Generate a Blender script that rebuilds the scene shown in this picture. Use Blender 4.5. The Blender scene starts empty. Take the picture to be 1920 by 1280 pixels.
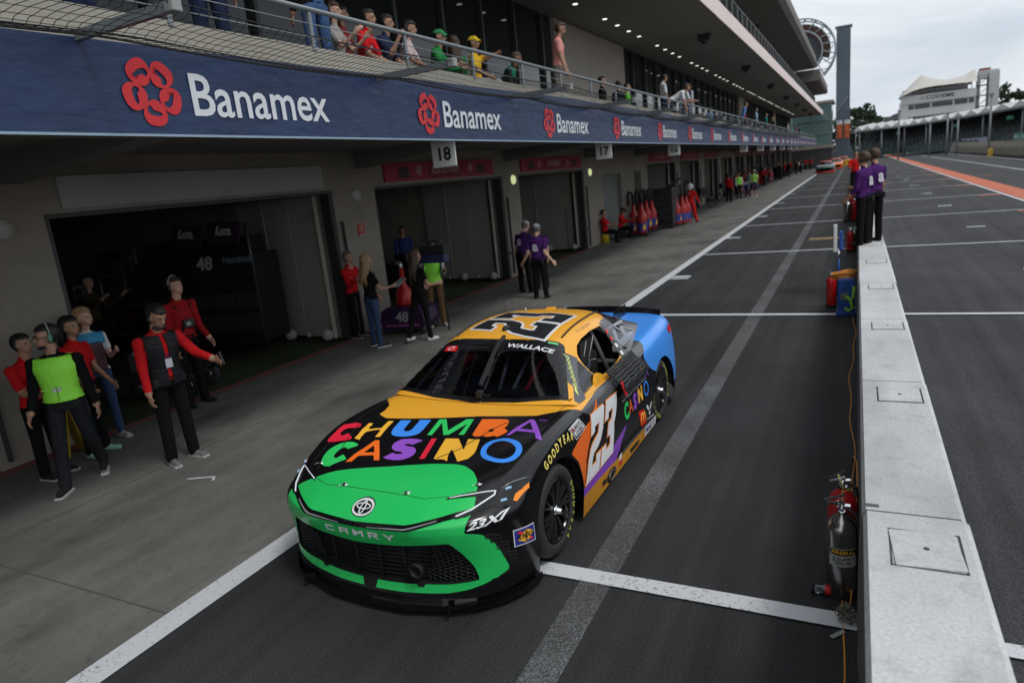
import bpy, bmesh, math, random
from math import sin, cos, pi, radians
from mathutils import Vector, Matrix
from mathutils.bvhtree import BVHTree
random.seed(11)
S = bpy.context.scene
COL = S.collection
# ---------------------------------------------------------------- camera
YAW, PIT, ROL, HCAM = -.4796, -.2293, -.1029, 2.71
def cam_axes():
    f = Vector((sin(YAW)*cos(PIT), cos(YAW)*cos(PIT), sin(PIT)))
    r0 = Vector((cos(YAW), -sin(YAW), 0)); u0 = r0.cross(f)
    r = cos(ROL)*r0+sin(ROL)*u0; u = -sin(ROL)*r0+cos(ROL)*u0
    return r, u, f
cd = bpy.data.cameras.new('camera'); cam = bpy.data.objects.new('camera', cd); COL.objects.link(cam)
_r, _u, _f = cam_axes()
cam.matrix_world = Matrix(((_r.x, _u.x, -_f.x, 0), (_r.y, _u.y, -_f.y, 0), (_r.z, _u.z, -_f.z, HCAM), (0, 0, 0, 1)))
cd.sensor_width = 36; cd.sensor_fit = 'HORIZONTAL'; cd.lens = 36*1273.3/1920
cd.clip_start = .05; cd.clip_end = 3000
cd.dof.use_dof = True; cd.dof.focus_distance = 5.0; cd.dof.aperture_fstop = 1.8
S.camera = cam
# ---------------------------------------------------------------- sky, sun, exposure
W = bpy.data.worlds.new("World"); S.world = W; W.use_nodes = True
nt = W.node_tree; N = nt.nodes; L = nt.links
N.clear()
SUN_EL, SUN_AZ = radians(58), radians(110)      # azimuth clockwise from +Y
sky = N.new('ShaderNodeTexSky'); sky.sky_type = 'NISHITA'; sky.sun_disc = False
sky.sun_elevation = SUN_EL; sky.sun_rotation = SUN_AZ; sky.dust_density = 3; sky.air_density = 1.2
tc = N.new('ShaderNodeTexCoord')
mp = N.new('ShaderNodeMapping'); mp.inputs['Scale'].default_value = (1, 1, 2.6)
L.new(tc.outputs['Generated'], mp.inputs['Vector'])
no = N.new('ShaderNodeTexNoise'); no.inputs['Scale'].default_value = 2.3; no.inputs['Detail'].default_value = 7
no.inputs['Roughness'].default_value = .52
L.new(mp.outputs['Vector'], no.inputs['Vector'])
cr = N.new('ShaderNodeValToRGB'); cr.color_ramp.elements[0].position = .30; cr.color_ramp.elements[0].color = (.80, .80, .80, 1)
cr.color_ramp.elements[1].position = .62; cr.color_ramp.elements[1].color = (1, 1, 1, 1)
L.new(no.outputs['Fac'], cr.inputs['Fac'])
no2 = N.new('ShaderNodeTexNoise'); no2.inputs['Scale'].default_value = 2.6; no2.inputs['Detail'].default_value = 9; no2.inputs['Roughness'].default_value = .55; no2.inputs['Distortion'].default_value = .6
L.new(mp.outputs['Vector'], no2.inputs['Vector'])
cc = N.new('ShaderNodeValToRGB'); cc.color_ramp.elements[0].position = .36; cc.color_ramp.elements[0].color = (7.6, 8.5, 9.6, 1)
cc.color_ramp.elements[1].position = .62; cc.color_ramp.elements[1].color = (12.8, 12.9, 13.0, 1)
L.new(no2.outputs['Fac'], cc.inputs['Fac'])
mx = N.new('ShaderNodeMix'); mx.data_type = 'RGBA'
L.new(cr.outputs['Color'], mx.inputs['Factor']); L.new(sky.outputs['Color'], mx.inputs['A']); L.new(cc.outputs['Color'], mx.inputs['B'])
bg = N.new('ShaderNodeBackground'); bg.inputs['Strength'].default_value = .10
L.new(mx.outputs['Result'], bg.inputs['Color'])
wo = N.new('ShaderNodeOutputWorld'); L.new(bg.outputs['Background'], wo.inputs['Surface'])
sd = bpy.data.lights.new('sun', 'SUN'); sd.energy = 1.5; sd.angle = radians(12); sd.color = (1, .97, .92)
so = bpy.data.objects.new('sun', sd); COL.objects.link(so)
dv = Vector((sin(SUN_AZ)*cos(SUN_EL), cos(SUN_AZ)*cos(SUN_EL), sin(SUN_EL)))
so.rotation_euler = dv.to_track_quat('Z', 'Y').to_euler(); so.location = (8, -4, 30)
vs = S.view_settings; vs.view_transform = 'Standard'; vs.look = 'None'; vs.exposure = -.18; vs.gamma = 1
S.cycles.max_bounces = 8; S.cycles.diffuse_bounces = 4
# ---------------------------------------------------------------- helpers
MATS = {}
def mat(name, col, rough=.6, metal=0., var=.0, scale=8., bump=0., spec=.5, emit=0., coat=0., alpha=1., trans=0., stretch=None, bscale=None):
    if name in MATS: return MATS[name]
    m = bpy.data.materials.new(name); m.use_nodes = True
    t = m.node_tree; b = t.nodes['Principled BSDF']
    c4 = (col[0], col[1], col[2], 1)
    b.inputs['Base Color'].default_value = c4
    b.inputs['Roughness'].default_value = rough; b.inputs['Metallic'].default_value = metal
    b.inputs['Specular IOR Level'].default_value = spec
    b.inputs['Coat Weight'].default_value = coat; b.inputs['Coat Roughness'].default_value = .12
    b.inputs['Alpha'].default_value = alpha; b.inputs['Transmission Weight'].default_value = trans
    if emit: b.inputs['Emission Color'].default_value = c4; b.inputs['Emission Strength'].default_value = emit
    if var or bump:
        tcn = t.nodes.new('ShaderNodeTexCoord'); mpn = t.nodes.new('ShaderNodeMapping')
        t.links.new(tcn.outputs['Object'], mpn.inputs['Vector'])
        if stretch: mpn.inputs['Scale'].default_value = stretch
        n = t.nodes.new('ShaderNodeTexNoise'); n.inputs['Scale'].default_value = scale; n.inputs['Detail'].default_value = 6
        t.links.new(mpn.outputs['Vector'], n.inputs['Vector'])
        if var:
            r = t.nodes.new('ShaderNodeMapRange'); r.inputs['To Min'].default_value = 1-var*1.6; r.inputs['To Max'].default_value = 1+var*1.6
            t.links.new(n.outputs['Fac'], r.inputs['Value'])
            h = t.nodes.new('ShaderNodeMix'); h.data_type = 'RGBA'; h.blend_type = 'MULTIPLY'; h.inputs['Factor'].default_value = 1
            h.inputs['A'].default_value = c4; t.links.new(r.outputs['Result'], h.inputs['B'])
            t.links.new(h.outputs['Result'], b.inputs['Base Color'])
        if bump:
            n2 = n
            if bscale:
                n2 = t.nodes.new('ShaderNodeTexNoise'); n2.inputs['Scale'].default_value = bscale; n2.inputs['Detail'].default_value = 3
                t.links.new(mpn.outputs['Vector'], n2.inputs['Vector'])
            bp = t.nodes.new('ShaderNodeBump'); bp.inputs['Strength'].default_value = bump; bp.inputs['Distance'].default_value = .02
            t.links.new(n2.outputs['Fac'], bp.inputs['Height']); t.links.new(bp.outputs['Normal'], b.inputs['Normal'])
    MATS[name] = m
    return m
def tag(o, label=None, cat=None, group=None, kind=None):
    if label: o['label'] = label
    if cat: o['category'] = cat
    if group: o['group'] = group
    if kind: o['kind'] = kind
    return o
def thing(name, label, cat, loc=(0, 0, 0), rz=0., group=None):
    o = bpy.data.objects.new(name, None); COL.objects.link(o)
    o.location = loc; o.rotation_euler = (0, 0, rz); o.empty_display_size = .2
    return tag(o, label, cat, group)
def link_mesh(name, me, mats, parent=None, loc=None):
    o = bpy.data.objects.new(name, me); COL.objects.link(o)
    if mats is not None:
        if not isinstance(mats, (list, tuple)): mats = [mats]
        for m in mats: me.materials.append(m)
    if parent is not None: o.parent = parent
    if loc is not None: o.location = loc
    return o
def copy_tree(o, parent=None):
    c = o.copy(); COL.objects.link(c)
    if parent is not None: c.parent = parent
    for ch in list(o.children): copy_tree(ch, c)
    return c
class MB:
    """collects shapes for ONE mesh object"""
    def __init__(s): s.bm = bmesh.new(); s.mi = 0
    def _f(s, vs, sm=False):
        try:
            f = s.bm.faces.new(vs); f.material_index = s.mi; f.smooth = sm; return f
        except ValueError: return None
    def face(s, pts, sm=False):
        return s._f([s.bm.verts.new(p) for p in pts], sm)
    def box(s, c, d, rz=0., rx=0., ry=0., bev=0.):
        c = Vector(c); d = Vector(d)/2
        R = Matrix.Rotation(rz, 3, 'Z') @ Matrix.Rotation(ry, 3, 'Y') @ Matrix.Rotation(rx, 3, 'X')
        vs = [s.bm.verts.new(c+R@Vector((sx*d.x, sy*d.y, sz*d.z))) for sx in (-1, 1) for sy in (-1, 1) for sz in (-1, 1)]
        fs = [s._f([vs[i] for i in q]) for q in ((0, 1, 3, 2), (4, 6, 7, 5), (0, 4, 5, 1), (2, 3, 7, 6), (0, 2, 6, 4), (1, 5, 7, 3))]
        if bev:
            es = list({e for f in fs for e in f.edges})
            r = bmesh.ops.bevel(s.bm, geom=es, offset=bev, segments=2, profile=.6, affect='EDGES', clamp_overlap=True)
            for f in r['faces']: f.material_index = s.mi
        return s
    def bar(s, a, b, w, h=None, up=(0, 0, 1)):
        a = Vector(a); b = Vector(b); h = h or w; d = (b-a).normalized(); up = Vector(up)
        if abs(d.dot(up)) > .99: up = Vector((1, 0, 0))
        x = d.cross(up).normalized()*w/2; y = x.cross(d).normalized()*h/2
        A = [s.bm.verts.new(a+p) for p in (x+y, -x+y, -x-y, x-y)]; B = [s.bm.verts.new(b+p) for p in (x+y, -x+y, -x-y, x-y)]
        s._f(A[::-1]); s._f(B)
        for i in range(4): s._f([A[i], A[(i+1) % 4], B[(i+1) % 4], B[i]])
        return s
    def tube(s, pts, r, n=8, closed=False, caps=True):
        pts = [Vector(p) for p in pts]; m = len(pts); rings = []
        up = None
        for i, p in enumerate(pts):
            if closed: d = (pts[(i+1) % m]-pts[i-1])
            else: d = pts[min(i+1, m-1)]-pts[max(i-1, 0)]
            if d.length < 1e-9: d = Vector((0, 0, 1))
            d.normalize()
            if up is None: up = Vector((0, 0, 1)) if abs(d.z) < .9 else Vector((1, 0, 0))
            x = d.cross(up)
            if x.length < 1e-6: x = d.orthogonal()
            x.normalize(); y = x.cross(d); up = y
            rr = r[i] if isinstance(r, (list, tuple)) else r
            rings.append([s.bm.verts.new(p+(x*cos(2*pi*k/n)+y*sin(2*pi*k/n))*rr) for k in range(n)])
        for i in range(m if closed else m-1):
            A = rings[i]; B = rings[(i+1) % m]
            for k in range(n): s._f([A[k], A[(k+1) % n], B[(k+1) % n], B[k]], True)
        if caps and not closed: s._f(rings[0][::-1]); s._f(rings[-1])
        return s
    def lathe(s, prof, c=(0, 0, 0), n=24, axis='Z', sm=True):
        c = Vector(c); R = {'Z': Matrix.Identity(3), 'X': Matrix.Rotation(pi/2, 3, 'Y'), 'Y': Matrix.Rotation(-pi/2, 3, 'X')}[axis]
        rings = []
        for (r, z) in prof:
            if r < 1e-5: rings.append([s.bm.verts.new(c+R@Vector((0, 0, z)))]*n)
            else: rings.append([s.bm.verts.new(c+R@Vector((r*cos(2*pi*k/n), r*sin(2*pi*k/n), z))) for k in range(n)])
        for A, B in zip(rings, rings[1:]):
            for k in range(n):
                q = []
                for v in (A[k], A[(k+1) % n], B[(k+1) % n], B[k]):
                    if v not in q: q.append(v)
                if len(q) > 2: s._f(q, sm)
        return s
    def prism(s, poly, fn, d):
        """poly: 2D outline; fn(x,y,t) -> 3D for t in 0..d"""
        A = [s.bm.verts.new(fn(x, y, 0)) for x, y in poly]; B = [s.bm.verts.new(fn(x, y, d)) for x, y in poly]
        s._f(A[::-1]); s._f(B); n = len(poly)
        for i in range(n): s._f([A[i], A[(i+1) % n], B[(i+1) % n], B[i]])
        return s
    def grid(s, fn, nu, nv, sm=True):
        V = [[s.bm.verts.new(fn(i/nu, j/nv)) for j in range(nv+1)] for i in range(nu+1)]
        for i in range(nu):
            for j in range(nv): s._f([V[i][j], V[i+1][j], V[i+1][j+1], V[i][j+1]], sm)
        return V
    def sphere(s, c, r, n=12, m=8, sc=(1, 1, 1)):
        c = Vector(c)
        prof = [(r*sin(pi*i/m), -r*cos(pi*i/m)) for i in range(m+1)]
        k0 = len(s.bm.verts); s.lathe(prof, (0, 0, 0), n)
        s.bm.verts.ensure_lookup_table()
        for v in s.bm.verts[k0:]: v.co = Vector((v.co.x*sc[0], v.co.y*sc[1], v.co.z*sc[2]))+c
        return s
    def build(s, name, mats, parent=None, loc=None, recalc=True):
        if recalc: bmesh.ops.recalc_face_normals(s.bm, faces=s.bm.faces)
        me = bpy.data.meshes.new(name); s.bm.to_mesh(me); s.bm.free()
        return link_mesh(name, me, mats, parent, loc)
def evaluated(o):
    """evaluate an object's modifiers into a plain mesh and drop the object"""
    dg = bpy.context.evaluated_depsgraph_get(); dg.update()
    me = bpy.data.meshes.new_from_object(o.evaluated_get(dg)); bpy.data.objects.remove(o)
    return me
def subsurf_bm(bm, levels):
    me = bpy.data.meshes.new('cage'); bm.to_mesh(me); bm.free()
    o = bpy.data.objects.new('cage', me); COL.objects.link(o)
    m = o.modifiers.new('s', 'SUBSURF'); m.levels = levels; m.render_levels = levels
    me2 = evaluated(o); b = bmesh.new(); b.from_mesh(me2)
    bpy.data.meshes.remove(me2); return b
_TXT = {}
def text_bm(s, size=1., bold=0., shear=0., align='CENTER', space=1.):
    """flat lettering in the XY plane as a bmesh"""
    key = (s, size, bold, shear, align, space)
    if key not in _TXT:
        cu = bpy.data.curves.new('lettering', 'FONT'); cu.body = s; cu.size = size; cu.offset = bold*size; cu.shear = shear
        cu.align_x = align; cu.align_y = 'CENTER'; cu.space_character = space; cu.resolution_u = 3
        o = bpy.data.objects.new('lettering', cu); COL.objects.link(o)
        _TXT[key] = evaluated(o)
    b = bmesh.new(); b.from_mesh(_TXT[key]); return b
def text_obj(s, size, m, parent, origin, xdir, ydir, name='lettering', bold=0., shear=0., sx=1., align='CENTER', space=1.):
    b = text_bm(s, size, bold, shear, align, space); o_ = Vector(origin); X = Vector(xdir).normalized(); Y = Vector(ydir).normalized()
    for v in b.verts: v.co = o_+X*(v.co.x*sx)+Y*v.co.y
    me = bpy.data.meshes.new(name); b.to_mesh(me); b.free()
    return link_mesh(name, me, m, parent)
def poly_bm(pts):
    b = bmesh.new(); b.faces.new([b.verts.new((p[0], p[1], 0)) for p in pts])
    bmesh.ops.triangulate(b, faces=b.faces[:]); return b
def join_bm(bs):
    out = bs[0]
    for b in bs[1:]:
        me = bpy.data.meshes.new('t'); b.to_mesh(me); b.free(); out.from_mesh(me); bpy.data.meshes.remove(me)
    return out
def gridcut(b, step):
    if not b.verts: return b
    for ax in (0, 1):
        lo = min(v.co[ax] for v in b.verts); hi = max(v.co[ax] for v in b.verts)
        k = math.ceil(lo/step)
        while k*step < hi:
            co = [0, 0, 0]; co[ax] = k*step; no_ = [0, 0, 0]; no_[ax] = 1
            bmesh.ops.bisect_plane(b, geom=b.verts[:]+b.edges[:]+b.faces[:], plane_co=co, plane_no=no_); k += 1
    return b
def poly_sdf(pts):
    """signed distance function to a closed 2D outline, negative inside"""
    P = [(float(a), float(b)) for a, b in pts]; n = len(P)
    def f(x, y):
        d = 1e18; s = 1.
        j = n-1
        for i in range(n):
            ax, ay = P[i]; bx, by = P[j]
            ex, ey = bx-ax, by-ay; wx, wy = x-ax, y-ay
            t = max(0., min(1., (wx*ex+wy*ey)/(ex*ex+ey*ey+1e-18)))
            qx, qy = wx-ex*t, wy-ey*t; d = min(d, qx*qx+qy*qy)
            c1 = y >= ay; c2 = y < by; c3 = ex*wy > ey*wx
            if (c1 and c2 and c3) or (not c1 and not c2 and not c3): s = -s
            j = i
        return s*math.sqrt(d)
    return f
def split_along(bm, g, keep=lambda co: True):
    """cut the faces of bm along g(co)=0 ; returns faces with g<0"""
    val = {v: (g(v.co) if keep(v.co) else 1.) for v in bm.verts}
    for v in list(val):
        if abs(val[v]) < 1e-6: val[v] = 1e-6
    newv = set()
    for e in [e for e in bm.edges if val[e.verts[0]]*val[e.verts[1]] < 0 and keep(e.verts[0].co) and keep(e.verts[1].co)]:
        a, b = e.verts
        if val[a]*val[b] >= 0: continue
        t = val[a]/(val[a]-val[b])
        if t < .02 or t > .98:
            w = a if t < .02 else b; val[w] = 0.; newv.add(w); continue
        ne, nv = bmesh.utils.edge_split(e, a, t); val[nv] = 0.; newv.add(nv)
    fs = {f for v in newv for f in v.link_faces}
    for f in list(fs):
        zs = [v for v in f.verts if val.get(v, 1) == 0.]
        if len(zs) == 2 and any(val[v] < 0 for v in f.verts) and any(val[v] > 0 for v in f.verts):
            a, b = zs
            if not any(b in e.verts for e in a.link_edges):
                try: bmesh.utils.face_split(f, a, b)
                except ValueError: pass
    out = []
    for f in bm.faces:
        s = sum(val.get(v, 1.) for v in f.verts)
        if s < 0: out.append(f)
    return out
# ================================================================ stock car shell (car axes: x lateral, y from nose to tail, z up)
FW, RW, WR = 1.03, 3.89, .345      # axle positions, wheel radius
_SU = [[0, .25, .5, .66, .80, .915]]*16
_TOP = [  # per station: [y per column], [z per column]
 ([-.03, -.026, -.008, .09, .25, .49], [.645, .646, .655, .668, .668, .655]),
 ([.20, .21, .24, .30, .42, .58], [.786, .786, .776, .76, .748, .705]),
 ([.45, .45, .48, .53, .62, .73], [.812, .82, .834, .838, .82, .765]),
 ([.80, .80, .80, .81, .84, .89], [.838, .845, .870, .886, .885, .835]),
 ([1.1]*6, [.862, .866, .888, .905, .912, .865]),
 ([1.38]*6, [.89, .892, .904, .915, .912, .86]),
 ([1.60]*6, [.925, .925, .925, .925, .91, .85]),
 ([1.90]*6, [.935, .935, .935, .935, .915, .855]),
 ([2.40]*6, [.935, .935, .935, .935, .92, .86]),
 ([3.0]*6, [.94, .94, .94, .94, .93, .875]),
 ([3.45]*6, [.96, .96, .96, .965, .965, .92]),
 ([3.9]*6, [.985, .985, .985, .99, 1.0, .97]),
 ([4.3]*6, [1.01, 1.01, 1.01, 1.015, 1.015, .975]),
 ([4.66]*6, [1.03, 1.03, 1.03, 1.03, 1.02, .96]),
 ([4.86, 4.86, 4.86, 4.85, 4.82, 4.75], [1.01, 1.01, 1.01, 1.005, .995, .93])]
_COLU = [  # lateral position of the six columns at each station
 [0, .21, .42, .66, .84, .94], [0, .22, .43, .67, .84, .95], [0, .25, .5, .665, .855, .955],
 [0, .25, .5, .66, .865, .96], [0, .25, .5, .66, .865, .955], [0, .25, .5, .68, .865, .95], [0, .25, .5, .70, .855, .94],
 [0, .25, .5, .72, .85, .93], [0, .25, .5, .72, .85, .93], [0, .25, .5, .72, .85, .935], [0, .25, .5, .70, .84, .945],
 [0, .25, .5, .68, .82, .955], [0, .25, .5, .66, .80, .945], [0, .25, .5, .64, .76, .90], [0, .25, .5, .63, .75, .86]]
_FRONT = [  # rows down the nose: y per column, z
 ([-.025, -.02, -.002, .10, .24, .48], .60), ([-.01, 0, .035, .115, .255, .49], .50), ([.06, .07, .10, .15, .27, .51], .38),
 ([.07, .075, .10, .15, .27, .53], .25), ([.03, .035, .07, .13, .27, .54], .13)]
_SIDEZ = [.66, .54, .40, .20, .05]
_SIDEX = [.995, 1.012, 1.017, 1.01, .985]
_SIDEXD = [.972, .975, .98, .99, .985]     # tucked door
_REAR = [([4.9, 4.9, 4.9, 4.89, 4.86, 4.79], .84), ([4.88]*4+[4.85, 4.79], .68), ([4.86]*4+[4.83, 4.78], .5),
         ([4.82]*4+[4.79, 4.75], .32), ([4.76]*4+[4.74, 4.71], .18)]
def body_cage():
    bm = bmesh.new(); V = {}
    def vt(key, co):
        V[key] = bm.verts.new(co); return V[key]
    nj = len(_TOP)
    for j, (ys, zs) in enumerate(_TOP):
        for i in range(6): vt((i, j), (_COLU[j][i]*1.035, ys[i], zs[i]+(.012 if 1 < j < 7 and i > 3 else 0)))
    for k, (ys, z) in enumerate(_FRONT):
        us = [0, .21, .42, .69, .86, .965]
        for i in range(6): vt((i, -1-k), (us[i]*1.035, ys[i], z))
    for k, (ys, z) in enumerate(_REAR):
        us = [0, .25, .5, .64, .77, .89]
        for i in range(6): vt((i, nj+k), (us[i], ys[i], z))
    for j in range(nj):
        y = _TOP[j][0][5]
        for k in range(5):
            key = ('s', j, k)
            if j == 0: V[key] = V[(5, -1-k)]
            elif j == nj-1: V[key] = V[(5, nj+k)]
            else:
                w = max(0, min(1, (y-1.45)/.4))*max(0, min(1, (3.4-y)/.4))
                x = _SIDEX[k]*(1-w)+_SIDEXD[k]*w
                if y < .8: x -= .012*(k < 3)
                if y > 3.6: x += .012
                if y > 4.5: x -= .04
                yy = y
                if j == 1: yy = y+.02
                vt(key, (x, yy, _SIDEZ[k]))
    def q(a, b, c, d): bm.faces.new([V[a], V[b], V[c], V[d]])
    for j in range(-5, nj+4):
        for i in range(5):
            q((i, j), (i+1, j), (i+1, j+1), (i, j+1)) if not (j == -1 or j < -1) else None
    # front rows: (i,-1) under (i,0)
    for i in range(5):
        ks = [0]+[-1-k for k in range(5)]
        for a, b in zip(ks, ks[1:]): q((i, a), (i, b), (i+1, b), (i+1, a))
    for j in range(nj-1):
        for k in range(-1, 4):
            A = (5, j) if k < 0 else ('s', j, k); B = (5, j+1) if k < 0 else ('s', j+1, k)
            q(A, ('s', j, k+1), ('s', j+1, k+1), B)
    cl = bm.edges.layers.float.new('crease_edge')
    def cr(a, b, w):
        e = bm.edges.get([V[a], V[b]])
        if e: e[cl] = w
    for i in range(5):
        cr((i, 0), (i+1, 0), .4 if i > 2 else .8)
        cr((i, nj-1), (i+1, nj-1), .7)
    for j in range(1, 6): cr((3, j), (3, j+1), .35)
    for j in range(1, 6): cr((4, j), (4, j+1), .45)
    for j in range(9, 14): cr((4, j), (4, j+1), .35)
    for i in range(4): cr((i, -1), (i+1, -1), .4)
    cr((2, 0), (2, 1), .75); cr((2, 0), (2, -1), .5); cr((2, 1), (2, 2), .35); cr((2, -1), (2, -2), .3)
    for i in range(5): cr((i, -5), (i+1, -5), .5)
    r = bmesh.ops.mirror(bm, geom=bm.verts[:]+bm.edges[:]+bm.faces[:], axis='X', merge_dist=.0005)
    bmesh.ops.remove_doubles(bm, verts=bm.verts, dist=.0004)
    bmesh.ops.recalc_face_normals(bm, faces=bm.faces)
    return bm
_GH = [  # greenhouse stations: list of (x, y, z) from centre to belt
 [(0, 1.60, .925), (.30, 1.605, .927), (.58, 1.63, .93), (.78, 1.66, .935), (.845, 1.70, .93), (.865, 1.74, .90)],
 [(0, 1.85, 1.115), (.27, 1.86, 1.112), (.52, 1.88, 1.105), (.71, 1.91, 1.09), (.80, 1.93, 1.0), (.865, 1.95, .90)],
 [(0, 2.09, 1.285), (.25, 2.10, 1.282), (.46, 2.115, 1.272), (.62, 2.16, 1.245), (.745, 2.17, 1.085), (.865, 2.2, .90)],
 [(0, 2.24, 1.345), (.25, 2.25, 1.342), (.48, 2.27, 1.328), (.64, 2.32, 1.28), (.735, 2.34, 1.10), (.865, 2.4, .90)],
 [(0, 2.62, 1.398), (.25, 2.62, 1.394), (.50, 2.62, 1.380), (.66, 2.66, 1.32), (.74, 2.68, 1.11), (.865, 2.7, .90)],
 [(0, 3.02, 1.405), (.25, 3.02, 1.401), (.50, 3.02, 1.385), (.655, 3.03, 1.32), (.735, 3.03, 1.11), (.865, 3.02, .90)],
 [(0, 3.40, 1.375), (.25, 3.40, 1.371), (.48, 3.38, 1.352), (.62, 3.36, 1.275), (.72, 3.34, 1.09), (.86, 3.32, .92)],
 [(0, 3.74, 1.27), (.25, 3.74, 1.267), (.45, 3.72, 1.25), (.575, 3.68, 1.185), (.68, 3.65, 1.06), (.81, 3.62, .94)],
 [(0, 4.08, 1.135), (.25, 4.08, 1.132), (.45, 4.05, 1.125), (.575, 4.02, 1.095), (.66, 4.0, 1.02), (.75, 3.96, .955)],
 [(0, 4.38, 1.02), (.25, 4.37, 1.02), (.46, 4.34, 1.015), (.60, 4.30, 1.01), (.68, 4.26, .99), (.72, 4.2, .965)]]
def green_cage():
    bm = bmesh.new(); V = [[bm.verts.new((p[0]*(1.045 if p[2] < 1.2 else 1.01), p[1], p[2])) for p in st] for st in _GH]
    for a, b in zip(V, V[1:]):
        for i in range(5): bm.faces.new([a[i], a[i+1], b[i+1], b[i]])
    cl = bm.edges.layers.float.new('crease_edge')
    def cr(a, b, w):
        e = bm.edges.get([a, b])
        if e: e[cl] = w
    for i in range(5): cr(V[2][i], V[2][i+1], .3)
    for j in range(0, 3): cr(V[j][3], V[j+1][3], .35)
    for j in range(3, 7): cr(V[j][3], V[j+1][3], .15)
    bmesh.ops.mirror(bm, geom=bm.verts[:]+bm.edges[:]+bm.faces[:], axis='X', merge_dist=.0005)
    bmesh.ops.remove_doubles(bm, verts=bm.verts, dist=.0004)
    bmesh.ops.recalc_face_normals(bm, faces=bm.faces)
    return bm

CAR = Vector((-2.918, 3.12, 0)); CARZ = -.013
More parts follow.
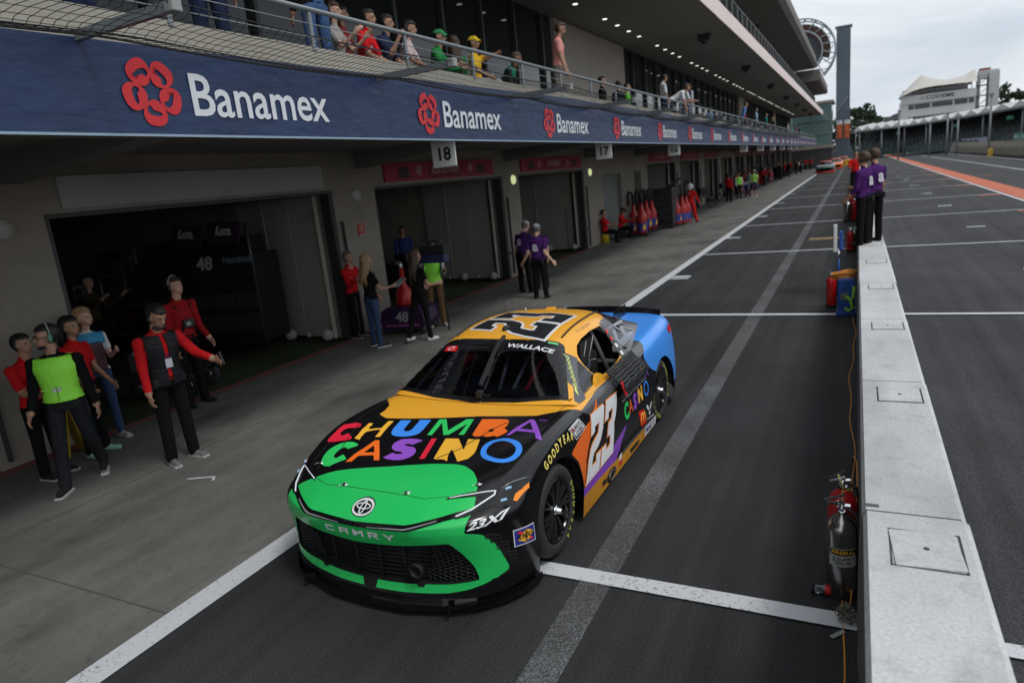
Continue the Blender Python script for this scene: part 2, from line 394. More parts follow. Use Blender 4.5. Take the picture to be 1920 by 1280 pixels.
# lettering outlines on the bodywork (metres on the panel)
OUTL = {
 'hC': [(-0.823,0.704),(-0.835,0.729),(-0.838,0.768),(-0.843,0.819),(-0.853,0.883),(-0.853,0.948),(-0.817,0.97),(-0.775,1.002),(-0.729,1.011),(-0.694,0.966),(-0.698,0.938),(-0.735,0.918),(-0.78,0.9),(-0.791,0.864),(-0.788,0.828),(-0.778,0.805),(-0.749,0.79),(-0.727,0.799),(-0.722,0.821),(-0.709,0.83),(-0.639,0.779),(-0.632,0.75),(-0.661,0.73),(-0.708,0.709),(-0.76,0.692),(-0.806,0.691)],
 'hH': [(-0.609,0.775),(-0.62,0.84),(-0.647,0.923),(-0.653,0.981),(-0.665,1.034),(-0.632,1.047),(-0.613,0.996),(-0.619,0.982),(-0.594,0.943),(-0.548,0.979),(-0.51,0.997),(-0.518,1.033),(-0.535,1.13),(-0.494,1.145),(-0.467,1.016),(-0.427,0.864),(-0.463,0.85),(-0.484,0.936),(-0.501,0.972),(-0.538,0.949),(-0.582,0.905),(-0.587,0.88),(-0.572,0.828),(-0.572,0.811),(-0.551,0.769)],
 'hU': [(-0.445,1.175),(-0.358,1.203),(-0.324,1.054),(-0.312,1.028),(-0.287,1.015),(-0.261,1.026),(-0.255,1.063),(-0.288,1.232),(-0.195,1.254),(-0.159,1.076),(-0.158,1.001),(-0.195,0.957),(-0.26,0.927),(-0.321,0.919),(-0.366,0.938),(-0.39,0.971),(-0.41,1.025)],
 'hM': [(-0.071,1.002),(-0.127,1.273),(-0.065,1.287),(0.059,1.105),(0.11,1.316),(0.175,1.324),(0.183,1.286),(0.238,1.054),(0.192,1.049),(0.167,1.207),(0.157,1.235),(0.108,1.037),(0.065,1.027),(-0.07,1.225),(-0.03,1.007)],
 'hB': [(0.246,1.332),(0.458,1.344),(0.498,1.313),(0.522,1.258),(0.528,1.196),(0.526,1.177),(0.577,1.133),(0.585,1.097),(0.549,1.024),(0.509,1.044),(0.492,1.033),(0.451,1.024),(0.426,1.038),(0.358,1.028),(0.316,1.053),(0.303,1.087)],
 'kB': [(0.412,1.127),(0.416,1.163),(0.451,1.158),(0.462,1.121),(0.433,1.109)],
 'hA': [(0.67,1.35),(0.706,1.347),(0.765,1.262),(0.846,1.134),(0.923,1.005),(0.879,1.003),(0.825,1.098),(0.657,1.129),(0.641,1.054),(0.613,1.042),(0.614,1.097),(0.624,1.188)],
 'kA': [(0.669,1.167),(0.693,1.3),(0.788,1.146)],
 'cC': [(-0.66,0.442),(-0.69,0.487),(-0.71,0.564),(-0.701,0.623),(-0.669,0.677),(-0.626,0.711),(-0.579,0.724),(-0.515,0.707),(-0.508,0.683),(-0.553,0.622),(-0.589,0.642),(-0.613,0.618),(-0.613,0.556),(-0.604,0.523),(-0.579,0.497),(-0.556,0.496),(-0.547,0.522),(-0.53,0.548),(-0.463,0.498),(-0.497,0.455),(-0.528,0.419),(-0.541,0.396),(-0.594,0.399),(-0.632,0.417)],
 'cA': [(-0.443,0.464),(-0.444,0.518),(-0.445,0.587),(-0.432,0.681),(-0.427,0.801),(-0.396,0.818),(-0.194,0.55),(-0.236,0.539),(-0.289,0.603),(-0.399,0.561),(-0.398,0.476)],
 'kA2': [(-0.386,0.614),(-0.381,0.73),(-0.311,0.642)],
 'cS': [(-0.195,0.595),(-0.166,0.679),(-0.133,0.667),(-0.097,0.673),(-0.085,0.689),(-0.103,0.705),(-0.157,0.707),(-0.204,0.727),(-0.228,0.752),(-0.25,0.811),(-0.235,0.883),(-0.176,0.912),(-0.099,0.923),(-0.048,0.909),(-0.089,0.83),(-0.118,0.836),(-0.148,0.828),(-0.151,0.811),(-0.122,0.8),(-0.06,0.795),(-0.014,0.762),(0.014,0.705),(0.01,0.644),(-0.036,0.594),(-0.105,0.58),(-0.153,0.581)],
 'cI': [(0.003,0.954),(0.047,0.961),(0.143,0.645),(0.1,0.638)],
 'cN': [(0.216,0.655),(0.168,0.809),(0.12,0.974),(0.23,0.986),(0.314,0.887),(0.384,0.803),(0.34,0.922),(0.318,0.984),(0.424,0.978),(0.456,0.891),(0.499,0.766),(0.494,0.679),(0.433,0.632),(0.307,0.779),(0.277,0.808),(0.302,0.72),(0.348,0.629),(0.298,0.654),(0.247,0.649)],
 'cO': [(0.536,0.788),(0.514,0.859),(0.52,0.93),(0.55,0.969),(0.63,0.999),(0.706,0.979),(0.777,0.936),(0.832,0.868),(0.856,0.804),(0.848,0.733),(0.808,0.687),(0.747,0.665),(0.671,0.671),(0.601,0.701),(0.564,0.74)],
 'kO': [(0.583,0.79),(0.564,0.86),(0.574,0.924),(0.621,0.951),(0.69,0.935),(0.757,0.889),(0.798,0.837),(0.809,0.771),(0.781,0.722),(0.727,0.706),(0.66,0.721),(0.608,0.753)],
 'n2': [(1.842,0.799),(1.89,0.8),(2.146,0.79),(2.18,0.766),(2.136,0.676),(2.087,0.587),(2.01,0.519),(1.934,0.487),(1.896,0.48),(1.813,0.472),(1.776,0.45),(1.728,0.407),(1.825,0.401),(1.849,0.45),(1.989,0.444),(1.883,0.286),(1.507,0.305),(1.64,0.471),(1.72,0.539),(1.784,0.569),(1.824,0.579),(1.899,0.592),(1.951,0.603),(1.993,0.665),(1.906,0.665),(1.889,0.627),(1.768,0.618),(1.821,0.744)],
 'n3': [(2.223,0.792),(2.524,0.782),(2.483,0.674),(2.437,0.594),(2.371,0.531),(2.35,0.468),(2.262,0.29),(1.897,0.287),(1.999,0.443),(2.13,0.439),(2.107,0.394),(2.181,0.399),(2.202,0.41),(2.223,0.469),(2.149,0.467),(2.183,0.531),(2.22,0.591),(2.299,0.602),(2.356,0.67),(2.262,0.666),(2.244,0.615),(2.127,0.616)],
 'r2': [(-0.446,2.47),(-0.433,2.588),(-0.405,2.731),(-0.218,2.695),(-0.077,2.66),(0.008,2.609),(0.067,2.546),(0.076,2.486),(0.102,2.439),(0.214,2.402),(0.255,2.407),(0.24,2.525),(0.174,2.545),(0.179,2.632),(0.42,2.591),(0.421,2.45),(0.419,2.254),(0.217,2.287),(0.066,2.341),(-0.058,2.435),(-0.068,2.508),(-0.131,2.592),(-0.258,2.615),(-0.264,2.523),(-0.198,2.487),(-0.206,2.408)],
 'r3': [(-0.394,2.796),(-0.351,3.059),(-0.124,3.005),(0.036,2.959),(0.168,2.995),(0.443,2.936),(0.425,2.648),(0.198,2.682),(0.204,2.771),(0.279,2.77),(0.27,2.881),(0.127,2.877),(0.102,2.836),(0.053,2.834),(-0.055,2.848),(-0.206,2.917),(-0.213,2.861),(-0.153,2.826),(-0.165,2.766)],
}
# ================================================================ paints
P_BLACK = mat('satin_black', (.006, .006, .007), .17, coat=0, spec=.5)
P_CHAR = mat('charcoal', (.085, .09, .10), .25, coat=0)
P_GREEN = mat('green_paint', (.022, .56, .125), .24, coat=0)
P_YEL = mat('yellow_paint', (.86, .41, .035), .25, coat=0)
P_BLUE = mat('blue_paint', (.06, .30, .88), .22, coat=0)
P_ORG = mat('orange_paint', (.85, .15, .015), .42, coat=.2)
P_PUR = mat('purple_paint', (.24, .07, .52), .42, coat=.2)
P_ROCK = mat('amber_paint', (.62, .27, .02), .4, coat=.2)
P_WHITE = mat('white_vinyl', (.78, .80, .82), .45, coat=.1)
P_RED = mat('red_vinyl', (.72, .02, .035), .45, coat=.1)
P_CAR = [P_BLACK, P_CHAR, P_GREEN, P_YEL, P_BLUE, P_ORG, P_PUR, P_ROCK]
V_GRN = mat('letter_green', (.03, .62, .13), .45); V_BLU = mat('letter_blue', (.05, .29, .95), .45)
V_ORG = mat('letter_orange', (.95, .17, .015), .45); V_YEL = mat('letter_yellow', (.95, .50, .045), .45)
V_PUR = mat('letter_purple', (.31, .09, .62), .45); V_RED = mat('letter_red', (.80, .018, .05), .45)
V_BLK = mat('letter_black', (.008, .009, .012), .45)
M_GLOSS = mat('gloss_black', (.006, .006, .007), .12)
M_MATT = mat('matt_black', (.012, .012, .013), .7)
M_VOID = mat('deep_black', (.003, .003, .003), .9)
M_CHROME = mat('chrome', (.75, .76, .78), .12, metal=1)
M_ALU = mat('aluminium', (.45, .46, .48), .4, metal=1)
M_RUB = mat('rubber', (.022, .022, .024), .75, var=.2, scale=30, bump=.15)
M_TYTXT = mat('tyre_yellow', (.62, .66, .06), .6)
M_LED = mat('led', (.8, .85, .9), .3, emit=.12)
M_AMB = mat('amber_lens', (.95, .28, .02), .25)
M_SEAM = mat('seam', (.004, .004, .004), .8)
def glass_mat(name, tint, gloss_col=(1, 1, 1), base=.0):
    m = bpy.data.materials.new(name); m.use_nodes = True; t = m.node_tree; t.nodes.clear()
    o = t.nodes.new('ShaderNodeOutputMaterial'); mxs = t.nodes.new('ShaderNodeMixShader')
    tr = t.nodes.new('ShaderNodeBsdfTransparent'); tr.inputs['Color'].default_value = (*tint, 1)
    gl = t.nodes.new('ShaderNodeBsdfGlossy'); gl.inputs['Roughness'].default_value = .03; gl.inputs['Color'].default_value = (*gloss_col, 1)
    fr = t.nodes.new('ShaderNodeFresnel'); fr.inputs['IOR'].default_value = 1.5
    t.links.new(fr.outputs['Fac'], mxs.inputs['Fac']); t.links.new(tr.outputs[0], mxs.inputs[1]); t.links.new(gl.outputs[0], mxs.inputs[2])
    t.links.new(mxs.outputs[0], o.inputs['Surface']); MATS[name] = m
    return m
G_WS = glass_mat('windscreen_glass', (.34, .38, .46)); G_SIDE = glass_mat('clear_pane', (.70, .74, .80))
G_BLD = glass_mat('facade_glass', (.30, .34, .34))
# ---------------------------------------------------------------- putting marks on a panel
def project(b, mode, bvh, off, step=.035, side=1):
    gridcut(b, step)
    for v in b.verts:
        a, c = v.co.x+3.1e-4, v.co.y+1.7e-4
        if mode == 'top': o, d = Vector((a, c, 3)), Vector((0, 0, -1))
        elif mode == 'side': o, d = Vector((3*side, a, c)), Vector((-side, 0, 0))
        else: o, d = Vector((a, -2, c)), Vector((0, 1, 0))
        h = bvh.ray_cast(o, d)
        if h[0] is None:
            n = bvh.find_nearest(o+d*2.3); v.co = n[0]-d*off
        else:
            n = h[1]
            if n.dot(d) > 0: n = -n
            v.co = h[0]+(n*.4-d*.8).normalized()*off*1.15
    return b
def xf(b, ox=0, oy=0, sx=1, sy=1, rot=0, shear=0):
    c, s = cos(rot), sin(rot)
    for v in b.verts:
        x, y = v.co.x*sx+v.co.y*shear, v.co.y*sy
        v.co = Vector((ox+x*c-y*s, oy+x*s+y*c, 0))
    return b
def put(name, b, m, mode, bvh, parent, off=.002, step=.035, side=1):
    project(b, mode, bvh, off, step, side)
    for f in b.faces: f.smooth = True
    me = bpy.data.meshes.new(name); b.to_mesh(me); b.free()
    return link_mesh(name, me, m, parent)
def grow(pts, d):
    P = [Vector(p) for p in pts]; n = len(P)
    ar = sum(P[i].x*P[(i+1) % n].y-P[(i+1) % n].x*P[i].y for i in range(n)); sg = 1 if ar > 0 else -1
    out = []
    for i in range(n):
        a = (P[i]-P[i-1]); b = (P[(i+1) % n]-P[i])
        if a.length < 1e-6 or b.length < 1e-6: out.append(P[i]); continue
        a.normalize(); b.normalize()
        na = Vector((a.y, -a.x))*sg; nb = Vector((b.y, -b.x))*sg; m = na+nb
        if m.length < .3: m = na
        m.normalize(); k = d/max(.45, m.dot(na)); out.append(P[i]+m*k)
    return [tuple(p) for p in out]
def soften(pts, lim=48, n=4):
    P = [Vector(p) for p in pts]; N_ = len(P); out = []
    ang = []
    for i in range(N_):
        a = P[i]-P[i-1]; b = P[(i+1) % N_]-P[i]; ang.append(math.degrees(a.angle(b)) if a.length > 1e-6 and b.length > 1e-6 else 0)
    for i in range(N_):
        a, b = P[i], P[(i+1) % N_]; p0, p3 = P[i-1], P[(i+2) % N_]
        ta = (b-p0)*.5 if ang[i] < lim else (b-a); tb = (p3-a)*.5 if ang[(i+1) % N_] < lim else (b-a)
        k = (b-a).length
        if ta.length > 1e-9: ta = ta.normalized()*k
        if tb.length > 1e-9: tb = tb.normalized()*k
        for j in range(n):
            t = j/n; q = a*(2*t**3-3*t**2+1)+ta*(t**3-2*t**2+t)+b*(-2*t**3+3*t**2)+tb*(t**3-t**2); out.append(tuple(q))
    return out
def arc_text(s, r, a0, da, size, bold=0.02):
    bs = []
    for i, ch in enumerate(s):
        b = text_bm(ch, size, bold); a = a0+i*da
        for v in b.verts:
            rr = r+v.co.y; t = a-v.co.x/r; v.co = Vector((rr*cos(t), rr*sin(t), 0))
        bs.append(b)
    return join_bm(bs)
_SHELL = {}
def shells():
    if not _SHELL:
        b = subsurf_bm(body_cage(), 3); g = subsurf_bm(green_cage(), 3)
        bmesh.ops.triangulate(b, faces=b.faces[:]); bmesh.ops.triangulate(g, faces=g.faces[:])
        _SHELL['b'] = b; _SHELL['g'] = g
        _SHELL['bt'] = BVHTree.FromBMesh(b); _SHELL['gt'] = BVHTree.FromBMesh(g)
    return _SHELL
def mir(p): return [(-x, y) for x, y in p]
def sym(p): return p+[(-x, y) for x, y in p[::-1]]
def paint(bm, g, mi, keep=lambda c: True):
    for f in split_along(bm, g, keep): f.material_index = mi
def take(bm, faces):
    """move faces into a new bmesh"""
    keep = set(faces); nb = bm.copy(); idx = {f.index for f in keep} if False else None
    bm.faces.index_update(); ids = {f.index for f in keep}
    nb.faces.ensure_lookup_table()
    bmesh.ops.delete(nb, geom=[f for f in nb.faces if f.index not in ids], context='FACES')
    bmesh.ops.delete(bm, geom=list(keep), context='FACES')
    return nb
def emit_bm(name, bm, mats, parent, smooth=True, solid=0.):
    for f in bm.faces: f.smooth = smooth
    me = bpy.data.meshes.new(name); bm.to_mesh(me); bm.free()
    return link_mesh(name, me, mats, parent)
GREEN_R = [(.763, .80), (.763, .694), (.749, .605), (.816, .584), (.863, .552), (.885, .495), (.902, .396), (.92, .296), (.921, .27), (.909, .255), (.816, .218), (.718, .190), (.6, .168), (.484, .158), (.287, .150), (0, .148)]
GRILLE_R = [(0, .500), (.3, .515), (.46, .53), (.655, .542), (.712, .453), (.765, .343), (.785, .25), (.6, .225), (.3, .205), (0, .2)]
def make_wheel(parent, x, y, s, name='wheel'):
    """s=+1 outer face towards +x"""
    w = bpy.data.objects.new(name, None); COL.objects.link(w); w.parent = parent; w.location = (x, y, WR); w.empty_display_size = .1
    w.rotation_euler = (0, 0, 0 if s > 0 else pi)
    W_ = .30; m = MB(); R = WR
    m.lathe([(.235, -W_), (.29, -W_-.01), (.325, -W_+.005), (R-.006, -W_+.035), (R, -W_+.06), (R, -.06), (R-.006, -.035), (.327, -.008), (.30, .006), (.262, .002), (.240, -.010), (.236, -.03), (.235, -W_)], (0, 0, 0), 56, 'X')
    m.build('tyre', M_RUB, w)
    m = MB(); m.lathe([(.238, -.012), (.232, -.004), (.222, -.012), (.214, -.05), (.208, -.24), (.238, -.29)], (0, 0, 0), 56, 'X')
    m.build('rim', M_GLOSS, w)
    m = MB()
    for k in range(10):
        a = 2*pi*k/10
        for da in (-.13, .13):
            p0 = Vector((-.035, .045*cos(a), .045*sin(a))); p1 = Vector((-.022, .14*cos(a+da*.45), .14*sin(a+da*.45))); p2 = Vector((-.018, .222*cos(a+da), .222*sin(a+da)))
            m.bar(p0, p1, .017, .026, (1, 0, 0)); m.bar(p1, p2, .014, .022, (1, 0, 0))
    m.lathe([(0, -.02), (.05, -.02), (.062, -.035), (.062, -.08), (0, -.08)], (0, 0, 0), 24, 'X')
    m.build('spokes', mat('wheel_black', (.018, .018, .02), .3), w)
    m = MB(); m.lathe([(0, .03), (.016, .03), (.022, .022), (.024, -.01), (.036, -.014), (.038, -.022), (0, -.022)], (0, 0, 0), 18, 'X'); m.build('hub_nut', M_CHROME, w)
    m = MB(); m.lathe([(0, -.12), (.18, -.12), (.19, -.15), (0, -.15)], (0, 0, 0), 32, 'X'); m.lathe([(.2, -.2), (0, -.21)], (0, 0, 0), 32, 'X'); m.build('brake_disc', mat('brake', (.03, .028, .027), .55, metal=.6), w)
    return w
def np_interp(r):
    T = [(.240, -.010), (.262, .002), (.30, .006), (.327, -.008), (.339, -.035)]
    for (a, x), (b, y) in zip(T, T[1:]):
        if r <= b: return x+(y-x)*max(0, (r-a)/(b-a))
    return -.035
def tyre_text(w, a0s):
    bs = []
    for txt, a0, da in a0s: bs.append(arc_text(txt, .2865, a0, da, .056, .02))
    b = join_bm(bs)
    for v in b.verts:
        r = math.hypot(v.co.x, v.co.y)
        xx = np_interp(r)
        v.co = Vector((xx+.0022, v.co.x, v.co.y))
    me = bpy.data.meshes.new('tyre_lettering'); b.to_mesh(me); b.free(); link_mesh('tyre_lettering', me, M_TYTXT, w)
def car_shell(root, mats, glass=True):
    """bodywork panels common to every car; returns dict of panels"""
    sh = shells(); bt, gt = sh['bt'], sh['gt']; out = {}
    bm = sh['b'].copy()
    for v in bm.verts: pass
    def arch(cy, cz, r, y0, y1):
        def g(c):
            d = math.hypot(c.y-cy, c.z-cz)-r
            q = max(y0-c.y, c.y-y1, c.z-cz) if c.z < cz+.02 else 1
            return min(d, q)
        return g
    for A in (arch(1.07, .29, .43, .64, 1.49), arch(3.96, .26, .44, 3.55, 4.37)):
        fs = split_along(bm, A, lambda c: abs(c.x) > .55 and c.z < .8)
        bmesh.ops.delete(bm, geom=fs, context='FACES')
    g = poly_sdf(sym(GRILLE_R)); fs = split_along(bm, lambda c: g(c.x, c.z), lambda c: c.y < .45 and c.z < .62)
    bmesh.ops.delete(bm, geom=fs, context='FACES')
    g2 = poly_sdf(sym([(0, 1.66), (.4, 1.68), (.78, 1.76), (.84, 1.9), (.84, 3.2), (.76, 3.7), (.68, 4.2), (.5, 4.3), (0, 4.3)]))
    fs = split_along(bm, lambda c: g2(c.x, c.y), lambda c: c.z > .8)
    bmesh.ops.delete(bm, geom=fs, context='FACES')
    out['bm'] = bm
    return out
HOOD = sym([(0, .215), (.419, .219), (.585, .285), (.721, .38), (.764, .435), (.79, .80), (.807, 1.06), (.829, 1.66), (.6, 1.63), (0, 1.60)])
def race_car(root, scheme):
    """scheme: dict of material indices by zone for a plain car, or 'hero'"""
    sh = shells(); bt, gt = sh['bt'], sh['gt']
    hero = scheme == 'hero'
    bm = car_shell(root, None)['bm']
    if hero:
        gf = poly_sdf(sym(GREEN_R)); gtop = poly_sdf([(.763, -.3), (.763, .211), (.76, .276), (.716, .408), (.682, .47), (.618, .536), (.519, .589), (.428, .602), (.25, .588), (.072, .541), (-.214, .439), (-.442, .354), (-.573, .293), (-.68, .25), (-.763, .2), (-.763, -.3)])
        paint(bm, lambda c: gtop(c.x, c.y) if c.z >= .70 else gf(c.x, c.z), 2, lambda c: c.y < .75)
        gy = poly_sdf([(-.701, 1.30), (-.701, 1.223), (-.595, 1.172), (-.2, 1.29), (.192, 1.385), (.681, 1.43), (.80, 1.52), (.867, 1.605), (.936, 1.724), (.955, 1.83), (.935, 1.95), (.91, 2.1), (.895, 2.30), (.7, 2.4), (-.9, 2.4), (-1.0, 1.8), (-.9, 1.6), (-.74, 1.42)])
        paint(bm, lambda c: gy(c.x, c.y), 3, lambda c: c.z > .78 and 1. < c.y < 2.6)
        gc = poly_sdf([(1.72, .865), (2.05, .885), (2.35, .91), (2.3, 1.1), (3.2, 1.1), (3.60, .975), (3.433, .883), (3.147, .85), (2.9, .832), (2.4, .79), (2.1, .765), (1.9, .765)])
        paint(bm, lambda c: gc(c.y, c.z), 1, lambda c: c.z > .7 and 1.6 < c.y < 3.8 and abs(c.x) > .72)
        gb = poly_sdf([(3.60, 1.2), (3.60, .975), (3.433, .883), (3.40, .845), (3.49, .735), (3.60, .66), (3.76, .60), (3.97, .3), (6, .3), (6, 1.2)])
        paint(bm, lambda c: gb(c.y, c.z), 4, lambda c: c.y > 3.2 and c.z > .28)
        go = poly_sdf([(1.865, .75), (1.80, .625), (1.70, .56), (1.631, .50), (1.515, .30), (1.50, .40), (1.451, .554), (1.34, .665), (1.55, .71), (1.744, .745)])
        paint(bm, lambda c: go(c.y, c.z), 5, lambda c: abs(c.x) > .8 and 1.3 < c.y < 2. and c.z < .8)
        gp_ = poly_sdf([(1.40, .40), (1.446, .362), (1.516, .303), (2.249, .283), (2.288, .33), (2.757, .40), (2.52, .29), (2.339, .188), (1.40, .235)])
        paint(bm, lambda c: gp_(c.y, c.z), 6, lambda c: abs(c.x) > .8 and 1.3 < c.y < 2.9 and c.z < .5)
        paint(bm, lambda c: c.z-(.235-(c.y-1.43)*.052 if c.y < 2.339 else .188-(c.y-2.339)*.012), 7, lambda c: abs(c.x) > .8 and 1.2 < c.y < 3.62 and c.z < .4)
        for f in bm.faces:
            c = f.calc_center_median()
            if c.y > 4.78 and c.z < .93: f.material_index = 0
        mats = P_CAR
    else: mats = scheme['mats']; scheme['paint'](bm)
    hood = take(bm, split_along(bm, (lambda s: lambda c: s(c.x, c.y))(poly_sdf(HOOD)), lambda c: c.z > .72 and c.y < 1.8))
    nose = take(bm, [f for f in bm.faces if f.calc_center_median().y < .60 and f.calc_center_median().z < .79])
    o = {}
    o['hood'] = emit_bm('hood', hood, mats, root); o['nose'] = emit_bm('front_bumper', nose, mats, root)
    o['body'] = emit_bm('body', bm, mats, root)
    # greenhouse
    gm = sh['g'].copy()
    WSP = [(.828, 1.709), (.835, 1.745), (.635, 2.205), (.615, 2.25), (.564, 2.272), (.3, 2.232), (0, 2.215)]
    WSB = [(0, 1.60), (.4, 1.628)]
    ws = poly_sdf(WSB+WSP+[(-x, y) for x, y in (WSB+WSP)[::-1]])
    win = take(gm, split_along(gm, lambda c: ws(c.x, c.y), lambda c: c.y < 2.5 and c.z > .91))
    inner = poly_sdf(sym([(0, 1.645), (.4, 1.665), (.765, 1.735), (.775, 1.775), (.60, 2.10), (.56, 2.11), (0, 2.045)]))
    pane = take(win, split_along(win, lambda c: inner(c.x, c.y)))
    for f in win.faces: f.material_index = 0
    o['frit'] = emit_bm('windscreen_border', win, [mat('frit_black', (.008, .008, .01), .25)], root)
    o['ws'] = emit_bm('windscreen', pane, [G_WS], root)
    def sidecut(poly, only=0):
        s = poly_sdf(poly)
        return take(gm, split_along(gm, lambda c: s(c.y, c.z), lambda c: abs(c.x) > .45 and (only == 0 or c.x*only > 0)))
    dw = sidecut([(2.27, 1.10), (2.289, 1.175), (2.38, 1.235), (2.523, 1.267), (2.746, 1.285), (3.015, 1.272), (3.028, 1.20), (3.02, .975), (2.857, .957), (2.391, .944), (2.30, 1.02)])
    lf = take(dw, [f for f in dw.faces if f.calc_center_median().x < 0]); dw.free()
    o['window_r'] = emit_bm('side_window', lf, [G_SIDE], root)
    qd = sidecut([(2.245, 1.150), (2.262, 1.09), (2.29, 1.02), (2.375, .946), (2.206, .938), (1.95, .925), (1.985, 1.00)])
    o['quarter'] = emit_bm('quarter_glass', qd, [G_SIDE], root)
    rq = sidecut([(3.13, 1.235), (3.30, 1.232), (3.55, 1.19), (3.75, 1.12), (3.93, 1.035), (3.92, 1.0), (3.6, .985), (3.3, .98), (3.13, .985)])
    o['rear_quarter'] = emit_bm('rear_quarter_window', rq, [G_SIDE], root)
    rws = poly_sdf(sym([(0, 3.50), (.40, 3.50), (.47, 3.60), (.46, 4.2), (.3, 4.30), (0, 4.31)]))
    rw = take(gm, split_along(gm, lambda c: rws(c.x, c.y), lambda c: c.y > 3.4))
    o['rear_ws'] = emit_bm('rear_window', rw, [mat('rear_glass', (.008, .01, .016), .06)], root)
    if hero:
        for f in gm.faces: f.material_index = 3
        ch = poly_sdf([(2.175, 1.225), (2.262, 1.155), (2.0, 1.0), (1.945, .90), (1.80, .90), (1.76, .935), (1.90, 1.01), (1.89, 1.062), (1.955, 1.09)])
        paint(gm, lambda c: ch(c.y, c.z), 1, lambda c: abs(c.x) > .55 and c.y < 2.4)
        paint(gm, lambda c: 3.03-c.y, 1, lambda c: c.z < 1.30 and abs(c.x) > .42 and c.y > 2.9)
        paint(gm, lambda c: 3.37-c.y, 0, lambda c: c.y > 3.2 and c.z > 1.15 and abs(c.x) < .7)
        paint(gm, lambda c: max(3.02-c.y, c.y-3.12), 0, lambda c: c.z < 1.28 and abs(c.x) > .5 and 2.8 < c.y < 3.3)
    else: scheme['roof'](gm)
    o['roof'] = emit_bm('roof', gm, mats, root)
    return o
def hexmesh(m, cells, ysurf, dy, r=.0035, w=.046, h=.026):
    for (cx, cz) in cells:
        pts = []
        for k in range(6):
            a = pi/3*k; x = cx+w/2*cos(a); z = cz+h/2*sin(a)*1.12
            pts.append(Vector((x, ysurf(x, z)+dy, z)))
        m.tube(pts+[pts[0]], r, 4, caps=False)
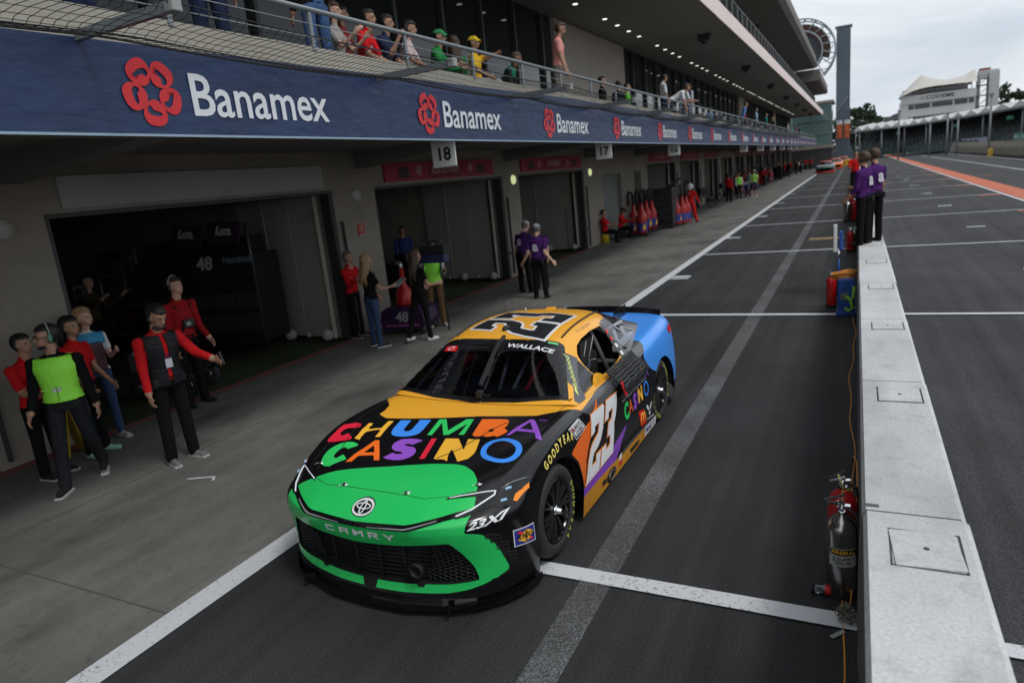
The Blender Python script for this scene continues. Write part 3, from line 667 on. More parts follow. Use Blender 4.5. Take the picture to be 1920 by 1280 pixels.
# ================================================================ the race car in front
def build_hero():
    root = thing('race_car', 'black race car with green nose, yellow roof and big white 23 on its door', 'race car', CAR, CARZ)
    o = race_car(root, 'hero'); sh = shells(); bt, gt = sh['bt'], sh['gt']
    hood, nose, body, roof = o['hood'], o['nose'], o['body'], o['roof']
    def ysurf(x, z):
        h = bt.ray_cast(Vector((x, -2, z)), Vector((0, 1, 0))); return h[0].y if h[0] else .3
    # hood lettering
    for k, m in (('hC', V_RED), ('hH', V_YEL), ('hU', V_BLU), ('hM', V_GRN), ('hB', V_ORG), ('hA', V_PUR), ('cC', V_GRN), ('cA', V_ORG), ('cS', V_PUR), ('cI', V_RED), ('cN', V_YEL), ('cO', V_BLU)):
        put('hood_lettering', poly_bm(soften(OUTL[k]) if k not in ('hH', 'hM', 'cI') else OUTL[k]), m, 'top', bt, hood, .002)
    for k in ('kB', 'kA', 'kA2', 'kO'): put('letter_counter', poly_bm(soften(OUTL[k]) if k in ('kO', 'kB') else OUTL[k]), P_BLACK, 'top', bt, hood, .0032)
    put('trademark', xf(text_bm('TM', .05), .785, 1.33), V_PUR, 'top', bt, hood)
    # hood seams, pins
    m = MB()
    def line(pts, mode='top', r=.0022, bvh=bt):
        P = []
        for i in range(len(pts)-1):
            a, b = Vector(pts[i]), Vector(pts[i+1]); n = max(2, int((b-a).length/.05))
            for t in range(n): P.append(a+(b-a)*t/n)
        P.append(Vector(pts[-1])); out = []
        for p in P:
            if mode == 'top': h = bvh.ray_cast(Vector((p.x, p.y, 3)), Vector((0, 0, -1)))
            elif mode == 'side': h = bvh.ray_cast(Vector((3, p.x, p.y)), Vector((-1, 0, 0)))
            else: h = bvh.ray_cast(Vector((p.x, -2, p.y)), Vector((0, 1, 0)))
            if h[0]: out.append(h[0])
        return out
    for s in (1, -1):
        m.tube(line([(0, .215), (s*.419, .219), (s*.585, .285), (s*.721, .38), (s*.764, .435), (s*.79, .80), (s*.807, 1.06), (s*.829, 1.66)]), .0022, 5)
    m.build('panel_gap', M_SEAM, hood)
    for (x, y) in ((-.26, .237), (.27, .244), (.71, .44), (-.66, .44)):
        z = bt.ray_cast(Vector((x, y, 3)), Vector((0, 0, -1)))[0].z
        m = MB(); m.lathe([(0, .008), (.007, .008), (.009, .0), (.022, .004), (.024, 0)], (x, y, z), 14)
        m.tube([(x-.012, y-.01, z+.006), (x-.02, y-.04, z+.004), (x-.03, y-.05, z+.003)], .0018, 4); m.build('hood_pin', M_CHROME, hood)
    m = MB()     # tether wires on the hood
    m.tube([p+Vector((0, 0, .006)) for p in line([(.24, .66), (.34, .80), (.44, 1.16), (.50, 1.28), (.56, 1.24)])], .0022, 5)
    m.tube([p+Vector((0, 0, .006)) for p in line([(-.60, 1.16), (-.72, 1.13), (-.72, .98), (-.66, .75), (-.58, .56)])], .0022, 5)
    m.build('hood_tether', M_SEAM, hood)
    for s in (1, -1):      # raised edge of the hood
        m = MB(); P = line([(s*.62, .52), (s*.55, .78), (s*.60, 1.05), (s*.66, 1.34)], 'top')
    # nose badge, name, grille bar
    e = [(.011+.084*cos(a*pi/18), .712+.034*sin(a*pi/18)) for a in range(36)]
    put('badge', poly_bm(grow(e, .004)), M_GLOSS, 'front', bt, nose, .002)
    put('badge', poly_bm(e), P_WHITE, 'front', bt, nose, .003)
    put('badge', poly_bm([(.011+.070*cos(a*pi/18), .712+.026*sin(a*pi/18)) for a in range(36)]), M_GLOSS, 'front', bt, nose, .004)
    def ring(cx, cz, rx, rz, w, wz, mt, off):
        b = bmesh.new(); n = 32; A = []; B = []
        for k in range(n):
            a = 2*pi*k/n; A.append(b.verts.new((cx+rx*cos(a), cz+rz*sin(a), 0))); B.append(b.verts.new((cx+(rx-w)*cos(a), cz+(rz-wz)*sin(a), 0)))
        for k in range(n): b.faces.new([A[k], A[(k+1) % n], B[(k+1) % n], B[k]])
        put('badge', b, mt, 'front', bt, nose, off)
    ring(.011, .717, .060, .012, .010, .004, P_WHITE, .005); ring(.011, .712, .022, .026, .010, .005, P_WHITE, .0055)
    bx = lambda x0, x1, z0, z1: [(x0, z0), (x1, z0), (x1, z1), (x0, z1)]
    LT = {'C': [bx(-.27, .5, .25, .5), bx(-.27, .5, -.5, -.25), [(-.27, .5), (-.4, .5), (-.5, .38), (-.5, -.38), (-.4, -.5), (-.27, -.5)]],
          'A': [bx(-.5, -.27, -.5, .42), bx(.27, .5, -.5, .42), [(-.5, .42), (.5, .42), (.38, .5), (-.38, .5)], bx(-.27, .27, .25, .42), bx(-.27, .27, -.17, .03)],
          'M': [[(-.55, -.5), (-.33, -.5), (-.33, .12), (0, -.2), (.33, .12), (.33, -.5), (.55, -.5), (.55, .5), (.36, .5), (0, .13), (-.36, .5), (-.55, .5)]],
          'R': [bx(-.5, -.27, -.5, .5), bx(-.27, .27, .28, .5), bx(-.27, .27, -.12, .08), [(.27, -.12), (.5, .02), (.5, .38), (.38, .5), (.27, .5)], [(.02, -.12), (.27, -.12), (.56, -.5), (.27, -.5)]],
          'Y': [[(-.12, -.5), (.12, -.5), (.12, -.12), (.6, .5), (.3, .5), (0, .1), (-.3, .5), (-.6, .5), (-.12, -.12)]]}
    for i, ch in enumerate('CAMRY'):
        put('bumper_lettering', join_bm([poly_bm([(.028-.245+i*.1225+x*.078, .583+z*.048) for x, z in q]) for q in LT[ch]]), P_WHITE, 'front', bt, nose, .004, .015)
    bar = [(0, .657), (.389, .670), (.60, .700), (.678, .712), (.766, .718), (.759, .700), (.62, .684), (.408, .645), (.2, .636), (0, .633)]
    put('grille_bar', poly_bm(sym(bar)), M_GLOSS, 'front', bt, nose, .006, .012)
    for s in (1, -1): put('light_strip', poly_bm([(s*.12, .645), (s*.39, .657), (s*.58, .688), (s*.585, .685), (s*.395, .652), (s*.12, .641)]), mat('strip_grey', (.25, .26, .27), .3), 'front', bt, nose, .009, .012)
    # grille recess, honeycomb, louvres, lower lip
    m = MB(); G = GRILLE_R
    outl = sym(G); front = []; back = []
    for (x, z) in outl:
        y = ysurf(x, z); front.append(m.bm.verts.new((x, y+.001, z))); back.append(m.bm.verts.new((x*.97, y+.09, .36+(z-.36)*.95)))
    n = len(outl)
    for i in range(n): m._f([front[i], front[(i+1) % n], back[(i+1) % n], back[i]])
    m._f(back); m.build('grille_recess', M_VOID, nose)
    m = MB(); gs = poly_sdf(outl); cells = []
    for i in range(-24, 25):
        for j in range(16):
            cx = i*.036; cz = .2+j*.0265+(i % 2)*.01325
            if gs(cx, cz) < -.012 and abs(cx) > .44+.10*(cz-.2)/.35: cells.append((cx, cz))
    hexmesh(m, cells, lambda x, z: .012+ysurf(x, z), .012, .0042)
    m.build('grille_honeycomb', mat('grille_black', (.012, .014, .016), .25), nose)
    m = MB()
    for j in range(9): z = .235+j*.03; m.tube([(-.46, ysurf(-.46, .3)+.05, z), (0, .09, z), (.46, ysurf(.46, .3)+.05, z)], .005, 5)
    for x in (-.3, -.1, .1, .3): m.tube([(x, .08, .21), (x, .07, .50)], .006, 5)
    m.build('radiator_louvres', M_MATT, nose)
    m = MB(); m.lathe([(.05, 0), (.052, -.02), (.042, -.02), (.04, .03)], (.40, .06, .33), 20, 'Y'); m.build('brake_duct', M_MATT, nose)
    put('tow_notch', poly_bm([(-.06, .206), (.065, .206), (.05, .14), (-.045, .14)]), M_VOID, 'front', bt, nose, .003)
    for x in (-.42, .40): put('bumper_notch', poly_bm([(x-.035, .222), (x+.035, .222), (x+.02, .195), (x-.02, .195)]), M_VOID, 'front', bt, nose, .003)
    for x in [-.55, -.45, -.3, -.2, .12, .2, .3, .45, .53, .62]:
        y = ysurf(x, .18); m = MB(); m.sphere((x, y, .178), .004, 8, 5); m.build('rivet', M_MATT, nose)
    sg = [(.84, .572), (.903, .535), (.93, .463), (.955, .348), (.96, .299), (.93, .284), (.905, .396), (.884, .487)]
    for s in (1, -1):
        p = [(s*x, z) for x, z in sg]; put('side_grille', poly_bm(p), M_GLOSS, 'front', bt, nose, .003)
        m = MB(); q = poly_sdf(p); cl = [(s*(.84+i*.02), .3+j*.0265+(i % 2)*.013) for i in range(8) for j in range(11)]
        hexmesh(m, [c for c in cl if q(*c) < -.006], ysurf, -.003, .0028, .028, .026); m.build('side_grille_mesh', M_MATT, nose)
    # headlamps
    HL = [(.563, .254), (.577, .275), (.854, .46), (.975, .674), (.98, .642), (.955, .48), (.92, .396), (.851, .344), (.787, .266), (.746, .206), (.69, .158), (.672, .168), (.73, .225), (.78, .30), (.82, .37), (.80, .395)]
    for s in (1, -1):
        h = put('headlamp', poly_bm([(s*x, y) for x, y in [(.560, .250), (.577, .280), (.854, .468), (.972, .690), (.985, .66), (.962, .49), (.925, .40), (.86, .343), (.79, .262), (.748, .200), (.69, .152), (.668, .160), (.725, .215), (.765, .28), (.79, .34), (.76, .355)]]), M_GLOSS, 'top', bt, nose, .003, .025)
        m = MB(); m.tube([p+Vector((0, 0, .006)) for p in line([(s*.582, .270), (s*.70, .342), (s*.835, .438)])], .0042, 6)
        m.tube([p+Vector((0, 0, .006)) for p in line([(s*.835, .438), (s*.838, .41), (s*.80, .335), (s*.755, .25), (s*.70, .185), (s*.682, .166)])], .0060, 6)
        m.build('led_strip', M_LED, h)
        put('indicator', poly_bm([(s*x, y) for x, y in [(.970, .655), (.978, .635), (.955, .49), (.938, .47), (.935, .51), (.955, .58)]]), M_AMB, 'top', bt, h, .006, .02)
        for (x, y) in ((.893, .505), (.895, .425)):
            z = bt.ray_cast(Vector((s*x, y, 3)), Vector((0, 0, -1)))[0].z
            m = MB(); m.box((s*x, y, z+.004), (.045, .018, .012), rz=s*.9, bev=.004); m.build('projector_lamp', mat('lens_blue', (.30, .52, .75), .15, emit=.25), h)
        m = MB(); m.tube([p+Vector((0, 0, .004)) for p in line([(s*.86, .475), (s*.97, .695)])], .0025, 4); m.build('lamp_trim', M_CHROME, h)
    # bumper stickers
    for s in (1, -1):
        if s > 0: put('team_lettering', xf(text_bm('23XI', .075, .03, .35), .842, .642, 1.08, .80, .05), P_WHITE, 'front', bt, nose, .003, .02)
    put('number_sticker', poly_bm([(-.985, .53), (-.90, .53), (-.89, .62), (-.93, .65), (-.985, .62)]), P_WHITE, 'front', bt, nose, .003)
    put('number_sticker', xf(text_bm('23', .09, .03, .1), -.94, .585, .8, .9), P_RED, 'front', bt, nose, .005, .02)
    def sidefront(name, pts, m_, off=.003): return put(name, poly_bm(pts), m_, 'side', bt, body, off, .02)
    sidefront('fuel_sticker', [(.395, .522), (.60, .484), (.60, .358), (.40, .398)], P_WHITE)
    sidefront('fuel_sticker', [(.402, .514), (.592, .478), (.592, .366), (.407, .404)], mat('sticker_blue', (.02, .035, .28), .4), .004)
    sidefront('fuel_sticker', [(.425, .488), (.445, .498), (.57, .392), (.55, .384)], P_RED, .005)
    sidefront('fuel_sticker', [(.422, .438), (.50, .488), (.582, .440), (.50, .392)], V_YEL, .006)
    put('fuel_sticker', xf(text_bm('SUNOCO', .046, .03, .15), .50, .441, .80, 1, -.17), V_BLK, 'side', bt, body, .0075, .02)
    # fender and door marks
    b = []
    for i, ch in enumerate('GOODYEAR'):
        t = i/7.; a = -1.05+1.05*t
        y = .90+.50*t; z = .757+.062*sin(pi*min(1, t*1.0)*.62)-(.0 if t < .6 else (t-.6)*.075)
        b.append(xf(text_bm(ch, .088, .035), y, z, .78, 1, .55-1.05*t))
    put('tyre_maker_lettering', join_bm(b), mat('cream_yellow', (.88, .74, .18), .5), 'side', bt, body, .003, .02)
    NS = [(1.372, .845), (1.61, .850), (1.713, .740), (1.474, .722)]
    sidefront('series_sticker', NS, P_WHITE); sidefront('series_sticker', grow(NS, -.008), V_BLK, .004)
    sidefront('series_sticker', [(1.40, .835), (1.595, .84), (1.63, .803), (1.433, .799)], P_WHITE, .005)
    sidefront('series_sticker', [(1.408, .832), (1.44, .833), (1.474, .802), (1.44, .801)], P_RED, .006)
    put('series_sticker', xf(text_bm('NASCAR', .036, .03, .2), 1.53, .819, .95, 1, .02, -.3), V_BLK, 'side', bt, body, .0065, .02)
    sidefront('series_sticker', [(1.44, .793), (1.636, .796), (1.672, .757), (1.475, .752)], P_WHITE, .005)
    put('series_sticker', xf(text_bm('CUP SERIES', .034, .02), 1.556, .774, .92, 1, .02, -.3), V_BLK, 'side', bt, body, .0065, .02)
    acc = [(1.87, .765), (2.065, .86), (2.02, .80)]
    sidefront('number_accent', acc, V_ORG, .0035)
    for k in ('n2', 'n3'):
        put('door_number', poly_bm(OUTL[k]), V_YEL, 'side', bt, body, .0045)
        put('door_number', poly_bm(grow(OUTL[k], -.004)), V_ORG, 'side', bt, body, .006)
        put('door_number', poly_bm(grow(OUTL[k], -.009)), P_WHITE, 'side', bt, body, .0075)
    for ch, m_, y, z, s_, bo in (('C', V_GRN, 2.735, .505, .215, .05), ('A', V_ORG, 2.86, .512, .20, .0), ('S', V_PUR, 2.985, .516, .205, .05), ('I', V_PUR, 3.065, .525, .20, .0), ('N', V_YEL, 3.15, .535, .20, .05), ('O', V_BLU, 3.325, .54, .225, .0),
                              ('U', V_BLU, 2.86, .70, .20, .05), ('M', V_GRN, 3.02, .712, .19, .0), ('B', V_ORG, 3.245, .735, .15, .05), ('A', V_PUR, 3.385, .715, .20, .0)):
        put('door_lettering', xf(text_bm(ch, s_, bo), y, z, .82, 1), m_, 'side', bt, body, .003)
    MCD = [(3.05, .392), (3.20, .372), (3.265, .205), (3.10, .216)]
    sidefront('sponsor_sticker', MCD, mat('sticker_red', (.68, .01, .012), .4))
    arc = MB(); 
    for cy in (3.123, 3.19):
        P = [Vector((3, cy+.033*cos(a)*1.0+.02-.0*a, .235+.11*sin(a)-(cy-3.12)*.12)) for a in [pi*k/10 for k in range(11)]]
        arc.tube([Vector((bt.ray_cast(p, Vector((-1, 0, 0)))[0].x+.003, p.y, p.z)) for p in P], .007, 5)
    arc.build('sponsor_emblem', V_YEL, body)
    for s in (1, -1):
        sidefront('wings_emblem', [(3.37+s*.085, .385+(.0 if s < 0 else -.02)), (3.37+s*.07, .34), (3.37+s*.015, .30), (3.37+s*.01, .325), (3.37+s*.05, .37)], P_WHITE)
    sidefront('wings_emblem', [(3.355, .295), (3.385, .293), (3.395, .262), (3.37, .245), (3.348, .265)], P_WHITE)
    put('emblem_lettering', xf(text_bm('U.S. AIR FORCE', .026, .04), 3.40, .215, 1.25, 1, -.10), P_WHITE, 'side', bt, body, .003, .02)
    # side skirt details
    sk = 'skirt_opening'
    sidefront(sk, [(2.739, .125), (3.023, .118), (3.0, .077), (2.749, .080)], M_VOID); sidefront(sk, [(1.948, .152), (2.055, .142), (2.05, .10), (1.948, .108)], M_VOID)
    sidefront('skirt_sticker', [(3.22, .168), (3.60, .165), (3.60, .068), (3.21, .066)], P_WHITE)
    put('skirt_lettering', xf(text_bm('Mobil', .088, .02), 3.34, .118, .95, 1), mat('mob_blue', (.02, .05, .25), .5), 'side', bt, body, .0045, .02)
    put('skirt_lettering', xf(text_bm('1', .1, .04), 3.50, .118, 1.2, 1), V_BLK, 'side', bt, body, .0045, .02)
    for z_, m_ in ((.165, P_WHITE), (.115, P_RED)): sidefront('jack_mark', [(2.42, z_+.03), (2.50, z_+.03), (2.47, z_-.02), (2.40, z_-.02)], m_)
    sidefront('skirt_stripe', [(2.55, .205), (3.56, .185), (3.56, .168), (2.48, .170)], P_CHAR)
    m = MB(); m.lathe([(.062, .0), (.066, .006), (.058, .008), (.052, -.03), (.0, -.035)], (.992, 2.19, .112), 24, 'X')
    for v in m.bm.verts: v.co.y = 2.19+(v.co.y-2.19)*1.25; v.co.z = .112+(v.co.z-.112)*.72
    m.build('exhaust_outlet', mat('exhaust_metal', (.35, .32, .25), .4, metal=.8), body)
    sidefront('exhaust_surround', [(2.08+.11+.125*cos(a*pi/10), .112+.058*sin(a*pi/10)) for a in range(20)], M_VOID)
    # door and panel gaps
    m = MB()
    for L_ in ([(1.50, .70), (1.86, .93)], [(1.56, .36), (1.62, .30), (2.4, .26)], [(.60, .66), (.635, .40), (.64, .06)]):
        m.tube(line(L_, 'side'), .0018, 4)
    m.build('panel_gap', M_SEAM, body)
    # roof number, rails, camera pod, flaps
    for k in ('r2', 'r3'): put('roof_number', poly_bm(grow(OUTL[k], .026)), P_WHITE, 'top', gt, roof, .003)
    for k in ('r2', 'r3'): put('roof_number', poly_bm(OUTL[k]), V_BLK, 'top', gt, roof, .0055)
    for s in (1, -1):
        m = MB(); P = line([(s*.55, 2.35), (s*.548, 2.7), (s*.545, 2.95), (s*.52, 3.25), (s*.47, 3.5)], 'top', bvh=gt)
        m.tube([p+Vector((0, 0, .006)) for p in P], .009, 6); m.build('roof_rail', M_MATT, roof)
    m = MB(); z = gt.ray_cast(Vector((-.05, 2.44, 3)), Vector((0, 0, -1)))[0].z
    m.sphere((-.045, 2.43, z+.012), .03, 12, 8, (1.1, 1.9, .75)); m.box((-.045, 2.43, z), (.05, .09, .02), bev=.006); m.build('camera_pod', M_GLOSS, roof)
    m = MB(); z = gt.ray_cast(Vector((-.11, 3.03, 3)), Vector((0, 0, -1)))[0].z
    m.tube([(-.11, 3.0, z), (-.11, 3.0, z+.06)], .006, 6); m.build('roof_antenna', mat('cream', (.6, .6, .35), .5), roof)
    m = MB(); m.tube([(-.40, 3.1, 1.36), (-.41, 3.1, 1.62)], .0022, 5); m.build('whip_antenna', M_SEAM, roof)
    m = MB(); z = gt.ray_cast(Vector((.1, 3.35, 3)), Vector((0, 0, -1)))[0].z
    m.box((.02, 3.33, z+.008), (.10, .08, .03), bev=.01); m.build('vent_scoop', P_YEL, roof)
    m = MB(); m.box((.13, 3.35, z+.010), (.11, .05, .025), bev=.006); m.build('roof_flap_hinge', M_ALU, roof)
    for x in (-.3, .3): put('roof_flap', poly_bm([(x-.2, 3.18), (x+.2, 3.18), (x+.2, 3.185), (x-.2, 3.185)]), M_SEAM, 'top', gt, roof, .003)
    # windscreen marks
    fr = o['frit']
    put('driver_name', xf(text_bm('WALLACE', .082, .03, .12), .335, 2.122, 1.20, .78), P_WHITE, 'top', gt, fr, .003)
    put('maker_badge', poly_bm([(-.548, 2.090), (-.395, 2.062), (-.41, 2.128), (-.545, 2.152)]), mat('sticker_red', (.68, .01, .012), .4), 'top', gt, fr, .003)
    b = bmesh.new(); n = 20; A = []; B = []
    for k in range(n):
        a = 2*pi*k/n; A.append(b.verts.new((-.474+.040*cos(a), 2.108+.022*sin(a), 0))); B.append(b.verts.new((-.474+.031*cos(a), 2.108+.016*sin(a), 0)))
    for k in range(n): b.faces.new([A[k], A[(k+1) % n], B[(k+1) % n], B[k]])
    put('maker_badge', b, P_WHITE, 'top', gt, fr, .0045)
    for i in range(4): put('pillar_mark', poly_bm([(-.645-i*.012, 2.19-i*.028), (-.62-i*.012, 2.195-i*.028), (-.625-i*.012, 2.175-i*.028), (-.65-i*.012, 2.17-i*.028)]), P_WHITE, 'top', gt, fr, .003)
    put('inspection_sticker', poly_bm([(.47, 2.232), (.56, 2.245), (.565, 2.222), (.473, 2.210)]), mat('mint', (.2, .8, .3), .5), 'top', gt, fr, .003)
    pts = [(-.55, 1.64), (-.35, 1.625), (-.15, 1.612), (.08, 1.61), (.3, 1.62), (.5, 1.64), (.7, 1.68)]+[(s*(.80-.19*t), 1.76+.42*t) for t in (0, .2, .4, .6, .8, 1.) for s in (1, -1)]+[(-.45, 2.235), (-.3, 2.21), (-.12, 2.2), (.1, 2.2), (.28, 2.21), (.42, 2.235)]
    for (x, y) in pts:
        h = gt.ray_cast(Vector((x, y, 3)), Vector((0, 0, -1)))
        if h[0]: m = MB(); m.sphere(h[0], .0042, 7, 4); m.build('screen_bolt', M_ALU, fr)
    m = MB()      # single central wiper
    W1 = [h+Vector((0, 0, .02+.02*sin(pi*i/8))) for i, h in enumerate(line([(.037, 2.23), (.036, 1.66)], bvh=gt)[::2])]
    for a, b_ in zip(W1, W1[1:]): m.bar(a, b_, .024, .03)
    m.build('wiper_arm', mat('wiper_grey', (.035, .035, .038), .35), fr)
    m = MB(); m.box((.05, 1.66, .985), (.05, .07, .06), bev=.01); m.tube([(.05, 1.65, .99), (.13, 1.66, .97), (.15, 1.70, .985)], .006, 5); m.build('wiper_pivot', M_MATT, fr)
    put('roof_vent_slot', poly_bm([(-.30, 2.05), (-.03, 2.055), (-.03, 2.13), (-.28, 2.125)]), M_GLOSS, 'top', gt, fr, .004)
    put('roof_vent_slot', poly_bm([(-.27, 2.075), (-.05, 2.08), (-.05, 2.098), (-.265, 2.093)]), M_VOID, 'top', gt, fr, .006)
    # pillar lettering
    b = text_bm('Robinhood', .072, .01, .1)
    put('pillar_lettering', xf(b, 2.035, 1.10, 1.0, .78, radians(41)), mat('pale_lime', (.72, .80, .25), .5), 'side', gt, roof, .003, .02)
    put('pillar_lettering', poly_bm([(1.86, .945), (1.885, .965), (1.915, 1.0), (1.90, 1.005), (1.87, .985)]), mat('pale_lime', (.72, .80, .25), .5), 'side', gt, roof, .003, .02)
    put('roof_signature', xf(text_bm('Dr. Dish Jimmy', .05, 0, .4), 2.72, 1.325, 1, .6, .03), mat('signature', (.5, .30, .10), .5), 'side', gt, roof, .003, .02)
    for (y, z, m_) in ((3.07, 1.20, mat('sticker_red', (.68, .01, .012), .4)), (3.075, 1.13, mat('sticker_red', (.68, .01, .012), .4)), (3.08, 1.06, P_WHITE), (3.08, .985, P_WHITE)):
        put('pillar_sticker', poly_bm([(y-.028, z-.018), (y+.028, z-.018), (y+.028, z+.018), (y-.028, z+.018)]), m_, 'side', gt, roof, .004, .02)
    # mirror-like fin at the foot of the window
    m = MB(); m.prism([(2.20, .925), (2.43, .925), (2.44, .955), (2.33, 1.005), (2.27, 1.0)], lambda y, z, t: Vector((.862+t+.25*(.95-z)*.5, y, z)), .035); m.build('window_fin', P_YEL, body)
    # rear quarter louvre bracing seen through the window
    m = MB(); Q = [(3.16, 1.2), (3.36, 1.02), (3.5, 1.17), (3.62, 1.02), (3.74, 1.11), (3.85, 1.03)]
    for s in (1, -1):
        pt = [Vector((s*(.62 if z > 1.1 else .72), y, z)) for y, z in Q]
        for a, b_ in zip(pt, pt[1:]): m.bar(a, b_, .03, .012)
        m.bar(Vector((s*.66, 3.15, 1.19)), Vector((s*.66, 3.7, 1.16)), .02); m.bar(Vector((s*.76, 3.15, 1.0)), Vector((s*.72, 3.8, 1.0)), .05)
    m.build('window_brace', mat('brace_white', (.55, .56, .58), .5), root)
    # window net folded out of the opening
    net = bpy.data.objects.new('window_net', None); COL.objects.link(net); net.parent = root
    def netp(u, v):   # u along the car, v down
        y = 2.42+.72*u+(.10*v); z = .985-.30*v; base = .89 if z > .93 else .89+(.985-.89)*min(1, (.93-z)/.10)
        return Vector((base+.035+.045*sin(pi*min(1, v*1.1))-.01*v, y+.03*sin(3*v), z))
    m = MB()
    for i in range(13):
        v = i/12; P = [netp(u/10, v)+Vector((.008*sin(u*1.9+i), 0, 0)) for u in range(11)]
        m.tube(P, .012, 6)
    m.build('net_strap', mat('webbing', (.02, .021, .024), .5), net)
    m = MB()
    for u in [k/14 for k in range(15)]: m.tube([netp(u, k/12)+Vector((.004, 0, 0)) for k in range(13)], .0075, 5)
    m.build('net_strap', mat('webbing', (.02, .021, .024), .5), net)
    m = MB(); m.bar(netp(.0, .35)+Vector((.03, -.01, .0)), netp(.03, .82)+Vector((.03, 0, 0)), .03, .012, (1, 0, 0)); m.build('net_latch', P_RED, net)
    m = MB()
    for k in range(18): m.sphere(netp(k/17, 1.02)+Vector((.012, 0, 0)), .007, 6, 4)
    m.build('net_buckle', M_ALU, net)
    # splitter, skirt lip, underbody
    m = MB(); F = [(0, -.015), (.3, .0), (.55, .07), (.76, .17), (.90, .31), (.985, .46), (1.02, .63)]
    pl = F+[(1.0, .66), (0, .66)]; pl = pl+[(-x, y) for x, y in pl[::-1]][1:-1]
    m.prism(pl, lambda x, y, t: Vector((x, y, .045+t)), .022)
    dam = [(-1.0, .62), (-.965, .49), (-.88, .33), (-.74, .20), (-.53, .105), (-.28, .045), (0, .035)]; dam = dam+[(-x, y) for x, y in dam[::-1]][1:]
    for (x0, y0), (x1, y1) in zip(dam, dam[1:]): m.face([(x0, y0, .066), (x1, y1, .066), (x1*.985, y1+.02, .137), (x0*.985, y0+.02, .137)])
    m.build('splitter', M_GLOSS, root)
    for s in (1, -1):
        m = MB()
        P = [Vector((s*x, y, .07)) for x, y in ((.62, .09), (.76, .165), (.90, .305), (.985, .46), (1.02, .62))]
        for i, (a, b_) in enumerate(zip(P, P[1:])):
            h1 = .006+.028*i/3; h2 = .006+.028*(i+1)/3
            q = [a, b_, b_+Vector((s*.012, -.012, h2)), a+Vector((s*.012, -.012, h1))]; m.face(q); m.face([p+Vector((-s*.006, .006, 0)) for p in q][::-1])
        m.box((s*.60, .085, .075), (.02, .09, .05), rz=s*.5, bev=.004); m.build('splitter_fence', M_GLOSS, root)
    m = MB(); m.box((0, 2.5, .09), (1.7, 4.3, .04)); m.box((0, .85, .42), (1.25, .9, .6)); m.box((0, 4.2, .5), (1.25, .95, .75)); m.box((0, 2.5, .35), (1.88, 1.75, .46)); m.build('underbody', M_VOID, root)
    for (x, y, s) in ((.99, FW, 1), (.99, RW, 1), (-.99, FW, -1), (-.99, RW, -1)):
        w = make_wheel(root, x, y, s)
        if s > 0: tyre_text(w, [('GOODYEAR', radians(35 if y < 2 else 55), -radians(11.5), ), ] if False else [('GOODYEAR', radians(28 if y < 2 else 60), -radians(12.5)), ('GOODYEAR', radians(205 if y < 2 else 250), -radians(12.5))] if y > 2 else [('GOODYEAR', radians(22), -radians(12.5))])
        m = MB(); cy, cz, r = (1.07, .29, .428) if y < 2 else (3.96, .26, .438)
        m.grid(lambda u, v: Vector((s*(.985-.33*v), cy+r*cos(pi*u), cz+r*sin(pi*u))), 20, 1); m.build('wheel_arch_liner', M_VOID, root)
    # spoiler and its clear ends
    m = MB(); top = []
    def sp(u, v): x = -.80+1.60*u; yy = 4.80-.13*(2*abs(u-.5))**2.5; return Vector((x, yy+.045*v, 1.005-.02*(2*abs(u-.5))**2+.085*v))
    m.grid(sp, 24, 2); m.grid(lambda u, v: sp(u, v)+Vector((0, .01, 0)), 24, 2)
    m.grid(lambda u, v: sp(u, 1)+Vector((0, .01*v, 0)), 24, 1); m.build('spoiler', M_GLOSS, root)
    m = MB(); m.box((.39, 4.45, 1.09), (.006, .45, .12)); m.build('shark_fin', G_WS, root)
    for s in (1, -1):
        m = MB(); P = [(s*.86, 4.80, .93), (s*.93, 4.66, .91), (s*.945, 4.60, .84), (s*.88, 4.82, .82)]
        b = bmesh.new(); b.faces.new([b.verts.new((y, z, 0)) for y, z in [(4.40, .91), (4.62, .93), (4.66, .85), (4.48, .83)]])
        bmesh.ops.triangulate(b, faces=b.faces[:]); put('tail_lamp', b, mat('tail_red', (.6, .015, .015), .2), 'side', bt, root, .004, .03, s)
    # cockpit
    cock(root)
    return root
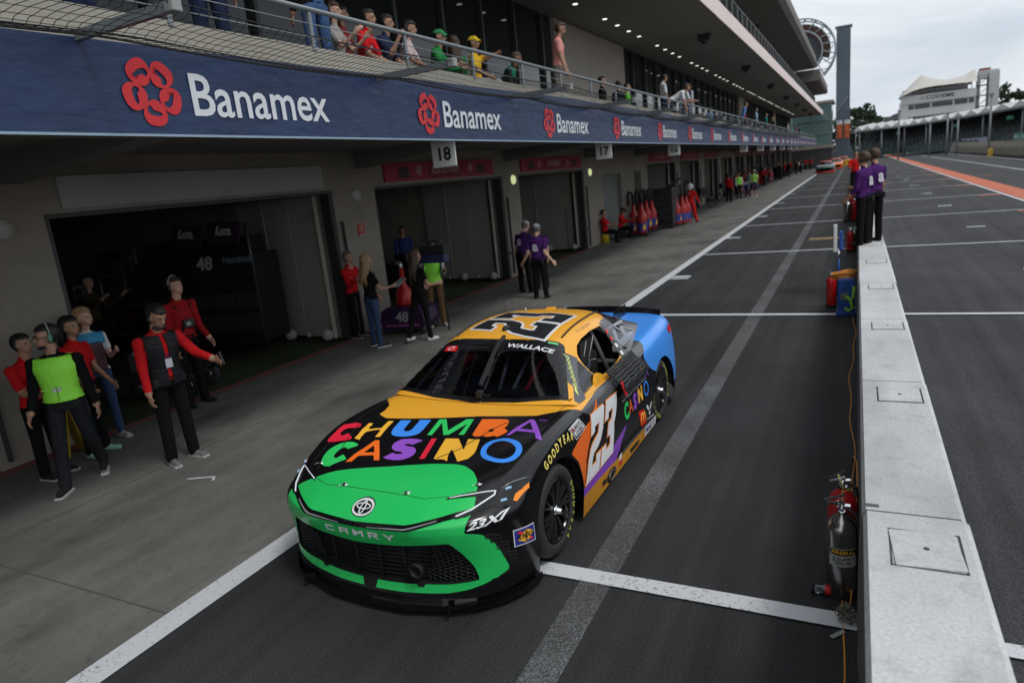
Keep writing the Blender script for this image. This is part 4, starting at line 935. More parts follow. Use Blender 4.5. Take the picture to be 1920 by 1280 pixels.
def cock(root):
    m = MB(); m.grid(lambda u, v: Vector((-.86+1.72*u, 1.72+.55*v, .96-.06*v-.0*u)), 8, 3); m.build('dashboard', M_MATT, root)
    cage = MB()
    T = lambda *p, r=.022: cage.tube([Vector(q) for q in p], r, 8)
    for s in (1, -1):
        T((s*.74, 1.80, .92), (s*.60, 2.22, 1.20), (s*.56, 2.45, 1.30), (s*.55, 2.95, 1.31), (s*.6, 3.05, 1.1), (s*.78, 3.08, .6))
        T((s*.55, 2.95, 1.31), (s*.45, 3.9, .95))
    T((-.56, 2.35, 1.28), (.56, 2.35, 1.28)); T((-.55, 2.95, 1.31), (.55, 2.95, 1.31)); T((-.78, 3.08, .9), (.78, 3.08, .9)); T((-.55, 2.95, 1.3), (.6, 3.08, .7))
    T((.10, 1.9, .92), (.05, 2.35, 1.28), r=.018)
    cage.build('roll_cage', mat('cage_grey', (.16, .16, .17), .4), root)
    m = MB(); m.bar((.33, 1.98, .93), (.42, 2.38, 1.25), .035, .008); m.build('red_strap', mat('strap_red', (.42, .02, .03), .6), root)
    m = MB(); m.bar((.20, 2.0, .93), (.26, 2.38, 1.25), .03, .008); m.bar((-.44, 2.2, 1.0), (-.08, 2.4, 1.24), .03, .01); m.build('grey_strap', mat('strap_grey', (.22, .23, .25), .6), root)
    m = MB()
    m.box((.38, 2.98, .72), (.46, .14, .62), rx=-.18, bev=.05); m.box((.38, 2.72, .45), (.46, .5, .14), bev=.05)
    for s in (-1, 1): m.box((.38+s*.2, 2.80, 1.06), (.05, .34, .26), bev=.02)
    m.box((.38, 2.99, 1.08), (.36, .08, .24), bev=.03); m.build('seat', M_MATT, root)
    m = MB()
    for k in range(4): m.box((-.33+.0*k, 1.98, .99-.0*k), (.01, .01, .01))
    m.build('switch', M_ALU, root)
    m = MB(); m.box((-.12, 1.98, .99), (.16, .06, .11), rx=-.4, bev=.01); m.box((-.42, 2.0, .98), (.12, .06, .08), bev=.01); m.build('dash_display', mat('disp', (.02, .03, .06), .2), root)
    m = MB(); m.lathe([(.16+.014*cos(a*pi/4), .014*sin(a*pi/4)) for a in range(9)], (.38, 2.32, .93), 28, 'Y'); m.bar((.38, 2.32, .93), (.38, 2.0, .88), .04); m.bar((.23, 2.32, .93), (.53, 2.32, .93), .03, .02); m.build('steering_wheel', M_MATT, root)
    m = MB(); m.tube([(.62, 2.75, 1.18), (.60, 2.7, 1.02), (.5, 2.62, .93)], .004, 5); m.tube([(.66, 2.84, 1.22), (.64, 2.72, 1.0), (.66, 2.86, .98), (.6, 2.95, .95)], .004, 5); m.build('radio_cord', mat('cord_white', (.5, .5, .5), .5), root)
build_hero()
# ================================================================ ground
def asphalt(name, c, worn=0.0):
    m = bpy.data.materials.new(name); m.use_nodes = True; t = m.node_tree; b = t.nodes['Principled BSDF']; L_ = t.links.new; MATS[name] = m
    tcn = t.nodes.new('ShaderNodeTexCoord')
    def noise(sc, det=6, mapscale=None, rough=.6):
        n = t.nodes.new('ShaderNodeTexNoise'); n.inputs['Scale'].default_value = sc; n.inputs['Detail'].default_value = det; n.inputs['Roughness'].default_value = rough
        if mapscale:
            mp_ = t.nodes.new('ShaderNodeMapping'); mp_.inputs['Scale'].default_value = mapscale; L_(tcn.outputs['Object'], mp_.inputs['Vector']); L_(mp_.outputs['Vector'], n.inputs['Vector'])
        else: L_(tcn.outputs['Object'], n.inputs['Vector'])
        return n
    def ramp(n, lo, hi, a, b_):
        r = t.nodes.new('ShaderNodeMapRange'); r.inputs['From Min'].default_value = lo; r.inputs['From Max'].default_value = hi
        r.inputs['To Min'].default_value = a; r.inputs['To Max'].default_value = b_; L_(n.outputs['Fac'], r.inputs['Value']); return r
    def mul(a, b_):
        q = t.nodes.new('ShaderNodeMath'); q.operation = 'MULTIPLY'; L_(a, q.inputs[0]); L_(b_, q.inputs[1]); return q.outputs[0]
    big = ramp(noise(.35), .3, .7, .74, 1.28); mid = ramp(noise(3, mapscale=(1, .25, 1)), .3, .7, .9, 1.1)
    fine = ramp(noise(110, 2), .35, .75, .45, 1.75); tyre = ramp(noise(1.3, 4, (2.6, .045, 1)), .42, .72, 1.08, .62)
    f = mul(mul(mul(big.outputs[0], mid.outputs[0]), fine.outputs[0]), tyre.outputs[0])
    v = t.nodes.new('ShaderNodeVectorMath'); v.operation = 'SCALE'; v.inputs[0].default_value = c; L_(f, v.inputs['Scale']); L_(v.outputs[0], b.inputs['Base Color'])
    b.inputs['Roughness'].default_value = .82; b.inputs['Specular IOR Level'].default_value = .18
    bp = t.nodes.new('ShaderNodeBump'); bp.inputs['Strength'].default_value = .5; bp.inputs['Distance'].default_value = .004
    L_(noise(140, 2).outputs['Fac'], bp.inputs['Height']); L_(bp.outputs['Normal'], b.inputs['Normal'])
    return m
def concrete(name, c, amp=.22, joints=None, rough=.85, stains=.35, spec=.15, wood=False):
    m = bpy.data.materials.new(name); m.use_nodes = True; t = m.node_tree; b = t.nodes['Principled BSDF']; L_ = t.links.new; MATS[name] = m
    tcn = t.nodes.new('ShaderNodeTexCoord'); outs = []
    for sc, mn, mx_, ms in ((.6, 1-amp, 1+amp, None), (4, 1-amp*.5, 1+amp*.5, (1, .3, 1)), (60, .88, 1.12, None), (1.7, 1.0, 1.0-stains, (.8, .35, 1)), (9, 1.0, 1-stains*.5, None)):
        n = t.nodes.new('ShaderNodeTexNoise'); n.inputs['Scale'].default_value = sc; n.inputs['Detail'].default_value = 7
        if ms: mp_ = t.nodes.new('ShaderNodeMapping'); mp_.inputs['Scale'].default_value = ms; L_(tcn.outputs['Object'], mp_.inputs['Vector']); L_(mp_.outputs['Vector'], n.inputs['Vector'])
        else: L_(tcn.outputs['Object'], n.inputs['Vector'])
        r = t.nodes.new('ShaderNodeMapRange'); r.inputs['To Min'].default_value = mn; r.inputs['To Max'].default_value = mx_
        r.inputs['From Min'].default_value = .55 if mn == 1.0 else .3; r.inputs['From Max'].default_value = .78 if mn == 1.0 else .7
        L_(n.outputs['Fac'], r.inputs['Value']); outs.append(r.outputs[0])
    o = outs[0]
    for q_ in outs[1:]:
        q = t.nodes.new('ShaderNodeMath'); q.operation = 'MULTIPLY'; L_(o, q.inputs[0]); L_(q_, q.inputs[1]); o = q.outputs[0]
    v = t.nodes.new('ShaderNodeVectorMath'); v.operation = 'SCALE'; v.inputs[0].default_value = c; L_(o, v.inputs['Scale']); L_(v.outputs[0], b.inputs['Base Color'])
    b.inputs['Roughness'].default_value = rough; b.inputs['Specular IOR Level'].default_value = spec
    bp = t.nodes.new('ShaderNodeBump'); bp.inputs['Strength'].default_value = .25; bp.inputs['Distance'].default_value = .006
    n = t.nodes.new('ShaderNodeTexNoise'); n.inputs['Scale'].default_value = 25; n.inputs['Detail'].default_value = 5; L_(tcn.outputs['Object'], n.inputs['Vector'])
    L_(n.outputs['Fac'], bp.inputs['Height']); L_(bp.outputs['Normal'], b.inputs['Normal'])
    return m
def worn_paint(name, c, under, lo=.42, hi=.5, sc=45):
    m = bpy.data.materials.new(name); m.use_nodes = True; t = m.node_tree; b = t.nodes['Principled BSDF']; L_ = t.links.new; MATS[name] = m
    tcn = t.nodes.new('ShaderNodeTexCoord'); n = t.nodes.new('ShaderNodeTexNoise'); n.inputs['Scale'].default_value = sc; n.inputs['Detail'].default_value = 5; n.inputs['Roughness'].default_value = .7
    L_(tcn.outputs['Object'], n.inputs['Vector']); r = t.nodes.new('ShaderNodeMapRange'); r.inputs['From Min'].default_value = lo; r.inputs['From Max'].default_value = hi
    n2 = t.nodes.new('ShaderNodeTexNoise'); n2.inputs['Scale'].default_value = 1.2; n2.inputs['Detail'].default_value = 4; L_(tcn.outputs['Object'], n2.inputs['Vector'])
    a = t.nodes.new('ShaderNodeMath'); a.operation = 'MULTIPLY_ADD'; a.inputs[1].default_value = .35; L_(n2.outputs['Fac'], a.inputs[0]); L_(n.outputs['Fac'], a.inputs[2])
    s = t.nodes.new('ShaderNodeMath'); s.operation = 'SUBTRACT'; s.inputs[1].default_value = .175; L_(a.outputs[0], s.inputs[0])
    L_(s.outputs[0], r.inputs['Value']); mx_ = t.nodes.new('ShaderNodeMix'); mx_.data_type = 'RGBA'; mx_.inputs['A'].default_value = (*under, 1); mx_.inputs['B'].default_value = (*c, 1)
    L_(r.outputs[0], mx_.inputs['Factor']); L_(mx_.outputs['Result'], b.inputs['Base Color']); b.inputs['Roughness'].default_value = .75
    return m
A_LANE = asphalt('pit_asphalt', (.036, .037, .039)); A_TRACK = asphalt('track_asphalt', (.047, .048, .051))
C_APRON = concrete('apron_concrete', (.13, .128, .12), .28, stains=.5); C_FLOOR = concrete('garage_floor', (.12, .14, .125), .1, rough=.25, stains=.2, spec=.5)
PT_W = worn_paint('line_white', (.55, .57, .6), (.12, .12, .125), .30, .42); PT_WORN = worn_paint('line_worn', (.23, .24, .25), (.040, .041, .043), .48, .74, 75)
PT_R = worn_paint('line_red', (.27, .03, .035), (.14, .10, .10), .34, .52, 14); PT_O = worn_paint('line_orange', (.52, .115, .045), (.26, .08, .045), .30, .55, 4)
def sheet(name, x0, x1, y0, y1, z, m, kind='structure', nx=1, ny=1):
    b = MB(); b.grid(lambda u, v: Vector((x0+(x1-x0)*u, y0+(y1-y0)*v, z)), nx, ny, False)
    return tag(b.build(name, m), kind=kind)
sheet('ground', -400, 500, -60, 1500, -.06, concrete('far_ground', (.05, .065, .035), .3))
sheet('track_road', .5, 14.4, -30, 700, -.004, A_TRACK)
sheet('road', -4.30, .5, -30, 520, 0, A_LANE)
sheet('pavement', -8.95, -4.30, -30, 118, .004, C_APRON)
b = MB()
for k in range(-2, 24): b.box((-6.62, 2.6+5.0*k, .0055), (4.64, .012, .003))
b.box((-6.9, 45, .0055), (.012, 146, .003)); tag(b.build('pavement_joint', mat('joint_dark', (.075, .074, .070), .9)), kind='structure')
def marks(name, rects, m, z):
    b = MB()
    for (x0, x1, y0, y1) in rects: b.face([(x0, y0, z), (x1, y0, z), (x1, y1, z), (x0, y1, z)])
    return tag(b.build(name, m), kind='structure')
LY = [3.91+8.476*k for k in range(0, 13)]
marks('road_marking', [(-4.05, .04, y-.075, y+.075) for y in LY]+[(.5, 5.85, y-.06, y+.06) for y in LY], PT_W, .0125)
marks('road_marking', [(-4.30, -4.08, -30, 118)], PT_W, .0075)
marks('road_marking', [(-1.66, -1.44, -30, 118)], PT_WORN, .009)
marks('road_marking', [(5.83, 5.95, -20, 300), (10.25, 10.38, -10, 330), (13.6, 13.75, -10, 330)], PT_W, .001)
marks('road_marking', [(6.0, 6.95, -20, 300)], PT_O, .001)
marks('road_marking', [(-8.90, -8.76, -30, 24.2), (-8.9, -8.76, 33, 118)], PT_R, .008)
marks('road_marking', [(5.0, 5.8, y-.55, y-.2) for y in LY[3:9]]+[(7.4, 8.2, 40, 40.3), (7.6, 8.0, 55, 55.4)], PT_O, .0015)
marks('road_marking', [(-1.3, -.3, 23.3, 23.9)], worn_paint('line_tan', (.35, .22, .08), (.06, .055, .045), .35, .6), .006)
b = MB(); b.bar((-6.28, 4.35, .010), (-6.02, 4.47, .010), .03, .002); b.bar((-6.02, 4.47, .010), (-5.96, 4.40, .010), .03, .002); tag(b.build('road_marking', PT_W), kind='structure')
for k, s in enumerate(['18', '17', '16', '15', '14', '13', '12', '11']):
    b = text_bm(s, .95, .06)
    y = 16.7+8.48*k
    for v in b.verts: v.co = Vector((-3.82-v.co.y*.62, y+v.co.x*.62, .0075))
    me = bpy.data.meshes.new('road_marking'); b.to_mesh(me); b.free(); tag(link_mesh('road_marking', me, PT_W), kind='structure')
for k, s in enumerate(['10', '1', '5', '6', '7', '8', '9']):
    b = text_bm(s, .95, .06); y = 16.4+8.35*k
    for v in b.verts: v.co = Vector((3.28-v.co.y*.62, y+v.co.x*.8, .003))
    me = bpy.data.meshes.new('road_marking'); b.to_mesh(me); b.free(); tag(link_mesh('road_marking', me, PT_W), kind='structure')
# ================================================================ pit wall
WH = .95
t = thing('pit_wall', 'low grey concrete pit wall running away between the pit lane and the track', 'wall', (0, 0, 0))
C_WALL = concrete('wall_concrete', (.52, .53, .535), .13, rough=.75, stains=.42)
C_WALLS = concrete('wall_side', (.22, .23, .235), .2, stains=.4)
def wallw(y): return .52-.09*min(1, max(0, (y-2)/12.))
prof = [(.042, 0), (.045, .45), (.048, WH-.03), (.066, WH), (.475, WH), (.50, WH-.02), (.60, .5), (.66, 0)]
b = MB(); ys = [-3+2.174*k-.02 for k in range(0, 55)]
for y0, y1 in zip(ys, ys[1:]):
    y1 -= .012; off = random.uniform(-.006, .006)
    A = [b.bm.verts.new((x+off-(0 if x < .3 else .02*((y0*7) % 1)), y0, z)) for x, z in prof]; B = [b.bm.verts.new((x+off-(0 if x < .3 else .02*((y0*7) % 1)), y1, z)) for x, z in prof]
    b.mi = 0
    for i in range(len(prof)-1):
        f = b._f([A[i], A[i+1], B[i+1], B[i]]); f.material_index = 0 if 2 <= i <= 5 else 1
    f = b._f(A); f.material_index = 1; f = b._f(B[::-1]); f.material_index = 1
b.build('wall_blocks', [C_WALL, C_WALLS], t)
for k in range(-1, 22):
    yc = 3.17+2.174*k; h = MB(); sk = .03
    h.box((.298, yc, WH+.003), (.265, .31, .008), rz=.0 if k else .06, bev=.003); h.build('hatch_cover', C_WALL, t)
    h = MB(); w_, d_ = .275, .32; z_ = WH+.001
    for (cx, cy, dx, dy) in ((.298, yc-d_/2, w_+.012, .008), (.298, yc+d_/2, w_+.012, .006), (.298-w_/2, yc, .007, d_), (.298+w_/2+.002, yc, .010, d_)):
        h.box((cx, cy, z_), (dx, dy, .003))
    h.lathe([(.0, .009), (.012, .009), (.013, .0075)], (.30, yc, WH), 12); h.build('hatch_gap', mat('gap_dark', (.05, .045, .045), .9), t)
b = MB(); b.box((.095, 3.55, WH+.0015), (.06, .03, .003)); b.build('tape', mat('tape_grey', (.06, .062, .065), .5), t)
# ================================================================ garage building
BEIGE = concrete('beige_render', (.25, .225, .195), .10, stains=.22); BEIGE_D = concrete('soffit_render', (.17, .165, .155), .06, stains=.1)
WHITE_P = concrete('white_panel', (.33, .345, .34), .06, stains=.1); DARKM = mat('dark_metal', (.03, .032, .035), .5)
STEEL = mat('steel_grey', (.20, .23, .25), .45, metal=.3); INNER = concrete('garage_inner', (.26, .25, .21), .12, stains=.3)
XW, XF, YE = -8.95, -5.40, 116
bld = thing('pit_building', 'long pit garage building with blue banner, spectator balcony and white soffit', 'building', (-9, 0, 0))
doors = [(-8.4, -3.1, 'o'), (-1.7, 3.9, 'o'), (5.09, 10.42, 'o'), (11.72, 17.63, 'o'), (18.7, 24.22, 'o'), (26.27, 28.75, 'l'), (30.73, 31.86, 'd'), (33., 38.9, 'o'), (40.05, 45.5, 'o')]
y = 47.0
while y < 110: doors.append((y, y+5.2, 'o')); y += 6.6
b = MB(); prev = -12
ox = 9.0
for (d0, d1, k) in doors:
    b.box((XW-.2+ox, (prev+d0)/2, 1.8), (.4, d0-prev, 3.6)); top = 2.9 if k == 'o' else 2.62
    b.box((XW-.2+ox, (d0+d1)/2, (top+3.6)/2), (.4, d1-d0, 3.6-top)); prev = d1
b.box((XW-.2+ox, (prev+YE)/2, 1.8), (.4, YE-prev, 3.6)); b.build('wall', BEIGE, bld)
b = MB()
for (d0, d1, k) in doors:
    if k != 'o': continue
    for yy in (d0+.04, d1-.04): b.box((XW-.15+ox, yy, 1.45), (.22, .07, 2.9))
    b.box((XW-.13+ox, (d0+d1)/2, 2.87), (.22, d1-d0, .06)); b.box((XW+.06+ox, d1+.10, 1.2), (.05, .04, 2.2)); b.box((XW+.05+ox, d1+.02, .72), (.08, .10, .04))
b.build('door_frame', DARKM, bld)
b = MB()
b.box((XW-.4-5+ox, 50, 3.55), (10, 134, .1)); b.box((XW-10+ox, 50, 1.8), (.2, 134, 3.6)); b.build('garage_inner_wall', INNER, bld)
b = MB()
for (d0, d1, k) in doors:
    if k == 'o': b.box((XW-5.2+ox, d1+.5, 1.75), (9.6, .2, 3.5))
    else: b.box((XW-.35+ox, (d0+d1)/2, 1.4), (.06, d1-d0, 2.8))
b.build('partition', INNER, bld)
b = MB(); b.box((XW-.28+ox, 27.51, 1.31), (.04, 2.48, 2.62))
for k in range(30): b.box((XW-.20+ox, 27.51, .05+k*.088), (.12, 2.48, .02), ry=.5)
b.build('louvre_door', WHITE_P, bld)
# sliding door leaves stacked at the side of the openings
LEAFM = concrete('door_leaf', (.36, .35, .31), .07, stains=.12)
for (d0, d1, k) in doors:
    if k != 'o': continue
    q = MB(); q.box((XW-1.75+ox, d1+.18, 1.42), (2.35, .06, 2.84), rz=-.10); q.build('door_leaf', LEAFM, bld)
    q = MB(); q.box((XW-.42+ox, d1-.02, 1.42), (.07, .30, 2.80), rz=.5); q.build('door_leaf', LEAFM, bld)
    for xx in (-.62, -1.35, -2.1): q = MB(); q.box((XW+xx+ox, d1+.11+.075*(xx+1.35)*-1.0, 1.42), (.05, .03, 2.8), rz=-.10); q.build('leaf_stile', WHITE_P, bld)
    q = MB()
    for j in range(4): q.sphere((XW-.5-.5*j+ox, d1-.2, .10), .13 if j % 2 == 0 else .06, 10, 6, (1, 1, .9))
    q.build('door_weight', WHITE_P, bld)
    if d0 < 33:
        q = MB(); q.lathe([(0, .05), (.11, .045), (.135, .0), (.135, -.03), (0, -.03)], (XW+.01+ox, d1+.68, 2.77), 20, 'X')
        q.build('bulkhead_lamp', mat('lamp_glass_lit', (.75, .85, .42), .4, emit=.7) if d1 > 17 else mat('lamp_glass', (.35, .36, .33), .4), bld)
q = MB(); q.box((XW+.012+ox, 11.10, 2.08), (.02, .17, .25)); q.build('hydrant_plate', mat('plate_red', (.45, .03, .02), .5), bld)
q = MB(); q.box((XW+.026+ox, 11.10, 2.11), (.006, .035, .13)); q.box((XW+.026+ox, 11.10, 1.975), (.006, .15, .03)); q.build('hydrant_plate_mark', WHITE_P, bld)
q = MB(); q.box((XW+.02+ox, 7.75, 3.15), (.035, 4.85, .40)); q.build('blank_sign_panel', WHITE_P, bld)
# overhang, fascia, balcony slab
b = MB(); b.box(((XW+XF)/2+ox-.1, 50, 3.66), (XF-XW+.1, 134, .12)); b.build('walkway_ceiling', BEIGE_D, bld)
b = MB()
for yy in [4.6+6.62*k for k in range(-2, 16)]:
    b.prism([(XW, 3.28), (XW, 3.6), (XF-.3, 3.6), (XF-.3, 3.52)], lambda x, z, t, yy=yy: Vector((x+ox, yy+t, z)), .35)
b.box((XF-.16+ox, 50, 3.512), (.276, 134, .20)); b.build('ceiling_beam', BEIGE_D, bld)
b = MB(); b.box((XF-.15+ox, 50, 3.905), (.24, 132, .97)); b.build('parapet', concrete('parapet_beige', (.36, .345, .30), .08, stains=.15), bld)
BLUE = mat('banner_blue', (.011, .031, .10), .45, var=.22, scale=2.2, bump=.55, bscale=7, stretch=(1, .6, 1.6))
b = MB()
def bz(y): return 4.12+.17*min(1, max(0, (y-3)/11.))
b.grid(lambda u, v: Vector((XF+ox+.004+.003*sin(u*900)+.003*sin(u*411+3*v), -16+132*u, 3.40+(bz(-16+132*u)-3.40)*v)), 160, 6); b.build('blue_banner', BLUE, bld)
b = MB(); b.box((XF+ox+.012, 50, 3.405), (.02, 132, .02)); b.build('banner_edge', mat('edge_pale', (.30, .42, .52), .4), bld)
# banner logos
LOGR = mat('logo_red', (.62, .02, .028), .45); LOGW = mat('logo_white', (.72, .77, .82), .45)
def bandmark(parent, y, zc, s):
    """five rounded petals, each with a slot, round an open pentagon"""
    OUT = [(.125, -.045), (.21, -.155), (.34, -.205), (.45, -.17), (.50, -.09), (.50, .07), (.44, .17), (.33, .20), (.21, .155), (.125, .06)]
    HOL = [(.215, -.095), (.27, -.135), (.33, -.10), (.355, .0), (.345, .10), (.29, .125), (.255, .10), (.28, .02), (.265, -.035), (.225, -.055)]
    for k in range(5):
        a0 = -pi/2+2*pi*k/5-.05; rot = lambda p, q: (p*cos(a0)-q*sin(a0), p*sin(a0)+q*cos(a0))
        A = [rot(*p) for p in soften(OUT, 80, 4)]; B = [rot(*p) for p in soften(HOL, 80, 4)]
        bm_ = bmesh.new(); x = XF+ox+.014+k*.0012; n = len(A)
        va = [bm_.verts.new((x, y+p*s, zc+q*s)) for p, q in A]; vb = [bm_.verts.new((x, y+p*s, zc+q*s)) for p, q in B]
        for i in range(n): bm_.faces.new([va[i], va[(i+1) % n], vb[(i+1) % n], vb[i]])
        me = bpy.data.meshes.new('logo_petal'); bm_.to_mesh(me); bm_.free(); link_mesh('logo_petal', me, LOGR, parent)
logo0 = thing('banner_logo', 'largest red flower emblem beside white bank lettering on the blue banner, at the camera end', 'logo', (-9, 4.01, 3.76), 0, 'bank logos repeated along the blue banner')
logo0.location = (-9, 4.20, 3.765)
bandmark(logo0, 0, 0, .56)
text_obj('Banamex', .52, LOGW, logo0, (XF+ox+.016, .36, -.02), (0, 1, 0), (0, 0, 1), 'bank_lettering', .012, 0, .97, 'LEFT')
ordn = ['second', 'third', 'fourth', 'fifth', 'sixth', 'seventh', 'eighth', 'ninth', 'tenth', 'eleventh', 'twelfth']
for k in range(1, 26):
    c = copy_tree(logo0); c.location.y = 4.20+4.345*k
    c['label'] = (ordn[k-1]+' red flower emblem with white bank lettering along the blue banner, counted from the camera') if k < 12 else 'tiny distant red flower emblem with white lettering near the far end of the banner'
c = copy_tree(logo0); c.location.y = 4.2-4.345; c['label'] = 'red flower emblem and white lettering on the banner before the first large one'
# bay number boards hanging under the banner
for k, (s, yy) in enumerate([('18', 9.27), ('17', 16.9), ('16', 24.5), ('15', 41.4), ('14', 49.), ('13', 56.6), ('12', 64.2), ('11', 71.8), ('10', 79.4)]):
    g = thing('bay_number_board', 'white hanging board with black number %s under the blue banner' % s, 'sign', (XF-.26, yy, 3.20), 0, 'bay number boards under the banner')
    q = MB(); q.box((0, 0, .035), (.42, .03, .40), bev=.012); q.build('board', mat('board_white', (.62, .64, .62), .5), g)
    text_obj(s, .27, mat('number_black', (.01, .01, .01), .5), g, (0, -.0165, .02), (1, 0, 0), (0, 0, 1), 'number', .03, 0, .98)
# driver name signs
MAG = mat('sign_crimson', (.30, .015, .045), .5); MAGD = mat('sign_crimson_dark', (.20, .01, .03), .5); SGW = mat('sign_pink_white', (.50, .30, .32), .5)
def name_sign(y0, y1, num, name, label):
    g = thing('name_sign', label, 'sign', (XW+.03, (y0+y1)/2, 3.165), 0, 'crimson driver name signs above the garage doors')
    w = y1-y0; q = MB(); q.box((0, 0, 0), (.04, w, .40)); q.build('panel', MAG, g)
    q = MB(); q.box((.022, 0, 0), (.004, w*.31, .32)); q.build('name_plate', MAGD, g)
    text_obj(name, .25, SGW, g, (.026, 0, 0), (0, 1, 0), (0, 0, 1), 'name_lettering', .02, .1, .70)
    for s in (-1, 1):
        text_obj(num, .30, SGW, g, (.024, s*w*.24, 0), (0, 1, 0), (0, 0, 1), 'car_number', .02, .15, .8)
        q = MB(); q.box((.023, s*w*.36, .04), (.004, w*.075, .11)); q.box((.023, s*w*.36, -.08), (.004, w*.09, .10)); q.build('series_mark', mat('mark_dark', (.03, .02, .03), .5), g)
    return g
name_sign(12.1, 17.03, '48', 'ALEX BOWMAN', 'crimson name sign with 48 ALEX BOWMAN above the second garage door')
name_sign(18.85, 23.95, '60', 'RYAN PREECE', 'crimson name sign with number 60 above the third garage door')
for (y0, y1, n_, s, l) in ((33.3, 38., '71', 'M. MCDOWELL', 'first crimson name sign beyond the louvred door'), (40.15, 45.1, '42', 'J. NEMECHEK', 'second crimson name sign beyond the louvred door'), (47.2, 52.1, '43', 'E. JONES', 'third crimson name sign beyond the louvred door')):
    name_sign(y0, y1, n_, s, l)
y = 60.1
for k in range(7): name_sign(y, y+4.9, '1', 'R. CHASTAIN', 'small faraway crimson name sign in the row of distant garages'); y += 6.62
# ---------------------------------------------------------------- balcony
DK = 4.02
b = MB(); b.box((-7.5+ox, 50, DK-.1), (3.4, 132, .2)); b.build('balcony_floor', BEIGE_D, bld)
rail = thing('balcony_railing', 'grey steel balcony handrail with posts and cables above the banner', 'railing', (XF, 0, 4.39))
b = MB(); b.tube([(-.03, -16, .39), (-.03, 116, .39)], .03, 8); b.build('handrail', STEEL, rail)
b = MB()
for z in (.10, .24): b.tube([(-.03, -16, z), (-.03, 116, z)], .006, 5)
b.build('cable', STEEL, rail)
ys = [.87+1.843*k for k in range(-5, 62)]
for yy in ys[:60]:
    q = MB(); q.box((-.035, yy, .17), (.035, .05, .42)); q.build('post', STEEL, rail)
NET = mat('net_cord', (.03, .03, .032), .8)
cn = thing('catch_net', 'sagging black cord catch net strung above the blue banner', 'net', (XF, 0, 4.15))
b = MB(); yb = [3.65+3.81*k for k in range(-4, 18)]
def netz(x, y): 
    f = ((y-3.65) % 3.81)/3.81; return .02-.13*sin(pi*x/1.12)*1.0-.05*sin(pi*f)
def npt(x, y): return Vector((.02+x, y, netz(x, y)))
for (ya, yz, dy, dx) in ((-4, 16, .085, .10), (16, 32, .17, .19), (32, 70, .40, .28)):
    yy = ya
    while yy < yz:
        b.tube([npt(x*1.12/8, yy+.05*sin(x*2)+.02*x) for x in range(9)], .0028 if dy < .1 else .005, 3, caps=False); yy += dy
    x = dx*.3
    while x < 1.12:
        n_ = int((yz-ya)/.22); b.tube([npt(x+.012*sin(i*1.3), ya+i*(yz-ya)/n_) for i in range(n_+1)], .0028 if dy < .1 else .005, 3, caps=False); x += dx
b.build('mesh', NET, cn)
b = MB()
for x in (.10, .55, 1.10): b.tube([npt(x, -4+i*.3)+Vector((0, 0, .005)) for i in range(247)], .006, 4)
b.build('border_rope', NET, cn)
br = None
for i, yy in enumerate(yb):
    g = thing('net_bracket', ['first','second','third','fourth','fifth','sixth','seventh','eighth'][i-4]+' grey steel net arm along the banner, counted from the camera end' if 4 <= i < 12 else 'grey steel arm holding the catch net over the banner', 'bracket', (XF, yy, 4.14), 0, 'steel arms holding out the catch net')
    q = MB(); q.bar((0, 0, .0), (1.08, 0, .0), .05, .075); q.build('arm', STEEL, g)
    q = MB(); q.box((1.11, 0, .01), (.09, .085, .10), bev=.01); q.build('end_cap', WHITE_P, g)
# seats
SEAT = mat('seat_grey', (.10, .11, .115), .5)
s0 = thing('spectator_chair', 'grey plastic spectator seat in the rows behind the balcony rail', 'seat', (-6.6, 0, DK), 0, 'grey seats on the balcony')
q = MB(); q.box((0, 0, .28), (.36, .40, .04), bev=.01); q.build('seat_pan', SEAT, s0)
q = MB(); q.box((-.20, 0, .48), (.05, .40, .36), ry=-.18, bev=.02); q.build('backrest', SEAT, s0)
q = MB(); q.box((-.05, 0, .13), (.06, .30, .26)); q.build('seat_stand', SEAT, s0)
first = True
for row, x in ((0, -6.38), (1, -7.3)):
    for k in range(34):
        yy = 5.0+.52*k+(.9 if k > 18 else 0)
        c = s0 if first else copy_tree(s0); first = False; c.location = (x, yy, DK+.0+row*.18)
# facade of the first floor
GL_LOW = mat('pale_glass_band', (.42, .52, .53), .35)  # pale opaque band along the lower part of the glazing
b = MB()
def wallseg(y0, y1): b.box((-9.15+ox, (y0+y1)/2, 5.9), (.3, y1-y0, 3.85))
wallseg(22.6, 30.4); wallseg(64, 67); wallseg(92, 94); wallseg(-16, -6); b.build('upper_wall', concrete('upper_beige', (.42, .385, .34), .05, stains=.1), bld)
b = MB()
for (y0, y1) in ((-6, 22.6), (30.4, 64), (67, 92), (94, 116)): b.box((-9.15+ox, (y0+y1)/2, 6.38), (.04, y1-y0, 2.98))
b.build('lounge_window', mat('lounge_glass', (.014, .018, .018), .05), bld)
b = MB()
for (y0, y1) in ((-6, 22.6), (30.4, 64), (67, 92), (94, 116)): b.box((-9.12+ox, (y0+y1)/2, 4.50), (.05, y1-y0, .80))
b.build('pale_lower_glass', GL_LOW, bld)
b = MB(); y = -5
while y < 116:
    if not (22.6 < y < 30.4): b.box((-9.08+ox, y, 5.9), (.12, .09, 3.8))
    y += 2.05
b.build('mullion', mat('mullion_dark', (.035, .04, .04), .5), bld)
b = MB(); b.box((-9.35+ox, 50, 5.9), (.1, 130, 4.1)); b.build('lounge_backing', M_VOID, bld)
